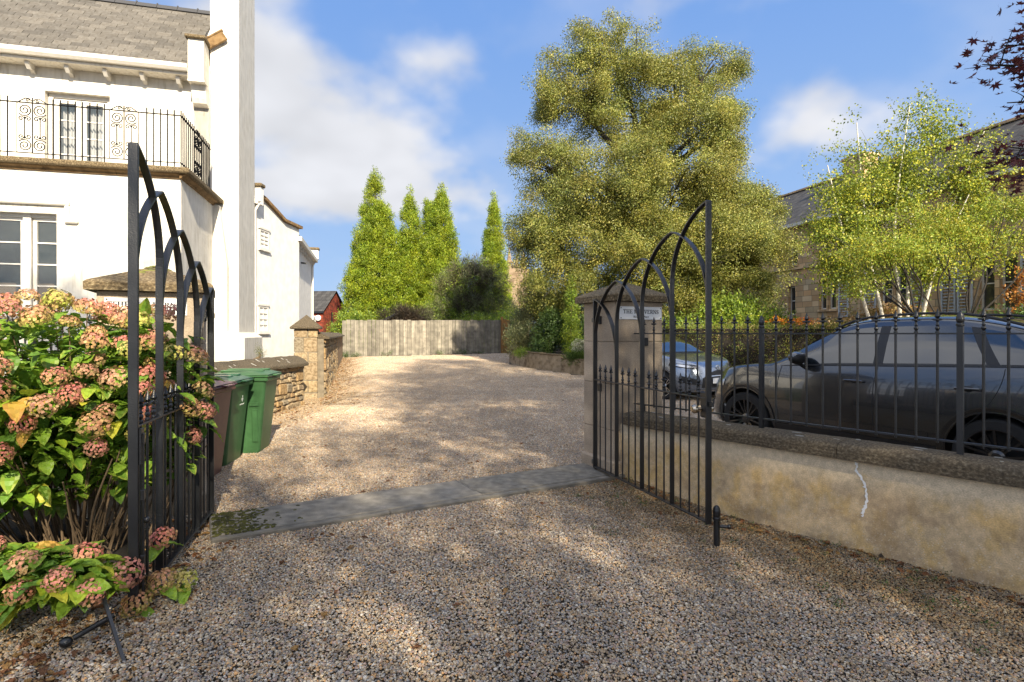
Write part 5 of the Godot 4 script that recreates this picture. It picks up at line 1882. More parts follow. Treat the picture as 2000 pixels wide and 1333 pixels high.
	for b in bo:
		for k in 15:
			var o := Vector3(r5.randfn(), r5.randfn() * 0.9 + 0.25, r5.randfn()).normalized()
			var s: float = r5.randf_range(0.20, 0.40)
			clumps.append([b[0] + o * b[1] * r5.randf_range(0.6, 0.9), Vector3(b[1].x * s, b[1].y * s * 0.85, b[1].z * s), b[2]])
	crown(oak, clumps, 9000, S.oak, 530, 0.75, 1.2, -0.34, 0.5, 0.34, 0.38)
	crown(oak, bo, 3000, S.oak, 532, 0.85, 1.3, -0.2, 0.42, 0.5, 0.30)
	# tuft clusters that roughen the outline
	var r3 := RandomNumberGenerator.new()
	r3.seed = 77
	var tufts := []
	for i in 90:
		var b: Array = bo[r3.randi() % bo.size()]
		var o := Vector3(r3.randfn(), r3.randfn() * 0.8 + 0.2, r3.randfn()).normalized()
		tufts.append([b[0] + o * b[1] * 0.98, Vector3.ONE * r3.randf_range(0.35, 0.75)])
	crown(oak, tufts, 1900, S.oak, 531, 0.7, 1.15, -0.5, 0.6, 0.5, 0.3)
	# birch with several white stems
	var bd := 16.0
	var bb := W(11.0, 0.35, bd)
	var bir := plant("birch_tree", "multi stemmed white barked birch with loose yellow green leaves", "tree", bb)
	var stems := [[-0.55, 0.1, -1.6, 3.6, -2.2, 5.9], [-0.25, 0.0, -0.9, 3.8, -1.2, 7.2], [0.05, 0.1, -0.25, 4.4, 0.1, 7.6], [0.25, -0.1, 0.45, 4.2, 1.0, 7.8], [0.42, 0.05, 1.1, 3.9, 2.3, 6.9], [0.32, 0.2, 0.75, 3.0, 1.5, 5.0]]
	var tips := []
	for i in stems.size():
		var q: Array = stems[i]
		limb(bir, "trunk", [Vector3(q[0], 0, q[1]), Vector3(lerpf(q[0], q[2], 0.35), q[3] * 0.45, q[1]), Vector3(q[2], q[3], q[1] * 2.0), Vector3(q[4], q[5], q[1] * 3.0)], 0.075, 0.012, M.birchbark, 8)
		tips.append([Vector3(q[4], q[5] - 0.3, q[1] * 3.0), Vector3(0.55, 0.8, 0.55), 0.5])
		tips.append([Vector3(lerpf(q[2], q[4], 0.5), lerpf(q[3], q[5], 0.5), q[1] * 2.0), Vector3(0.8, 1.0, 0.8), 0.9])
		tips.append([Vector3(q[2], q[3], 0), Vector3(0.95, 0.9, 0.9)])
	for q in [[-1.7, 2.9, 0.3, 0.9, 0.9], [-1.3, 3.6, -0.2, 1.2, 1.2], [-1.4, 5.0, 0.0, 1.1, 1.0], [-0.9, 6.3, 0.0, 0.9, 0.8], [0.3, 4.6, 0.0, 1.3, 1.2], [1.6, 5.0, 0.0, 1.2, 1.1], [0.9, 6.9, 0.0, 1.0, 0.8], [2.8, 4.0, 0.0, 1.0, 1.1], [-1.9, 3.9, 0.1, 0.8, 0.8], [0.1, 3.3, 0.4, 1.1, 0.8], [1.3, 3.5, 0.1, 1.0, 0.9], [2.1, 4.6, 0.0, 1.0, 1.1], [-1.9, 4.4, 0.0, 0.7, 0.7], [0.9, 5.6, 0.2, 1.2, 1.0], [-0.5, 5.2, 0.0, 1.3, 1.0], [2.2, 5.9, 0.2, 0.8, 0.8]]:
		tips.append([Vector3(q[0], q[1], q[2]), Vector3(q[3], q[4], 0.9)])
	limbs_to(bir, Vector3(0.1, 3.2, 0), tips.slice(18, 34), 0.03, M.bark, 35)
	crown(bir, tips, 3000, S.birch, 540, 0.8, 1.3, -0.14, 0.8, 0.6, 0.22)
	# japanese maple, low and fan shaped
	var md := 13.2
	var mb_ := W(10.15, 0.3, md)
	var jm := plant("japanese_maple", "low fan shaped maple with golden green layered sprays beside the birch", "tree", mb_)
	var fans := [[-1.97, 3.07, 0.9], [-2.45, 3.67, 0.7], [-1.75, 3.43, 1.1], [-1.03, 3.79, 1.1], [-0.19, 3.43, 1.1], [0.65, 3.67, 1.1], [1.37, 3.31, 1.0], [-1.49, 2.83, 0.9], [-1.27, 3.07, 1.0], [1.01, 4.27, 0.9], [0.05, 4.15, 0.9], [-0.79, 2.59, 0.7], [1.73, 4.03, 0.9], [-2.21, 2.59, 0.6], [2.21, 3.67, 0.9], [0.41, 3.07, 0.7]]
	var fb := []
	var r4 := RandomNumberGenerator.new()
	r4.seed = 12
	var forks := [Vector3(-0.75, 1.6, 0.1), Vector3(0.0, 1.3, 0), Vector3(0.5, 1.5, 0.1), Vector3(-0.35, 1.1, 0.15)]
	limb(jm, "trunk", [Vector3(0, 0, 0), Vector3(0.0, 0.7, 0), forks[1]], 0.085, 0.06, M.bark)
	limb(jm, "trunk", [Vector3(-0.12, 0, 0.05), Vector3(-0.3, 0.7, 0.1), forks[0]], 0.06, 0.04, M.bark)
	limb(jm, "trunk", [Vector3(-0.2, 0, 0.1), Vector3(-0.9, 0.55, 0.2), Vector3(-1.9, 1.15, 0.3)], 0.045, 0.025, M.bark)
	for q in fans:
		var c := Vector3(q[0], q[1], r4.randf_range(-0.5, 0.7))
		fb.append([c + Vector3(0, r4.randf_range(-0.25, 0.25), 0), Vector3(q[2] * 0.8, r4.randf_range(0.28, 0.5), q[2] * 0.7)])
		var fk: Vector3 = forks[0] if c.x < -0.8 else (forks[2] if c.x > 0.4 else forks[1])
		limb(jm, "limb", [fk, fk.lerp(c, 0.35) + Vector3(r4.randf_range(-0.15, 0.15), r4.randf_range(0.0, 0.35), r4.randf_range(-0.2, 0.2)), fk.lerp(c, 0.7) + Vector3(r4.randf_range(-0.15, 0.15), r4.randf_range(0.0, 0.3), 0), c], 0.026, 0.006, M.darkbark, 6)
		for k in 3:
			var e := c + Vector3(r4.randf_range(-0.8, 0.8), r4.randf_range(-0.1, 0.35), r4.randf_range(-0.6, 0.6))
			limb(jm, "twig", [fk.lerp(c, 0.6), e], 0.010, 0.003, M.darkbark, 4)
	crown(jm, fb, 700, S.maple, 550, 0.7, 1.15, -0.12, 0.9, 0.6, 0.22, "crown", 0.15)
	# street trees behind the camera: they keep the low sun off the gateway
	var st := [["round headed street tree on the far side of the road, nearer the villa", 6.0, -8.3, 13.2, 4.0, 1350], ["tall street tree behind the gateway, level with the low wall", 8.3, -2.6, 20.0, 4.6, 2500], ["wide street tree farthest along the road from the villa", 15.0, -9.0, 13.0, 4.2, 450]]
	for i in st.size():
		var q: Array = st[i]
		var s := plant("street_tree", q[0], "tree", W(q[1], -0.2, q[2]), "street trees behind the gateway")
		limb(s, "trunk", [Vector3.ZERO, Vector3(0.1, 3, 0), Vector3(0, 8, 0)], 0.3, 0.14, M.bark)
		var w: float = q[4]
		var h: float = q[3]
		var sb := [[Vector3(0, h * 0.62, 0), Vector3(w, h * 0.33, w)], [Vector3(-w * 0.5, h * 0.5, 0.5), Vector3(w * 0.6, h * 0.24, w * 0.6)], [Vector3(w * 0.55, h * 0.48, -0.4), Vector3(w * 0.6, h * 0.25, w * 0.6)], [Vector3(0.3, h * 0.36, 0.8), Vector3(w * 0.7, h * 0.18, w * 0.7)]]
		if i == 0:
			sb.append([Vector3(-6.0, h * 1.05, 0.6), Vector3(2.6, 2.0, 1.8), 0.9])
			sb.append([Vector3(-4.2, h * 0.70, 0.4), Vector3(2.0, 1.8, 1.6), 0.40])
		limbs_to(s, Vector3(0, 5, 0), sb, 0.12, M.bark, 60 + i)
		crown(s, sb, q[5], S.street, 560 + i, 0.8, 1.3, -0.20, 0.5, 0.55, 0.2)


func bush(called: String, label: String, at: Vector3, blobs: Array, count: int, sprays: Array, sd: int, s0 := 0.8, s1 := 1.2, gap := -0.3, freq := 0.9, category := "shrub", tilt := 0.5) -> Node3D:
	var b := plant(called, label, category, at)
	var r := RandomNumberGenerator.new()
	r.seed = sd
	for i in mini(5, blobs.size() + 2):
		var c: Vector3 = blobs[i % blobs.size()][0]
		limb(b, "stem", [Vector3(r.randf_range(-0.1, 0.1), 0, r.randf_range(-0.1, 0.1)), c * Vector3(0.5, 0.55, 0.5), c], 0.03, 0.008, M.stem, 5)
	crown(b, blobs, count, sprays, sd, s0, s1, gap, freq, 0.45, 0.25, "foliage", tilt)
	return b


func shrubs() -> void:
	# clipped hedge behind the car yard
	var h := plant("clipped_hedge", "clipped green and bronze hedge behind the two parked cars", "hedge", W(2.9, 0.12, 16.6))
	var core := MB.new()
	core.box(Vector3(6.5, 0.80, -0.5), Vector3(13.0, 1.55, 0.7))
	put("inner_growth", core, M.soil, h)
	var hb := []
	for i in 34:
		for j in 4:
			hb.append([Vector3(0.2 + i * 0.385, 0.2 + j * 0.42, -0.48), Vector3(0.30, 0.26, 0.46)])
	crown(h, hb, 5200, S.hedge, 600, 0.85, 1.2, -0.9, 0.8, 0.2, 0.35, "foliage", 0.3)
	bush("laurel_shrub", "bright green shrub behind the hedge under the big oak", W(6.5, 0.4, 18.2), [[Vector3(0, 1.0, 0), Vector3(1.5, 1.0, 1.0)], [Vector3(1.0, 1.5, 0), Vector3(1.0, 0.8, 0.9)], [Vector3(-1.3, 0.9, 0), Vector3(1.0, 0.8, 0.8)], [Vector3(1.9, 1.0, 0.2), Vector3(0.9, 0.9, 0.8)], [Vector3(0.6, 2.0, -0.2), Vector3(0.7, 0.5, 0.6)]], 820, S.laurel, 601)
	bush("pieris_shrub", "pinkish gold shrub behind the dark car's bonnet, left of the birch stems", W(10.6, 0.4, 18.0), [[Vector3(0, 0.9, 0), Vector3(1.1, 0.9, 0.8)], [Vector3(1.0, 1.2, 0), Vector3(0.9, 0.8, 0.8)], [Vector3(-0.8, 0.7, 0.2), Vector3(0.7, 0.6, 0.6)], [Vector3(2.0, 1.2, 0.1), Vector3(0.8, 0.8, 0.7)], [Vector3(1.4, 1.7, 0), Vector3(0.6, 0.4, 0.5)]], 620, S.pink, 602)
	bush("laurel_shrub", "dense green shrub between the birch stems and the maple trunk", W(12.6, 0.4, 17.6), [[Vector3(0, 0.9, 0), Vector3(0.8, 0.9, 0.7)], [Vector3(1.2, 0.9, 0.1), Vector3(0.9, 0.8, 0.7)], [Vector3(2.3, 0.9, 0), Vector3(0.9, 0.9, 0.7)]], 420, S.laurel, 603)
	bush("spreading_maple_shrub", "low dark green layered maple above the dark car's tail", W(12.0, 0.3, 13.2), [[Vector3(0, 1.3, 0), Vector3(1.3, 0.55, 0.9)], [Vector3(-0.7, 0.95, 0.2), Vector3(0.9, 0.45, 0.7)], [Vector3(0.8, 1.55, 0), Vector3(0.9, 0.4, 0.7)], [Vector3(0.9, 0.9, 0.2), Vector3(1.2, 0.5, 0.7)]], 640, S.dark, 604, 0.7, 1.1, -0.35)
	bush("autumn_shrub", "rust orange shrub at the edge of the yard above the dark maple", W(12.75, 0.3, 13.9), [[Vector3(0.1, 2.3, 0), Vector3(0.5, 0.6, 0.5)], [Vector3(0.3, 1.6, 0), Vector3(0.6, 0.6, 0.5)]], 110, S.rust, 605)
	bush("orange_flowers", "bright orange flowers just above the clipped hedge", W(7.95, 1.55, 16.9), [[Vector3(0, 0.42, 0), Vector3(0.28, 0.12, 0.3)], [Vector3(0.55, 0.38, 0.1), Vector3(0.3, 0.1, 0.3)], [Vector3(1.0, 0.36, 0), Vector3(0.25, 0.1, 0.3)]], 26, S.orange, 606, 0.7, 1.1, -0.9, 0.9, "flower")
	# raised bed behind the curved wall
	bush("grey_shrub", "feathery grey green shrub at the left end of the raised bed", W(0.75, 0.75, 23.2), [[Vector3(0, 1.1, 0), Vector3(0.85, 1.1, 0.8)], [Vector3(0.2, 1.9, 0), Vector3(0.6, 0.8, 0.6)], [Vector3(-0.45, 0.5, 0.3), Vector3(0.6, 0.6, 0.6)], [Vector3(-0.2, 0.0, 0.5), Vector3(0.4, 0.4, 0.4)]], 520, S.grey, 610, 0.9, 1.4)
	bush("laurel_shrub", "glossy dark green rounded shrub in the middle of the raised bed", W(1.45, 0.75, 21.6), [[Vector3(0, 0.75, 0), Vector3(0.62, 0.75, 0.6)], [Vector3(0.1, 1.35, 0), Vector3(0.45, 0.4, 0.5)], [Vector3(-0.3, 0.35, 0.2), Vector3(0.4, 0.4, 0.4)]], 420, S.dark, 611, 0.7, 1.1)
	bush("column_conifer", "slim pointed green conifer standing in the raised bed", W(2.15, 0.75, 20.6), [[Vector3(0, 0.4, 0), Vector3(0.38, 0.6, 0.38)], [Vector3(0, 1.0, 0), Vector3(0.34, 0.6, 0.34)], [Vector3(0.02, 1.6, 0), Vector3(0.28, 0.6, 0.28)], [Vector3(0.03, 2.2, 0), Vector3(0.2, 0.5, 0.2)], [Vector3(0.03, 2.7, 0), Vector3(0.09, 0.35, 0.09)], [Vector3(0.05, 0.2, 0.3), Vector3(0.35, 0.35, 0.25)]], 300, S.laurel, 612, 0.5, 0.8, -0.5, 1.2, "tree", 0.3)
	bush("variegated_shrub", "silvery white leaved shrub beside the right gate pier", W(2.45, 0.68, 18.7), [[Vector3(0, 0.3, 0), Vector3(0.35, 0.32, 0.3)], [Vector3(0.3, 0.45, 0), Vector3(0.3, 0.35, 0.3)], [Vector3(-0.25, 0.42, 0.0), Vector3(0.2, 0.22, 0.2)]], 190, S.white, 613, 0.8, 1.2, -0.6)
	bush("trailing_grass", "mound of green grassy leaves spilling over the curved wall", W(2.15, 0.60, 18.45), [[Vector3(0, 0.1, 0), Vector3(0.38, 0.2, 0.25)], [Vector3(0.3, 0.05, 0.1), Vector3(0.3, 0.2, 0.25)]], 120, S.grass, 614, 0.8, 1.2, -0.9, 0.9, "plant")
	bush("ground_cover", "low yellow green plants along the top of the curved wall", W(0.55, 0.80, 21.6), [[Vector3(0, 0.05, 0), Vector3(0.35, 0.16, 0.3)], [Vector3(0.6, 0.03, -0.6), Vector3(0.35, 0.13, 0.3)], [Vector3(-0.25, 0.05, 0.9), Vector3(0.3, 0.15, 0.3)]], 130, S.laurel, 615, 0.35, 0.6, -0.9, 0.9, "plant")
	bush("dark_shrub", "deep green shrub behind the pier in the raised bed", W(3.3, 0.75, 21.5), [[Vector3(0, 0.9, 0), Vector3(0.8, 0.9, 0.7)], [Vector3(0.9, 0.8, 0), Vector3(0.9, 0.8, 0.7)], [Vector3(-0.7, 0.6, -0.4), Vector3(0.6, 0.6, 0.6)]], 420, S.dark, 616)
	bush("evergreen_shrub", "tall olive green undergrowth below the big oak's left side", W(2.0, 0.7, 25.5), [[Vector3(0, 1.6, 0), Vector3(1.3, 1.6, 1.0)], [Vector3(1.4, 1.4, 0), Vector3(1.2, 1.4, 1.0)], [Vector3(-0.6, 2.7, 0), Vector3(0.8, 0.9, 0.8)], [Vector3(3.0, 1.5, 0), Vector3(1.2, 1.5, 1.0)], [Vector3(4.6, 1.4, 0), Vector3(1.2, 1.4, 1.0)]], 1100, S.grey, 617, 1.0, 1.6, -0.4)
	# behind the fence
	bush("laurel_shrub", "bright yellow green laurel at the left end of the timber fence", W(-9.0, 0.4, 30.0), [[Vector3(0, 1.1, 0), Vector3(0.8, 1.1, 0.7)], [Vector3(0.6, 1.9, -0.2), Vector3(1.0, 0.8, 0.7)], [Vector3(0.2, 0.5, 0.3), Vector3(0.5, 0.6, 0.5)]], 330, S.laurel, 620, 0.9, 1.3)
	bush("laurel_shrub", "yellowish shrub peeping over the fence left of the shed", W(-6.2, 0.4, 36.0), [[Vector3(0, 1.6, 0), Vector3(1.5, 1.2, 1.0)], [Vector3(1.4, 1.7, 0), Vector3(1.2, 1.1, 1.0)], [Vector3(-1.3, 1.4, 0), Vector3(1.2, 1.2, 1.0)]], 520, S.conifer, 621, 0.6, 1.0)
	bush("laurel_shrub", "green shrub peeping over the fence right of the shed", W(-1.2, 0.5, 33.5), [[Vector3(0, 1.5, 0), Vector3(1.3, 1.0, 0.8)], [Vector3(1.2, 1.7, 0), Vector3(1.0, 1.1, 0.8)], [Vector3(-1.3, 1.4, 0), Vector3(1.0, 0.9, 0.8)]], 420, S.laurel, 622, 0.8, 1.2)
	bush("bare_creeper", "tangle of bare brown twigs over the shed roof behind the fence", W(-6.3, 1.9, 32.6), [[Vector3(0, 0.9, 0), Vector3(0.8, 0.35, 0.6)], [Vector3(0.9, 0.75, 0), Vector3(0.7, 0.3, 0.5)], [Vector3(-0.8, 0.65, 0), Vector3(0.6, 0.3, 0.5)]], 75, S.twig, 623, 0.7, 1.1, -0.9, 0.9, "plant")
	# tree belt that closes the view
	bush("distant_woodland", "far band of trees closing the view behind the fence", W(-4, 0.5, 75.0), [[Vector3(-14, 1.5, 0), Vector3(6, 3, 3)], [Vector3(-5, 2.0, 0), Vector3(6, 3.5, 3)], [Vector3(4, 1.8, 0), Vector3(6, 3.5, 3)], [Vector3(14, 2.0, 0), Vector3(7, 4, 3)], [Vector3(26, 2.0, 0), Vector3(8, 4, 3)]], 1500, S.oak, 624, 2.2, 3.2, -0.6, 0.2, "woodland")
	# weeds at the fence foot and the wall foot
	var tufts2 := [[-8.0, 27.2, 0.5, "ragged weed tuft where the timber fence meets the taller rubble wall"], [-7.6, 27.4, 0.4, "small weed at the foot of the fence's left end, second from the rubble wall"], [-6.2, 28.1, 0.25, "tiny weed at the fence foot below the shed's left slope"], [-3.8, 29.3, 0.35, "weed tuft at the fence foot right of the shed"], [-2.6, 29.8, 0.4, "weed tuft in the shaded right half of the fence foot"], [-8.05, 26.4, 0.35, "weed at the base of the taller rubble wall just before the fence"], [-1.8, 30.2, 0.3, "rightmost weed tuft along the fence, near the fresh orange panel"]]
	for q in tufts2:
		bush("weed", q[3], W(q[0], gy(q[0], q[1]), q[1]), [[Vector3(0, 0.1, 0), Vector3(0.4, 0.14, 0.15)]], int(16 * q[2] * 2), S.dark, int(630 + q[1] * 10), 0.35, 0.6, -0.9, 0.9, "weed").set_meta("group", "weeds along the foot of the timber fence")
	# small plant on the near wall's coping line
	bush("wall_weed", "dry little weed growing on the coping by the villa plinth", W(-4.75, 1.05, 10.6), [[Vector3(0, 0.13, 0), Vector3(0.05, 0.14, 0.05)]], 10, S.grey, 640, 0.3, 0.5, -0.9, 0.9, "weed")


# ---------------------------------------------------------------- gates
func arch_pts(cx: float, half: float, apex: float, rise: float, side: float) -> Array:
	# one limb of a lancet: springs upright at cx + side * half and leans to the apex over cx
	var rad := (half * half + rise * rise) / (2.0 * half)
	var amax := asin(clampf(rise / rad, 0.0, 1.0))
	var p := []
	for i in 15:
		var a := amax * i / 14.0
		p.append(Vector3(cx + side * (half - rad * (1.0 - cos(a))), apex - rise + rad * sin(a), 0))
	return p


func gate(label: String, hinge: Vector2, free: Vector2, side: float) -> Node3D:
	var b := frame2(hinge, free)
	var g := thing("lancet_gate", label, "gate", W(hinge.x, 0, hinge.y), b, "pair of black iron lancet gates")
	var len := hinge.distance_to(free)
	var bay := len / 4.0
	var tops := [1.93, 2.095, 2.26, 2.425, 2.59]
	var z := Vector3(0, 0, 1)
	var y0 := 0.075
	var ym := 1.04
	# stiles
	for e in [[0.0, 1.93, 0.05], [len, 2.59, 0.05]]:
		var m := MB.new()
		m.cbox(Vector3(e[0], (y0 - 0.015 + e[1]) / 2, 0), Vector3(0.020, e[1] - y0 + 0.015, e[2]), 0.003)
		put("stile", m, M.iron, g)
	var rl := MB.new()
	rl.cbox(Vector3(len / 2, y0, 0), Vector3(len - 0.022, 0.012, 0.042), 0.002)
	put("bottom_rail", rl, M.iron, g)
	var rt := MB.new()
	rt.cbox(Vector3(len / 2, ym, 0), Vector3(len - 0.022, 0.011, 0.040), 0.002)
	put("middle_rail", rt, M.iron, g)
	for i in range(1, 4):
		var m := MB.new()
		var ytop: float = tops[i + 1] - 0.62
		m.cbox(Vector3(bay * i, (y0 + ytop) / 2, 0), Vector3(0.013, ytop - y0, 0.043), 0.002)
		put("upright", m, M.iron, g)
	# interlaced lancets: each springs one bay either side of its apex
	for i in 5:
		for s in [-1.0, 1.0]:
			if (i == 0 and s < 0) or (i == 4 and s > 0):
				continue
			var p := arch_pts(bay * i, bay, tops[i], 0.63, s)
			var m := MB.new()
			var off: float = 0.0012 * s
			for k in p.size():
				p[k] = p[k] + Vector3(off * 2.0, 0, off)
			m.flatbar(p, z, 0.042 + 0.001 * s, 0.011)
			put("lancet_bar", m, M.iron, g)
	# three spear-headed bars to a bay
	var bm := MB.new()
	bm.rod(Vector3(0, y0, 0), Vector3(0, ym + 0.012, 0), 0.0075, 8)
	var bmm := bm.mesh()
	var fm := finial_mesh()
	for i in 4:
		for k in 3:
			var x := bay * (i + 0.25 + 0.25 * k)
			var o := put("bar", bmm, M.iron, g, Transform3D(Basis(), Vector3(x, 0, 0)))
			put("finial", fm, M.iron, o, Transform3D(Basis(Vector3.UP, rng.randf_range(-0.08, 0.08)), Vector3(0, ym + 0.006, 0)))
	# hinge collars and foot
	for h in [1.70, 0.12]:
		var m := MB.new()
		m.cbox(Vector3(-0.03, h, 0.0), Vector3(0.05, 0.05, 0.04), 0.006)
		put("hinge", m, M.iron, g)
	var ft := MB.new()
	ft.lathe([Vector2(0.0, 0.0), Vector2(0.05, 0.0), Vector2(0.045, 0.05), Vector2(0.02, 0.07), Vector2(0.0, 0.075)], 10, Vector3(0, -0.02, 0))
	put("pivot", ft, M.iron, g)
	return g


func gates() -> void:
	var r := gate("black iron lancet gate standing open in front of the street wall, with brass knob", Vector2(0.925, 6.26), Vector2(1.536, 4.40), 1.0)
	var len := Vector2(0.925, 6.26).distance_to(Vector2(1.536, 4.40))
	var lk := MB.new()
	lk.cbox(Vector3(len - 0.052, 0.99, 0.0), Vector3(0.085, 0.21, 0.03), 0.012)
	put("lock_case", lk, M.iron, r)
	var lt := MB.new()
	lt.cbox(Vector3(len + 0.03, 1.0, 0.0), Vector3(0.06, 0.035, 0.02), 0.004)
	lt.rod(Vector3(len + 0.06, 1.01, 0), Vector3(len + 0.06, 1.05, 0), 0.008, 8)
	put("latch", lt, M.iron, r)
	for s in [-1.0, 1.0]:
		var kb := MB.new()
		kb.lathe([Vector2(0.0, 0.085), Vector2(0.02, 0.083), Vector2(0.034, 0.066), Vector2(0.036, 0.052), Vector2(0.026, 0.036), Vector2(0.014, 0.028), Vector2(0.012, 0.012), Vector2(0.026, 0.008), Vector2(0.026, 0.0)], 16, Vector3(len - 0.075, 0.955, s * 0.016), Basis(Vector3.RIGHT, Vector3(0, 0, s), Vector3.RIGHT.cross(Vector3(0, 0, s))))
		put("knob", kb, M.brass, r)
	var l := gate("black iron lancet gate swung back into the hydrangea bush, with drop bolt", Vector2(-2.51, 4.69), Vector2(-2.065, 3.07), -1.0)
	var len2 := Vector2(-2.51, 4.69).distance_to(Vector2(-2.065, 3.07))
	var zz := 1.0 if l.transform.basis.z.x > 0 else -1.0
	var bolt := MB.new()
	bolt.rod(Vector3(len2 - 0.03, 0.05, zz * 0.036), Vector3(len2 - 0.03, 0.98, zz * 0.036), 0.008, 8)
	bolt.ball(Vector3(len2 - 0.03, 0.52, zz * 0.055), Vector3(0.016, 0.02, 0.016), 10, 6)
	put("drop_bolt", bolt, M.iron, l)
	for h in [0.97, 0.66, 0.30]:
		var kp := MB.new()
		kp.cbox(Vector3(len2 - 0.03, h, zz * 0.034), Vector3(0.03, 0.06, 0.022), 0.004)
		put("bolt_keep", kp, M.iron, l)
	var ls := MB.new()
	ls.cbox(Vector3(len2 - 0.025, 0.93, zz * 0.031), Vector3(0.05, 0.2, 0.012), 0.003)
	put("lock_plate", ls, M.iron, l)
	# catch post by the right gate
	var c := thing("gate_catch_post", "short round black iron catch post beside the open gate's free end", "post", W(1.60, gy(1.6, 4.4), 4.40))
	var m := MB.new()
	m.lathe([Vector2(0.024, -0.05), Vector2(0.024, 0.20), Vector2(0.030, 0.205), Vector2(0.030, 0.222), Vector2(0.024, 0.228), Vector2(0.028, 0.25), Vector2(0.029, 0.275), Vector2(0.025, 0.298), Vector2(0.014, 0.314), Vector2(0.0, 0.32)], 14)
	put("shaft", m, M.iron, c)
	var m2 := MB.new()
	m2.rod(Vector3(0.0, 0.155, 0.0), Vector3(0.085, 0.155, 0.02), 0.012, 8)
	m2.ball(Vector3(0.09, 0.157, 0.02), Vector3(0.019, 0.019, 0.019), 10, 6)
	put("catch", m2, M.iron, c)
	# folding stop by the left gate
	var s2 := thing("gate_stop", "flat black iron gate stop lying on the gravel under the hydrangea", "gate stop", W(-2.0, 0.0, 2.85))
	var p := MB.new()
	p.flatbar([Vector3(-0.16, 0.22, -0.10), Vector3(0.01, 0.10, 0.05), Vector3(0.20, -0.03, 0.22)], Vector3(0.45, 0.2, -0.85).normalized().cross(Vector3(0.8, -0.2, 0.5).normalized()).normalized(), 0.045, 0.014)
	put("bar", p, M.iron, s2)
	var p2 := MB.new()
	p2.rod(Vector3(-0.05, 0.10, -0.05), Vector3(-0.16, 0.05, 0.08), 0.014, 8)
	p2.ball(Vector3(-0.18, 0.042, 0.10), Vector3(0.03, 0.026, 0.026), 12, 8)
	put("counterweight", p2, M.iron, s2)


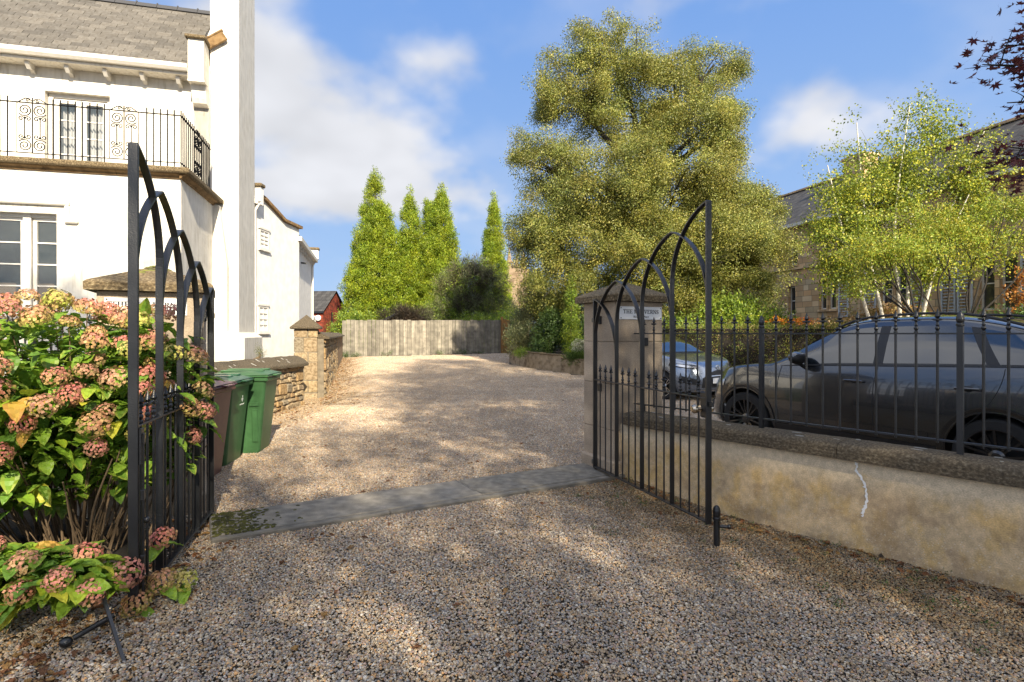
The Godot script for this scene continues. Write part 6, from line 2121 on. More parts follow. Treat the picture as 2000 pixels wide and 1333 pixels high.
# ---------------------------------------------------------------- wheelie bins
func bin(label: String, at: Vector3, turn: float, body: Material, lidm: Material, logo: bool, open_lid := 0.0) -> void:
	var o := thing("wheelie_bin", label, "wheelie bin", at, Basis(Vector3.UP, turn), "wheelie bins by the rubble wall")
	var prof := [[0.0, 0.225, 0.245], [0.05, 0.235, 0.26], [0.30, 0.252, 0.285], [0.70, 0.278, 0.325], [0.90, 0.290, 0.345], [0.93, 0.296, 0.352]]
	var mb := MB.new()
	var g := []
	for q in prof:
		var row := []
		var hx: float = q[2]
		var hz: float = q[1]
		var rc := 0.05
		for k in 25:
			var a := TAU * k / 24.0
			var cx := signf(cos(a)) * (hx - rc) * (1.0 if absf(cos(a)) > 1e-6 else 0.0)
			var cz := signf(sin(a)) * (hz - rc) * (1.0 if absf(sin(a)) > 1e-6 else 0.0)
			row.append(Vector3(cx + rc * cos(a), q[0], cz + rc * sin(a)))
		g.append(row)
	mb.sheet(g, Vector3.UP, Vector3(0, 0.45, 0))
	mb.face(g[0].slice(0, 24), Vector3.DOWN)
	var b := put("body", mb, body, o)
	var rim := MB.new()
	rim.cbox(Vector3(0, 0.945, 0), Vector3(0.745, 0.055, 0.625), 0.014)
	put("rim", rim, body, o)
	var lid := MB.new()
	var lg := []
	for i in 9:
		var row := []
		for j in 9:
			var u := (i / 8.0 - 0.5) * 2.0
			var w := (j / 8.0 - 0.5) * 2.0
			var dome := 0.055 * (1.0 - pow(absf(u), 4.0)) * (1.0 - pow(absf(w), 4.0))
			row.append(Vector3(u * 0.385, 0.995 + dome + 0.012 * u, w * 0.325))
		lg.append(row)
	lid.sheet(lg, Vector3.UP)
	lid.cbox(Vector3(0, 0.985, 0), Vector3(0.77, 0.03, 0.65), 0.012)
	for k in 2:
		lid.cbox(Vector3(0.02, 1.052 - 0.006 * k, -0.12 + 0.24 * k), Vector3(0.52, 0.02, 0.10), 0.008)
	put("lid", lid, lidm, o, Transform3D(Basis(Vector3(0, 0, 1), open_lid), Vector3(0, open_lid * 0.38, 0)))
	var hd := MB.new()
	hd.rod(Vector3(-0.40, 0.97, -0.24), Vector3(-0.40, 0.97, 0.24), 0.016, 8)
	for s in [-1, 1]:
		hd.cbox(Vector3(-0.375, 0.965, 0.22 * s), Vector3(0.07, 0.05, 0.05), 0.01)
		hd.rod(Vector3(-0.36, 1.0, 0.16 * s), Vector3(-0.36, 1.0, 0.25 * s), 0.02, 8)
	put("handle", hd, body, o)
	var fl := MB.new()
	fl.cbox(Vector3(0.41, 0.99, 0.0), Vector3(0.06, 0.02, 0.22), 0.006)
	put("lid_grip", fl, lidm, o)
	# moulded recesses and ribs on the broad sides
	for s in [-1.0, 1.0]:
		var rb := MB.new()
		rb.cbox(Vector3(0.21, 0.36, 0.262 * s), Vector3(0.07, 0.42, 0.02), 0.006, Basis(Vector3.RIGHT, s * 0.065))
		rb.cbox(Vector3(0.20, 0.63, 0.279 * s), Vector3(0.11, 0.05, 0.018), 0.005)
		rb.cbox(Vector3(0.0, 0.83, 0.290 * s), Vector3(0.03, 0.16, 0.018), 0.005)
		put("rib", rb, body, b)
	for s in [-1.0, 1.0]:
		var wl := MB.new()
		wl.lathe([Vector2(0.0, -0.025), Vector2(0.09, -0.025), Vector2(0.10, -0.015), Vector2(0.10, 0.015), Vector2(0.09, 0.025), Vector2(0.0, 0.025)], 16, Vector3(-0.29, 0.10, 0.27 * s), Basis(Vector3.RIGHT, PI / 2))
		put("wheel", wl, M.rubber, o)
	if logo:
		var f := SystemFont.new()
		f.font_names = PackedStringArray(["Droid Sans"])
		f.font_weight = 700
		var tm := TextMesh.new()
		tm.font = f
		tm.text = "CHELTENHAM"
		tm.font_size = 48
		tm.pixel_size = 0.001
		var k := 0.135 / maxf(tm.get_aabb().size.x, 0.001)
		tm.depth = 0.001 / k
		var side := Basis(Vector3.UP, PI / 2) * Basis(Vector3.RIGHT, 0.075)
		put("lettering", tm, M.logo, b, Transform3D(side * Basis().scaled(Vector3(k, k, k)), Vector3(0.3285, 0.70, -0.06)))
		var cr := MB.new()
		cr.prism(PackedVector2Array([Vector2(-0.018, 0.03), Vector2(0.018, 0.03), Vector2(0.02, 0.006), Vector2(0.0, -0.018), Vector2(-0.02, 0.006)]), Vector3.ZERO, Vector3.RIGHT, Vector3.UP, Vector3(0, 0, 0.002))
		cr.prism(PackedVector2Array([Vector2(-0.006, 0.036), Vector2(0.008, 0.036), Vector2(0.005, 0.062), Vector2(-0.004, 0.058)]), Vector3.ZERO, Vector3.RIGHT, Vector3.UP, Vector3(0, 0, 0.002))
		put("crest", cr, M.logo, b, Transform3D(side, Vector3(0.3325, 0.745, -0.06)))


func bins() -> void:
	bin("tall green wheelie bin against the rubble wall, farthest from the gate", W(-3.50, gy(-3.5, 7.3), 7.36), 0.14, M.bingreen, M.bingreen, false)
	bin("green wheelie bin with white printed crest between the other two bins", W(-3.58, 0.0, 6.70), 0.10, M.bingreen, M.binlid, true)
	bin("maroon brown wheelie bin half hidden behind the left gate", W(-3.46, 0.0, 6.02), 0.10, M.binbrown, M.binmaroon, false)


# ---------------------------------------------------------------- cars
func along(keys: Array, x: float, col: int) -> float:
	var n := keys.size()
	if x <= keys[0][0]:
		return keys[0][col]
	for i in n - 1:
		if x <= keys[i + 1][0]:
			var t: float = (x - keys[i][0]) / (keys[i + 1][0] - keys[i][0])
			var p0: float = keys[maxi(i - 1, 0)][col]
			var p3: float = keys[mini(i + 2, n - 1)][col]
			var x0: float = keys[maxi(i - 1, 0)][0]
			var x3: float = keys[mini(i + 2, n - 1)][0]
			var h: float = keys[i + 1][0] - keys[i][0]
			var m1: float = (keys[i + 1][col] - p0) / maxf(keys[i + 1][0] - x0, 0.01) * h
			var m2: float = (p3 - keys[i][col]) / maxf(x3 - keys[i][0], 0.01) * h
			var t2 := t * t
			var t3 := t2 * t
			return keys[i][col] * (2 * t3 - 3 * t2 + 1) + m1 * (t3 - 2 * t2 + t) + keys[i + 1][col] * (3 * t2 - 2 * t3) + m2 * (t3 - t2)
	return keys[n - 1][col]


class Car:
	var keys := []          # x, belt height, top height
	var wide := 0.91
	var len := 4.48
	var xr := 0.9           # length of the rounded nose
	var xt := 0.55          # of the tail
	var wheels := [0.9, 3.58]
	var rw := 0.35
	var arch := 0.405
	var sill := 0.26
	var lean := 0.14
	var host: Node3D

	func plan(x: float) -> float:
		var f := 1.0
		if x < xr:
			f = pow(maxf(0.0, 1.0 - pow((xr - x) / xr, 2.6)), 1.0 / 2.4)
		if x > len - xt:
			f = minf(f, pow(maxf(0.0, 1.0 - pow((x - len + xt) / xt, 2.6)), 1.0 / 2.6))
		return f

	func prof(h: float, belt: float) -> float:
		# half width against height: tucked in at the sill, fullest at the door crease
		var t := clampf((h - sill) / (belt - sill), 0.0, 1.0)
		if t < 0.22:
			return wide * lerpf(0.935, 0.99, sin(t / 0.22 * PI / 2))
		if t < 0.72:
			return wide * (0.99 + 0.01 * sin((t - 0.22) / 0.5 * PI))
		return wide * lerpf(0.99, 0.93, pow((t - 0.72) / 0.28, 1.6))

	func shift(x: float, h: float) -> float:
		var k := clampf(1.0 - x / 0.8, 0.0, 1.0)
		return lean * k * pow(maxf(0.0, (h - 0.5) / 0.4), 1.4) + 0.05 * k * pow(maxf(0.0, (0.42 - h) / 0.2), 1.2)

	func body(x: float, h: float, s: float, out := 0.0) -> Vector3:
		var bl: float = host.along(keys, x, 1)
		var w := prof(h, bl) * plan(x)
		return Vector3(x + shift(x, h), h, s * (w + out))

	func low(x: float) -> float:
		var y := sill
		for c in wheels:
			var q: float = absf(x - c)
			if q < arch:
				y = maxf(y, rw + sqrt(arch * arch - q * q))
		return y

	func upper(x: float, s: float) -> Array:
		var bl: float = host.along(keys, x, 1)
		var tp: float = maxf(host.along(keys, x, 2), bl + 0.012)
		var H := tp - bl
		var w0 := prof(bl, bl) * plan(x)
		var we := maxf(w0 - 0.34 * H - 0.015, w0 * 0.6)
		var p := []
		for q in [[w0, bl], [lerpf(w0, we, 0.5) + 0.012 * minf(H * 3.0, 1.0), bl + 0.43 * H], [we, bl + 0.86 * H], [we * 0.86, bl + 0.955 * H], [we * 0.5, bl + 0.99 * H], [0.0, tp]]:
			p.append(Vector3(x + shift(x, q[1]), q[1], s * q[0]))
		return p

	func front(z: float, h: float, out := 0.0) -> Vector3:
		var a := 0.0
		var b := xr
		for i in 22:
			var m := (a + b) / 2
			var bl: float = host.along(keys, m, 1)
			if prof(h, bl) * plan(m) < absf(z):
				a = m
			else:
				b = m
		return Vector3(a + shift(a, h) - out, h, z)


func stations(c: Car) -> Array:
	var xs := []
	for i in 15:
		xs.append(c.xr * 0.62 * pow(i / 14.0, 2.2))
	var x := c.xr * 0.62 + 0.05
	while x < c.len - c.xt * 0.7:
		xs.append(x)
		x += 0.055
	for i in 13:
		xs.append(c.len - c.xt * 0.7 * pow(1.0 - i / 12.0, 2.0))
	for w in c.wheels:
		for s in [-1.0, 1.0]:
			xs.append(w + s * (c.arch - 0.0015))
			xs.append(w + s * (c.arch + 0.0015))
			xs.append(w + s * (c.arch - 0.015))
	xs.sort()
	return xs


func car_shell(o: Node3D, c: Car, paint: Material) -> void:
	var xs := stations(c)
	var lo := MB.new()
	var up := MB.new()
	for s in [-1.0, 1.0]:
		var g := []
		var u := []
		for x in xs:
			var row := []
			var bl: float = along(c.keys, x, 1)
			var y0 := minf(c.low(x), bl - 0.05)
			for k in 15:
				row.append(c.body(x, lerpf(y0, bl, k / 14.0), s))
			g.append(row)
			u.append(c.upper(x, s))
		lo.sheet(g, Vector3(0, 0, s))
		up.sheet(u, Vector3(0, 0.8, s * 0.6))
	put("body", lo, paint, o)
	put("upper_body", up, paint, o)
	# dark underside and wheel houses
	put("underbody", bars([[Vector3(c.len / 2, 0.42, 0), Vector3(c.len - 0.9, 0.34, c.wide * 1.30)], [Vector3(c.len / 2, 0.72, 0), Vector3(c.len - 0.8, 0.3, c.wide * 1.2)]]), M.black, o)


func patch(c: Car, xa0: float, xa1: float, xb0: float, xb1: float, f0: float, f1: float, s: float, out: float) -> MB:
	# piece of the side glass: from xa0-xa1 at its foot to xb0-xb1 at its head
	var mb := MB.new()
	var g := []
	for i in 13:
		var row := []
		for j in 9:
			var t := j / 8.0
			var f := lerpf(f0, f1, t)
			var x := lerpf(lerpf(xa0, xb0, t), lerpf(xa1, xb1, t), i / 12.0)
			var p := c.upper(x, s)
			var q: Vector3 = p[0].lerp(p[1], f * 2.0) if f < 0.5 else p[1].lerp(p[2], f * 2.0 - 1.0)
			row.append(q + Vector3(0, out * 0.35, s * out))
		g.append(row)
	mb.sheet(g, Vector3(0, 0.3, s))
	return mb


func body_patch(c: Car, poly_lo: Callable, poly_hi: Callable, x0: float, x1: float, s: float, out: float) -> MB:
	var mb := MB.new()
	var g := []
	for i in 17:
		var row := []
		var x := lerpf(x0, x1, i / 16.0)
		var lo: float = poly_lo.call(i / 16.0)
		var hi: float = poly_hi.call(i / 16.0)
		for j in 5:
			row.append(c.body(x, lerpf(lo, hi, j / 4.0), s, out) + Vector3(-out * 0.6, 0, 0))
		g.append(row)
	mb.sheet(g, Vector3(-0.4, 0.2, s))
	return mb


func front_patch(c: Car, z0: float, z1: float, lo: Callable, hi: Callable, out: float) -> MB:
	var mb := MB.new()
	var g := []
	for i in 21:
		var row := []
		var z := lerpf(z0, z1, i / 20.0)
		for j in 6:
			row.append(c.front(z, lerpf(lo.call(i / 20.0), hi.call(i / 20.0), j / 5.0), out))
		g.append(row)
	mb.sheet(g, Vector3(-1, 0.1, 0))
	return mb


func windscreen(c: Car, x0: float, x1: float, out: float) -> MB:
	var mb := MB.new()
	for s in [-1.0, 1.0]:
		var g := []
		for i in 13:
			var x := lerpf(x0, x1, i / 12.0)
			var p := c.upper(x, s)
			var row := []
			row.append(p[2].lerp(p[3], 0.25) + Vector3(-out, out, 0))
			for k in [3, 4, 5]:
				row.append(p[k] + Vector3(-out, out, 0))
			g.append(row)
		mb.sheet(g, Vector3(-0.5, 1, 0))
	return mb


func wheel(o: Node3D, c: Car, x: float, s: float, rim: Material, spokes: int) -> void:
	var rw := c.rw
	var turn := Basis(Vector3.RIGHT, s * PI / 2)
	var at := Vector3(x, rw, s * (c.wide - 0.125))
	var ty := MB.new()
	ty.lathe([Vector2(rw * 0.70, -0.10), Vector2(rw * 0.93, -0.105), Vector2(rw * 0.985, -0.085), Vector2(rw, -0.05), Vector2(rw, 0.05), Vector2(rw * 0.985, 0.085), Vector2(rw * 0.93, 0.105), Vector2(rw * 0.72, 0.10), Vector2(rw * 0.70, 0.085)], 40, at, turn)
	var w := put("wheel", ty, M.rubber, o)
	var rb := MB.new()
	rb.lathe([Vector2(rw * 0.72, 0.098), Vector2(rw * 0.70, 0.09), Vector2(rw * 0.66, 0.03), Vector2(rw * 0.64, -0.05), Vector2(0.0, -0.05)], 40, at, turn)
	put("rim", rb, M.black, w)
	var lip := MB.new()
	lip.lathe([Vector2(rw * 0.735, 0.098), Vector2(rw * 0.725, 0.104), Vector2(rw * 0.70, 0.102), Vector2(rw * 0.69, 0.09)], 40, at, turn)
	put("rim_lip", lip, rim, w)
	for k in spokes:
		for e in [-1.0, 1.0]:
			var sp := MB.new()
			var a: float = TAU * k / spokes + e * 0.10
			var a2: float = TAU * k / spokes + e * 0.17
			sp.flatbar([at + turn * Vector3(cos(a) * rw * 0.14, 0.055, sin(a) * rw * 0.14), at + turn * Vector3(cos(a2) * rw * 0.45, 0.075, sin(a2) * rw * 0.45), at + turn * Vector3(cos(a2) * rw * 0.71, 0.088, sin(a2) * rw * 0.71)], turn * Vector3(-sin(a), 0, cos(a)), 0.020, 0.022)
			put("spoke", sp, rim, w)
	var hb := MB.new()
	hb.lathe([Vector2(rw * 0.20, 0.02), Vector2(rw * 0.19, 0.07), Vector2(rw * 0.12, 0.08), Vector2(0.0, 0.082)], 18, at, turn)
	put("hub", hb, rim, w)


func wheel_arch(c: Car, x: float, s: float, r0: float, r1: float, out: float) -> MB:
	var mb := MB.new()
	var g := []
	for i in 29:
		var a := lerpf(-0.22, PI + 0.22, i / 28.0)
		var row := []
		for r in [r0, (r0 + r1) / 2, r1]:
			var q := Vector2(x - cos(a) * r, c.rw + sin(a) * r)
			q.y = maxf(q.y, 0.20)
			var p := c.body(q.x, clampf(q.y, c.sill, 1.0), s, out if r > r0 else out - 0.03)
			p.y = q.y
			row.append(p)
		g.append(row)
	mb.sheet(g, Vector3(0, 0, s))
	return mb


func seam(pts: Array) -> MB:
	var mb := MB.new()
	var rr := []
	for p in pts:
		rr.append(0.0035)
	mb.tube(pts, rr, 5)
	return mb


func metal_paint(c: Color, rough: float, metal: float) -> StandardMaterial3D:
	var m := StandardMaterial3D.new()
	m.albedo_color = c
	m.metallic = metal
	m.roughness = rough
	m.clearcoat_enabled = true
	m.clearcoat = 1.0
	m.clearcoat_roughness = 0.03
	return m


func cars() -> void:
	var glass := mat(lin(0.012, 0.016, 0.02), 0.02)
	glass.metallic_specular = 1.0
	glass.clearcoat_enabled = true
	glass.clearcoat = 1.0
	glass.clearcoat_roughness = 0.0
	var plastic := mat(lin(0.02, 0.02, 0.021), 0.55)
	var rimdark := metal_paint(lin(0.05, 0.05, 0.052), 0.3, 0.8)
	var silver := mat(lin(0.55, 0.55, 0.56), 0.25)
	silver.metallic = 1.0
	# dark grey estate-like sport utility car, parked nose away from the street
	var paint := metal_paint(lin(0.085, 0.090, 0.098), 0.22, 0.85)
	var o := thing("parked_car", "dark grey metallic sport utility car parked close behind the iron railing", "car", W(3.41, CAR_YARD, 8.63), Basis(Vector3(0.479, 0, 0.878), Vector3.UP, Vector3(-0.878, 0, 0.479)), "cars parked in the yard behind the railing")
	var c := Car.new()
	c.host = self
	c.keys = [[0.0, 0.80, 0.82], [0.18, 0.90, 0.93], [0.5, 0.97, 1.02], [1.0, 1.04, 1.085], [1.28, 1.065, 1.115], [1.7, 1.085, 1.37], [2.15, 1.105, 1.615], [2.7, 1.125, 1.665], [3.3, 1.15, 1.64], [3.9, 1.175, 1.47], [4.25, 1.19, 1.27], [4.48, 1.10, 1.12]]
	car_shell(o, c, paint)
	for s in [-1.0, 1.0]:
		for w in [[1.50, 2.50, 2.02, 2.50], [2.60, 3.50, 2.60, 3.32], [3.60, 4.05, 3.42, 3.66]]:
			put("side_window", patch(c, w[0], w[1], w[2], w[3], 0.07, 0.90, s, 0.006), glass, o)
		put("window_trim", patch(c, 1.40, 4.12, 1.40, 4.12, 0.005, 0.055, s, 0.008), plastic, o)
		put("door_pillar", patch(c, 2.50, 2.60, 2.50, 2.60, 0.06, 0.92, s, 0.005), plastic, o)
		put("door_pillar", patch(c, 3.50, 3.60, 3.32, 3.42, 0.06, 0.92, s, 0.005), plastic, o)
		for x in c.wheels:
			wheel(o, c, x, s, rimdark, 7)
			put("arch_trim", wheel_arch(c, x, s, 0.40, 0.46, 0.012), paint, o)
		for x in [1.42, 2.555]:
			var p := []
			for k in 15:
				p.append(c.body(x - 0.03 * sin(k / 14.0 * PI), lerpf(0.33, along(c.keys, x, 1) - 0.005, k / 14.0), s, 0.001))
			put("door_seam", seam(p), M.black, o)
		var p3 := []
		for k in 12:
			p3.append(c.body(3.62 - 0.35 * pow(1.0 - k / 11.0, 2.0) + 0.02, lerpf(0.55, 1.15, k / 11.0), s, 0.001))
		put("door_seam", seam(p3), M.black, o)
		for x in [2.33, 3.38]:
			var cup := MB.new()
			cup.ball(c.body(x, 0.945, s, -0.012), Vector3(0.075, 0.04, 0.016), 14, 8)
			put("handle_recess", cup, M.black, o)
			var h := MB.new()
			h.cbox(c.body(x, 0.955, s, 0.028), Vector3(0.21, 0.028, 0.018), 0.008)
			h.box(c.body(x - 0.085, 0.955, s, 0.012), Vector3(0.02, 0.02, 0.03))
			h.box(c.body(x + 0.085, 0.955, s, 0.012), Vector3(0.02, 0.02, 0.03))
			put("door_handle", h, paint, o)
		var mi := MB.new()
		mi.ball(c.body(1.72, 1.08, s, 0.13) + Vector3(0, 0.10, 0), Vector3(0.085, 0.075, 0.125), 16, 10)
		var mo := put("wing_mirror", mi, M.black, o)
		var mc := MB.new()
		mc.ball(c.body(1.71, 1.08, s, 0.13) + Vector3(0, 0.118, 0), Vector3(0.086, 0.06, 0.127), 16, 10)
		put("mirror_cap", mc, paint, mo)
		var ma := MB.new()
		ma.rod(c.body(1.75, 1.05, s, -0.02), c.body(1.73, 1.08, s, 0.10) + Vector3(0, 0.03, 0), 0.022, 8)
		put("mirror_arm", ma, M.black, mo)
		# roof rail and sill
		var rr := []
		for k in 20:
			var x := lerpf(1.95, 3.95, k / 19.0)
			var q := c.upper(x, s)
			rr.append(q[3] + Vector3(0, 0.012 + 0.025 * sin(k / 19.0 * PI), s * 0.02))
		var rad := []
		rad.resize(20)
		rad.fill(0.014)
		var rm := MB.new()
		rm.tube(rr, rad, 7)
		put("roof_rail", rm, plastic, o)
		put("sill", body_patch(c, func(_t): return 0.262, func(_t): return 0.37, 1.34, 3.14, s, 0.006), plastic, o)
		put("headlight", body_patch(c, func(t): return 0.74 + 0.02 * t, func(t): return 0.83 + 0.02 * t, 0.10, 0.52, s, 0.006), silver, o)
		var flare := body_patch(c, func(t): return 0.43 - 0.01 * t, func(t): return 0.49 + 0.01 * t, 1.5, 3.05, s, 0.004)
		put("door_blade", flare, paint, o)
	put("windscreen", windscreen(c, 1.36, 2.10, 0.006), glass, o)
	put("grille", front_patch(c, -0.42, 0.42, func(_t): return 0.42, func(_t): return 0.74, 0.006), plastic, o)
	put("badge", front_patch(c, -0.02, 0.02, func(_t): return 0.60, func(_t): return 0.64, 0.01), silver, o)

	# small silver blue hatchback facing the street
	var p2 := metal_paint(lin(0.27, 0.31, 0.38), 0.26, 0.75)
	var hd := Vector2(0.50, -0.866)
	var bx := Vector3(-hd.x, 0, hd.y)
	var o2 := thing("parked_car", "silver blue hatchback facing out with black grille and number plate", "car", W(4.42, gy(4.4, 11.9), 11.95), Basis(bx, Vector3.UP, bx.cross(Vector3.UP)), "cars parked in the yard behind the railing")
	var c2 := Car.new()
	c2.host = self
	c2.len = 3.75
	c2.wide = 0.875
	c2.xr = 0.75
	c2.wheels = [0.80, 3.2]
	c2.rw = 0.305
	c2.arch = 0.355
	c2.sill = 0.21
	c2.lean = 0.16
	c2.keys = [[0.0, 0.70, 0.72], [0.15, 0.79, 0.83], [0.45, 0.86, 0.91], [0.85, 0.92, 0.975], [1.08, 0.945, 1.0], [1.5, 0.97, 1.24], [1.95, 0.99, 1.44], [2.4, 1.0, 1.49], [2.9, 1.03, 1.45], [3.35, 1.06, 1.3], [3.75, 0.98, 1.0]]
	car_shell(o2, c2, p2)
	for s in [-1.0, 1.0]:
		for w in [[1.38, 2.30, 1.86, 2.30], [2.38, 3.1, 2.38, 2.95]]:
			put("side_window", patch(c2, w[0], w[1], w[2], w[3], 0.07, 0.90, s, 0.006), glass, o2)
		for x in c2.wheels:
			wheel(o2, c2, x, s, silver, 5)
			put("arch_trim", wheel_arch(c2, x, s, 0.352, 0.385, 0.008), p2, o2)
		put("headlight_surround", body_patch(c2, func(t): return 0.69 + 0.06 * t, func(t): return 0.765 + 0.10 * t - 0.06 * t * t, 0.09, 0.62, s, 0.004), plastic, o2)
		put("headlight", body_patch(c2, func(t): return 0.705 + 0.06 * t, func(t): return 0.748 + 0.10 * t - 0.06 * t * t, 0.105, 0.50, s, 0.008), silver, o2)
		put("foglight_recess", body_patch(c2, func(t): return 0.36 + 0.05 * t, func(t): return 0.47 + 0.13 * t - 0.05 * t * t, 0.10, 0.36, s, 0.005), plastic, o2)
		var mi := MB.new()
		mi.ball(c2.body(1.52, 0.97, s, 0.11) + Vector3(0, 0.07, 0), Vector3(0.075, 0.065, 0.105), 14, 9)
		put("wing_mirror", mi, p2, o2)
	put("windscreen", windscreen(c2, 1.13, 1.92, 0.006), glass, o2)
	put("cowl", windscreen(c2, 1.07, 1.13, 0.005), plastic, o2)
	put("grille", front_patch(c2, -0.46, 0.46, func(t): return 0.30, func(t): return 0.50 + 0.17 * sin(t * PI), 0.006), plastic, o2)
	put("grille_bar", front_patch(c2, -0.40, 0.40, func(t): return 0.525 + 0.02 * sin(t * PI), func(t): return 0.545 + 0.02 * sin(t * PI), 0.016), silver, o2)
	put("bumper_lip", front_patch(c2, -0.60, 0.60, func(_t): return 0.225, func(_t): return 0.255, 0.012), silver, o2)
	for y in [0.34, 0.38, 0.42]:
		var yy: float = y
		put("grille_slat", front_patch(c2, -0.38, 0.38, func(_t): return yy, func(_t): return yy + 0.008, 0.012), M.black, o2)
	# oval emblem
	var em := MB.new()
	var ec := c2.front(0.0, 0.725, 0.012)
	for q in [[0.062, 0.042, 0.0], [0.030, 0.040, 0.0], [0.050, 0.018, 0.016]]:
		var pp := []
		var rr := []
		for k in 25:
			var a := TAU * k / 24.0
			pp.append(ec + Vector3(sin(a) * q[1] * 0.35, sin(a) * q[1] + q[2], cos(a) * q[0]))
			rr.append(0.0065)
		em.tube(pp, rr, 6, false)
	put("badge", em, M.chrome, o2)
	var np := MB.new()
	var pc := c2.front(0.0, 0.45, 0.0) + Vector3(-0.035, 0.0, 0)
	np.cbox(pc, Vector3(0.012, 0.111, 0.52), 0.003)
	var pl := put("number_plate", np, M.plaque, o2)
	var f := SystemFont.new()
	f.font_names = PackedStringArray(["Droid Sans"])
	f.font_weight = 700
	for w in [["74", -0.035, 0.085], ["K", 0.075, 0.05], ["L", 0.19, 0.045]]:
		var tm := TextMesh.new()
		tm.font = f
		tm.text = w[0]
		tm.font_size = 64
		tm.pixel_size = 0.001
		var ab := tm.get_aabb().size
		var k: float = 0.074 / maxf(ab.y, 0.001)
		tm.depth = 0.002 / k
		var kx: float = w[2] / maxf(ab.x, 0.001)
		# letters read from in front of the car: along +z is to the reader's right
		put("lettering", tm, M.ink, pl, Transform3D(Basis(Vector3(0, 0, 1) * kx, Vector3.UP * k, Vector3(-1, 0, 0) * k), pc + Vector3(-0.0075, 0.0, w[1])))


# ---------------------------------------------------------------- hydrangea
func flower_head(sd: int, R: Vector3, top: Color, low: Color) -> ArrayMesh:
	var r := RandomNumberGenerator.new()
	r.seed = sd
	var mb := MB.new()
	var n := 150
	for i in n:
		var y := 1.0 - 1.55 * (i + 0.5) / n
		var a := i * 2.39996 + r.randf_range(-0.3, 0.3)
		var q := sqrt(maxf(0.0, 1.0 - y * y))
		var o := Vector3(cos(a) * q, y, sin(a) * q)
		var c := o * R * r.randf_range(0.84, 1.10)
		var nn := (o + Vector3(r.randfn(), r.randfn(), r.randfn()) * 0.30).normalized()
		var e := nn.cross(Vector3(r.randfn(), r.randfn(), r.randfn())).normalized()
		var f := nn.cross(e)
		var t := clampf(0.55 - 0.55 * y + r.randf_range(-0.28, 0.28), 0.0, 1.0)
		var cc := top.lerp(low, t)
		var k := r.randf_range(0.85, 1.45)
		cc = Color(cc.r * k, cc.g * k, cc.b * k)
		if r.randf() < 0.08:
			cc = cc.lerp(Color(0.24, 0.12, 0.07), 0.7)
		for p in 4:
			var d := e * cos(p * PI / 2) + f * sin(p * PI / 2)
			var g := e * -sin(p * PI / 2) + f * cos(p * PI / 2)
			var l := 0.0125 * r.randf_range(0.85, 1.15)
			var w := l * 0.52
			mb.col = Color(cc.r, cc.g, cc.b) * r.randf_range(0.88, 1.12)
			var tip := c + d * l + nn * l * 0.18
			var m1 := c + d * l * 0.55 + g * w + nn * l * 0.22
			var m2 := c + d * l * 0.55 - g * w + nn * l * 0.22
			mb.tri(c, m1, tip, nn, nn, nn)
			mb.tri(c, tip, m2, nn, nn, nn)
	return mb.mesh()


func broad_leaf(sd: int, ln: float, wd: float, col: Color, edge: Color, curl: float) -> ArrayMesh:
	# ovate leaf with a folded midrib, curved along its length; its stalk end is at the origin, tip along +z
	var r := RandomNumberGenerator.new()
	r.seed = sd
	var mb := MB.new()
	var rows := []
	for i in 7:
		var t := i / 6.0
		var w := wd * 0.5 * pow(sin(PI * pow(t, 0.72)), 0.85) if i > 0 and i < 6 else 0.002
		var y := -curl * t * t * ln
		var row := []
		for j in [-1.0, -0.5, 0.0, 0.5, 1.0]:
			row.append(Vector3(j * w, y + absf(j) * w * 0.30 + 0.004 * sin(t * 17.0 + j * 4.0), ln * t))
		rows.append(row)
	for i in 6:
		for j in 4:
			var e := absf(j - 1.5) / 1.5
			var q := col.lerp(edge, clampf(0.55 * e * (i / 5.0) + r.randf_range(-0.1, 0.12), 0.0, 1.0))
			var k := r.randf_range(0.90, 1.08)
			mb.col = Color(q.r * k, q.g * k, q.b * k)
			var a: Vector3 = rows[i][j]
			var b: Vector3 = rows[i][j + 1]
			var c: Vector3 = rows[i + 1][j + 1]
			var d: Vector3 = rows[i + 1][j]
			var nn := (b - a).cross(d - a).normalized()
			if nn.y < 0:
				nn = -nn
			mb.tri(a, b, c, nn, nn, nn)
			mb.tri(a, c, d, nn, nn, nn)
	return mb.mesh()


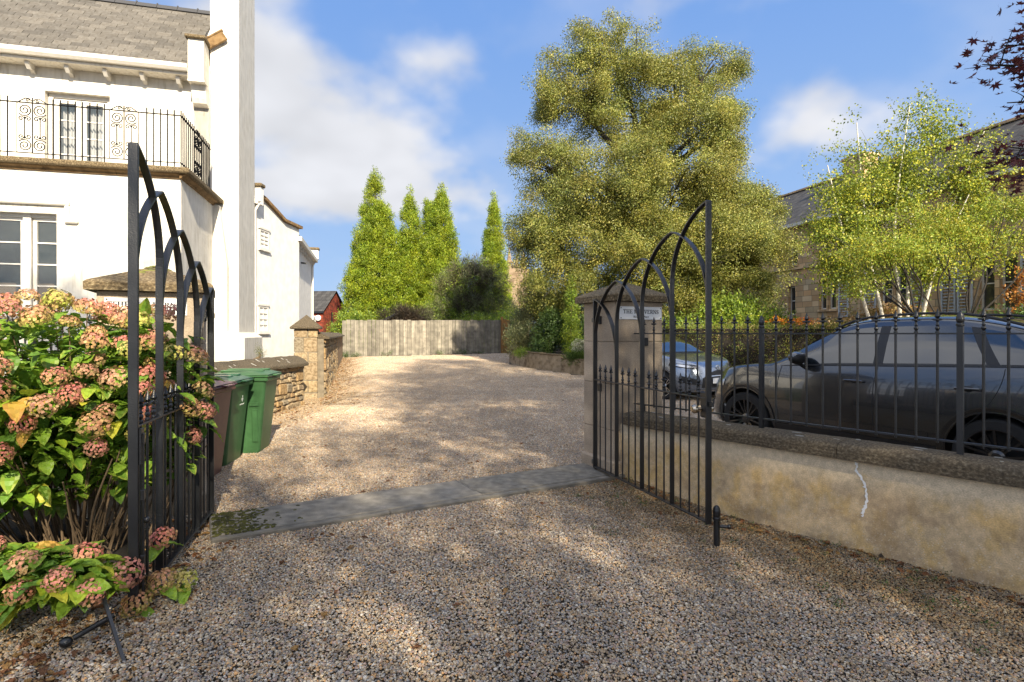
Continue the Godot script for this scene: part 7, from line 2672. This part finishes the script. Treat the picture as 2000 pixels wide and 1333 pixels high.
func hydrangea() -> void:
	var at := W(-3.2, 0.0, 4.0)
	var h := plant("hydrangea_bush", "large hydrangea with dusty pink flower heads and yellowing leaves pressing against the left gate", "shrub", at)
	var r := RandomNumberGenerator.new()
	r.seed = 71
	var pinks := [Color(0.478, 0.177, 0.130), Color(0.440, 0.129, 0.111), Color(0.497, 0.233, 0.150), Color(0.430, 0.207, 0.115), Color(0.517, 0.194, 0.163), Color(0.383, 0.318, 0.096)]
	var lows := [Color(0.367, 0.348, 0.092), Color(0.377, 0.266, 0.110), Color(0.397, 0.388, 0.137), Color(0.338, 0.338, 0.073), Color(0.358, 0.246, 0.110), Color(0.338, 0.388, 0.055)]
	var heads := []
	for i in 6:
		heads.append(flower_head(80 + i, Vector3(0.088, 0.062 if i < 4 else 0.075, 0.086), pinks[i], lows[i]))
	var lc := [[Color(0.211, 0.373, 0.036), Color(0.324, 0.438, 0.043)], [Color(0.324, 0.470, 0.036), Color(0.518, 0.551, 0.043)], [Color(0.121, 0.244, 0.032), Color(0.162, 0.276, 0.036)], [Color(0.551, 0.566, 0.051), Color(0.600, 0.535, 0.072)], [Color(0.162, 0.308, 0.034), Color(0.406, 0.406, 0.057)], [Color(0.600, 0.406, 0.072), Color(0.600, 0.227, 0.072)], [Color(0.259, 0.421, 0.043), Color(0.292, 0.406, 0.043)]]
	var leaves := []
	for i in 7:
		leaves.append(broad_leaf(90 + i, 0.135, 0.085, lc[i][0], lc[i][1], [0.25, 0.15, 0.3, 0.35, 0.2, 0.4, 0.1][i]))
	# dome of the bush, the part pushed through the gate, and the low branches in front
	var domes := [[Vector3(-0.20, 1.02, 0.05), Vector3(1.12, 0.78, 0.92), 118, 0.125], [Vector3(0.60, 1.06, -0.05), Vector3(0.38, 0.66, 0.55), 24, 0.135], [Vector3(0.42, 0.26, 1.02), Vector3(0.75, 0.15, 0.24), 13, 0.16], [Vector3(-1.1, 0.95, 0.1), Vector3(0.8, 0.85, 0.8), 22, 0.16]]
	var placed := []
	for dm in domes:
		var made := 0
		var tries := 0
		while made < dm[2] and tries < 1500:
			tries += 1
			var o := Vector3(r.randfn(), r.randfn() * 0.8 + 0.45, r.randfn() + 0.45).normalized()
			if o.y < -0.30 or o.z < -0.55:
				continue
			var p: Vector3 = dm[0] + o * dm[1] * r.randf_range(0.90, 1.05)
			if p.y < 0.10 or (p.y < 0.62 and dm[2] > 40):
				continue
			var ok := true
			for q in placed:
				if p.distance_to(q) < dm[3]:
					ok = false
					break
			if not ok:
				continue
			placed.append(p)
			made += 1
			var up := (Vector3.UP * 0.9 + o * 0.9 + Vector3(r.randfn(), 0, r.randfn()) * 0.2).normalized()
			var k := r.randi() % 5 if r.randf() < 0.93 else 5
			if dm[2] == 24 and p.y < 0.95:
				k = 5 if r.randf() < 0.7 else 3
			var b := Basis(Quaternion(Vector3.UP, up)) * Basis(Vector3.UP, r.randf() * TAU)
			put("flower_head", heads[k], M.petal, h, Transform3D(b.scaled(Vector3.ONE * r.randf_range(0.68, 1.0)), p))
			var base := Vector3(p.x * 0.25, 0.0, p.z * 0.25 - 0.1)
			if made % 3 == 0:
				limb(h, "stem", [base, base.lerp(p, 0.5) + Vector3(0, 0.12, 0), p - up * 0.02], 0.0065, 0.0035, M.stem, 5)
	# heads that lean out over the gravel past the gate
	for q in [[1.22, 0.15, 0.82, 3], [1.27, 0.10, 0.70, 5], [1.14, 0.07, 0.92, 3], [1.10, 0.32, 0.62, 1]]:
		put("flower_head", heads[q[3]], M.petal, h, Transform3D(Basis(Vector3(1, 0, 0.3).normalized(), 0.5).scaled(Vector3.ONE * 0.85), Vector3(q[0], q[1], q[2])))
		for k in 2:
			put("leaf", leaves[[0, 6][k]], M.leaf, h, Transform3D(Basis(Vector3.UP, q[0] * 40.0 + k * 2.6) * Basis(Vector3.RIGHT, 0.3), Vector3(q[0], q[1] - 0.03, q[2])))
		limb(h, "stem", [Vector3(0.5, 0.0, 0.4), Vector3(0.9, 0.2, 0.7), Vector3(q[0], q[1] - 0.02, q[2])], 0.005, 0.003, M.stem, 5)
	# the leaves that show: whorls below the heads and over the face of the bush
	var count := 0
	while count < 300:
		var dm: Array = domes[[0, 0, 0, 0, 0, 1, 2, 2, 3][r.randi() % 9]]
		var o := Vector3(r.randfn(), r.randfn() * 0.7 + 0.15, r.randfn() + 0.6).normalized()
		if o.z < -0.4:
			continue
		var p: Vector3 = dm[0] + o * dm[1] * r.randf_range(0.80, 0.99)
		if p.y < 0.08 or (p.y < 0.42 and dm[2] > 40):
			continue
		count += 1
		var fwd := (o * Vector3(1, 0.35, 1) + Vector3(r.randfn() * 0.5, -0.25 + r.randfn() * 0.25, r.randfn() * 0.4)).normalized()
		var nup := (Vector3.UP + o * 0.7 + Vector3(r.randfn(), r.randfn(), r.randfn()) * 0.35).normalized()
		var sx := nup.cross(fwd).normalized()
		var b := Basis(sx, fwd.cross(sx), fwd).scaled(Vector3.ONE * r.randf_range(0.7, 1.25))
		var k: int = [0, 0, 1, 1, 2, 4, 4, 6, 6, 3, 5, 1, 0, 3][r.randi() % 14]
		put("leaf", leaves[k], M.leaf, h, Transform3D(b, p))
	# inner growth
	var lists := [[], [], []]
	for i in 5200:
		var dm: Array = domes[[0, 0, 0, 1, 3, 0, 2][r.randi() % 7]]
		var o := Vector3(r.randfn(), r.randfn(), r.randfn()).normalized() * pow(r.randf(), 0.4)
		var p: Vector3 = dm[0] + o * dm[1] * 0.93
		if p.y < 0.06 or (p.y < 0.40 and dm[2] > 40):
			continue
		var b := Basis(Vector3.UP, r.randf() * TAU) * Basis(Vector3.RIGHT, r.randf_range(-0.6, 0.9))
		var t := r.randf_range(0.8, 1.15)
		lists[i % 3].append([Transform3D(b.scaled(Vector3.ONE * r.randf_range(0.7, 1.1)), p), Color(t, t, t)])
	for k in 3:
		stuff(multi("foliage", leaves[[0, 2, 4][k]], M.leaf, lists[k], h))
	# bare stems fanning up from the base
	for i in 60:
		var b0 := Vector3(r.randf_range(-0.55, 0.6), 0.0, r.randf_range(-0.35, 0.45))
		var e := Vector3(minf(b0.x * 1.9 + r.randf_range(-0.35, 0.35), 0.72), r.randf_range(0.5, 0.95), b0.z * 1.7 + r.randf_range(-0.3, 0.3))
		limb(h, "stem", [b0, b0.lerp(e, 0.5) + Vector3(r.randf_range(-0.06, 0.06), 0.05, r.randf_range(-0.06, 0.06)), e], r.randf_range(0.006, 0.014), 0.004, M.stem, 6)
	for i in 30:
		var b0 := Vector3(r.randf_range(-1.0, 0.75), 0.02, r.randf_range(-0.1, 0.9))
		var e := b0 + Vector3(r.randf_range(-0.35, 0.15), r.randf_range(0.08, 0.4), r.randf_range(-0.1, 0.35))
		limb(h, "twig", [b0, b0.lerp(e, 0.5) + Vector3(0, 0.03, 0), e], 0.004, 0.002, M.stem, 4)
	# grassy weeds and soil below
	var soil := MB.new()
	soil.ball(Vector3(-0.2, -0.07, 0.15), Vector3(1.5, 0.11, 1.0), 24, 8)
	put("soil", soil, M.soil, h)


# ---------------------------------------------------------------- copper maple
func maple_leaf(sd: int, col: Color) -> ArrayMesh:
	var r := RandomNumberGenerator.new()
	r.seed = sd
	var mb := MB.new()
	var out := []
	var lob := [[-2.35, 0.55], [-2.0, 0.30], [-1.45, 0.85], [-1.05, 0.42], [-0.72, 0.95], [-0.33, 0.5], [0.0, 1.05], [0.33, 0.5], [0.72, 0.95], [1.05, 0.42], [1.45, 0.85], [2.0, 0.30], [2.35, 0.55]]
	for q in lob:
		var l: float = q[1] * 0.065 * r.randf_range(0.9, 1.1)
		out.append(Vector3(sin(q[0]) * l, -0.25 * l * l / 0.065 + r.randf_range(-0.006, 0.006), 0.02 + cos(q[0]) * l))
	var o := Vector3(0, 0, 0.02)
	for i in out.size() - 1:
		var k := r.randf_range(0.8, 1.2)
		mb.col = Color(col.r * k, col.g * k, col.b * k)
		mb.face([o, out[i], out[i + 1]], Vector3.UP)
	mb.col = Color(0.10, 0.03, 0.03)
	mb.tri(o, Vector3(0.001, 0, -0.05), Vector3(-0.001, 0, -0.05), Vector3.UP, Vector3.UP, Vector3.UP)
	return mb.mesh()


func copper_branch() -> void:
	var at := W(7.9, 0.08, 6.0)
	var t := plant("copper_maple", "copper leaved maple with purple red leaves reaching in at the right edge", "tree", at)
	limb(t, "trunk", [Vector3(0, -0.2, 0), Vector3(0.05, 2.0, 0), Vector3(0, 4.5, 0), Vector3(0.1, 7.0, 0)], 0.2, 0.08, M.bark)
	var r := RandomNumberGenerator.new()
	r.seed = 91
	var lv := []
	for i in 4:
		lv.append(maple_leaf(95 + i, [Color(0.11, 0.035, 0.048), Color(0.15, 0.045, 0.05), Color(0.085, 0.04, 0.055), Color(0.19, 0.055, 0.05)][i]))
	var more := [[], [], [], []]
	# branches as (x, y, z) from the trunk towards the drive
	var brs := [[Vector3(0, 4.0, 0), Vector3(-1.9, 4.15, 0.7), Vector3(-3.55, 4.03, 1.0)], [Vector3(0, 3.6, 0), Vector3(-2.0, 3.85, 0.8), Vector3(-3.72, 3.86, 1.0)], [Vector3(0, 3.2, 0), Vector3(-2.1, 3.62, 0.7), Vector3(-3.5, 3.52, 1.0)], [Vector3(0, 2.7, 0), Vector3(-2.1, 3.05, 0.7), Vector3(-3.4, 3.16, 0.9)], [Vector3(0, 4.3, 0), Vector3(-1.8, 4.6, 0.8), Vector3(-3.35, 4.42, 1.1)]]
	for i in brs.size():
		var b: Array = brs[i]
		limb(t, "branch", b, 0.035, 0.005, M.bark, 6)
		for k in 11:
			var s := 0.50 + 0.045 * k
			var p0: Vector3 = b[0].lerp(b[1], s * 2.0) if s < 0.5 else b[1].lerp(b[2], s * 2.0 - 1.0)
			var e := p0 + Vector3(-0.25 * r.randf() - 0.05, r.randf_range(-0.22, 0.25), r.randf_range(-0.3, 0.3))
			limb(t, "twig", [p0, p0.lerp(e, 0.5) + Vector3(0, 0.02, 0), e], 0.006, 0.0025, M.darkbark, 4)
			var bare: bool = i == 1 or (i == 2 and k > 6)
			var n := 1 if bare and k > 3 else 6
			if not bare:
				for j in 26:
					var lp := e.lerp(p0, 0.5 * r.randf()) + Vector3(r.randfn(), r.randfn(), r.randfn()) * 0.13
					var fw := Vector3(r.randfn(), -0.6 + 0.4 * r.randfn(), r.randfn()).normalized()
					var sx := fw.cross(Vector3(0.3 * r.randfn(), 1, 0.3 * r.randfn())).normalized()
					more[r.randi() % 4].append([Transform3D(Basis(sx, fw.cross(sx), fw).scaled(Vector3.ONE * r.randf_range(0.7, 1.15)), lp), Color.WHITE * r.randf_range(0.7, 1.2)])
			for j in n:
				if bare and k > 4:
					continue
				var lp := e + Vector3(r.randfn(), r.randfn(), r.randfn()) * 0.10
				var fw := Vector3(r.randfn(), -0.6 + 0.4 * r.randfn(), r.randfn()).normalized()
				var sx := fw.cross(Vector3(0.3 * r.randfn(), 1, 0.3 * r.randfn())).normalized()
				put("leaf", lv[r.randi() % 4], M.leaf, t, Transform3D(Basis(sx, fw.cross(sx), fw).scaled(Vector3.ONE * r.randf_range(0.8, 1.2)), lp))
	for k in 4:
		if more[k].size():
			stuff(multi("foliage", lv[k], M.leaf, more[k], t))
	crown(t, [[Vector3(0.6, 7.2, 0.6), Vector3(2.3, 2.4, 2.2)], [Vector3(0.9, 5.0, 0.6), Vector3(1.8, 1.5, 1.7)], [Vector3(0.4, 9.6, 0.6), Vector3(1.7, 1.6, 1.7)]], 4200, [lv[0], lv[1]], 96, 1.3, 2.2, -0.3, 0.8, 0.6, 0.2)


# ---------------------------------------------------------------- small things
func small_things() -> void:
	var r := RandomNumberGenerator.new()
	r.seed = 123
	# fallen leaves, thickest along the rubble wall and under the hydrangea
	var fl := []
	for i in 3:
		fl.append(broad_leaf(140 + i, 0.055, 0.034, [Color(0.24, 0.10, 0.035), Color(0.17, 0.075, 0.03), Color(0.33, 0.19, 0.06)][i], [Color(0.15, 0.06, 0.03), Color(0.22, 0.10, 0.04), Color(0.28, 0.12, 0.04)][i], 0.5))
	var lists := [[], [], []]
	for i in 2300:
		var x := 0.0
		var d := 0.0
		var pick := r.randf()
		if pick < 0.62:
			d = r.randf_range(6.5, 26.0)
			x = -4.45 + 0.0723 * (d - 11.5) if d < 11.5 else -4.2 - (d - 12.2) * 0.272
			x += absf(r.randfn(0, 0.35)) + 0.05
		elif pick < 0.78:
			d = r.randf_range(2.4, 4.6)
			x = -2.1 - 0.2 * (d - 3.0) + absf(r.randfn(0, 0.28)) - 0.35
		elif pick < 0.86:
			var t := r.randf_range(0.0, 3.4)
			var q := WP + WD * t - WN * (absf(r.randfn(0, 0.16)) + 0.03)
			x = q.x
			d = q.y
		else:
			d = r.randf_range(2.4, 22.0)
			x = r.randf_range(-0.42, 0.14) * d
		var b := Basis(Vector3.UP, r.randf() * TAU) * Basis(Vector3(1, 0, 0.4).normalized(), r.randf_range(-0.5, 0.5))
		var k := r.randf_range(0.55, 1.2)
		lists[i % 3].append([Transform3D(b.scaled(Vector3.ONE * k), W(x, gy(x, d) + 0.018, d)), Color.WHITE * r.randf_range(0.7, 1.25)])
	for i in 3:
		stuff(multi("fallen_leaves", fl[i], M.dryleaf, lists[i]))
	# tiny weeds in the damp gravel
	var wl := []
	for i in 60:
		var q := WP + WD * r.randf_range(0.1, 3.2) - WN * absf(r.randfn(0, 0.55))
		wl.append([Transform3D(Basis(Vector3.UP, r.randf() * TAU).scaled(Vector3.ONE * r.randf_range(0.10, 0.22)), W(q.x, gy(q.x, q.y) + 0.014, q.y)), Color.WHITE])
	stuff(multi("weeds", S.dark[0], M.leaf, wl))
	# garden shed behind the fence
	var s := thing("garden_shed", "dark timber shed gable with felt roof peeping over the fence", "shed", W(-6.2, 0.4, 33.0), Basis(Vector3.UP, 0.35))
	var g := MB.new()
	g.prism(PackedVector2Array([Vector2(-1.2, 0), Vector2(1.2, 0), Vector2(1.2, 1.9), Vector2(0, 2.55), Vector2(-1.2, 1.9)]), Vector3.ZERO, Vector3.RIGHT, Vector3.UP, Vector3(0, 0, -2.0))
	put("wall", g, mat(lin(0.16, 0.10, 0.07), 0.9, wood_texture(70), 0.5, null, 1.0, null, 0.0, false), s)
	for e in [-1.0, 1.0]:
		var rf := MB.new()
		rf.flatbar([Vector3(e * 1.4, 1.83, -0.95), Vector3(0.0, 2.60, -0.95)], Vector3(0, 0, 1), 2.3, 0.05)
		put("roof_panel", rf, M.ridge, s)
	# railing on the villa side of the left pier, mostly behind the bush
	var bs := frame2(Vector2(-3.5, 4.85), Vector2(-5.6, 5.9))
	var q2 := thing("iron_railing", "black iron railing mostly hidden behind the hydrangea", "railing", W(-3.5, 0, 4.85), bs)
	rails_on(q2, 0.02, 2.2, 0.0, 0.62, [1.2], 0.16, 0.09)
	var lw := thing("low_wall", "low rendered wall hidden behind the hydrangea", "wall", W(-3.5, 0, 4.85), bs)
	put("rendered_face", bars([[Vector3(1.1, 0.3, 0), Vector3(2.2, 0.76, 0.28)]]), M.pier, lw)
	put("coping_stone", bars([[Vector3(1.1, 0.69, 0), Vector3(2.2, 0.12, 0.36)]]), M.coping, lw)
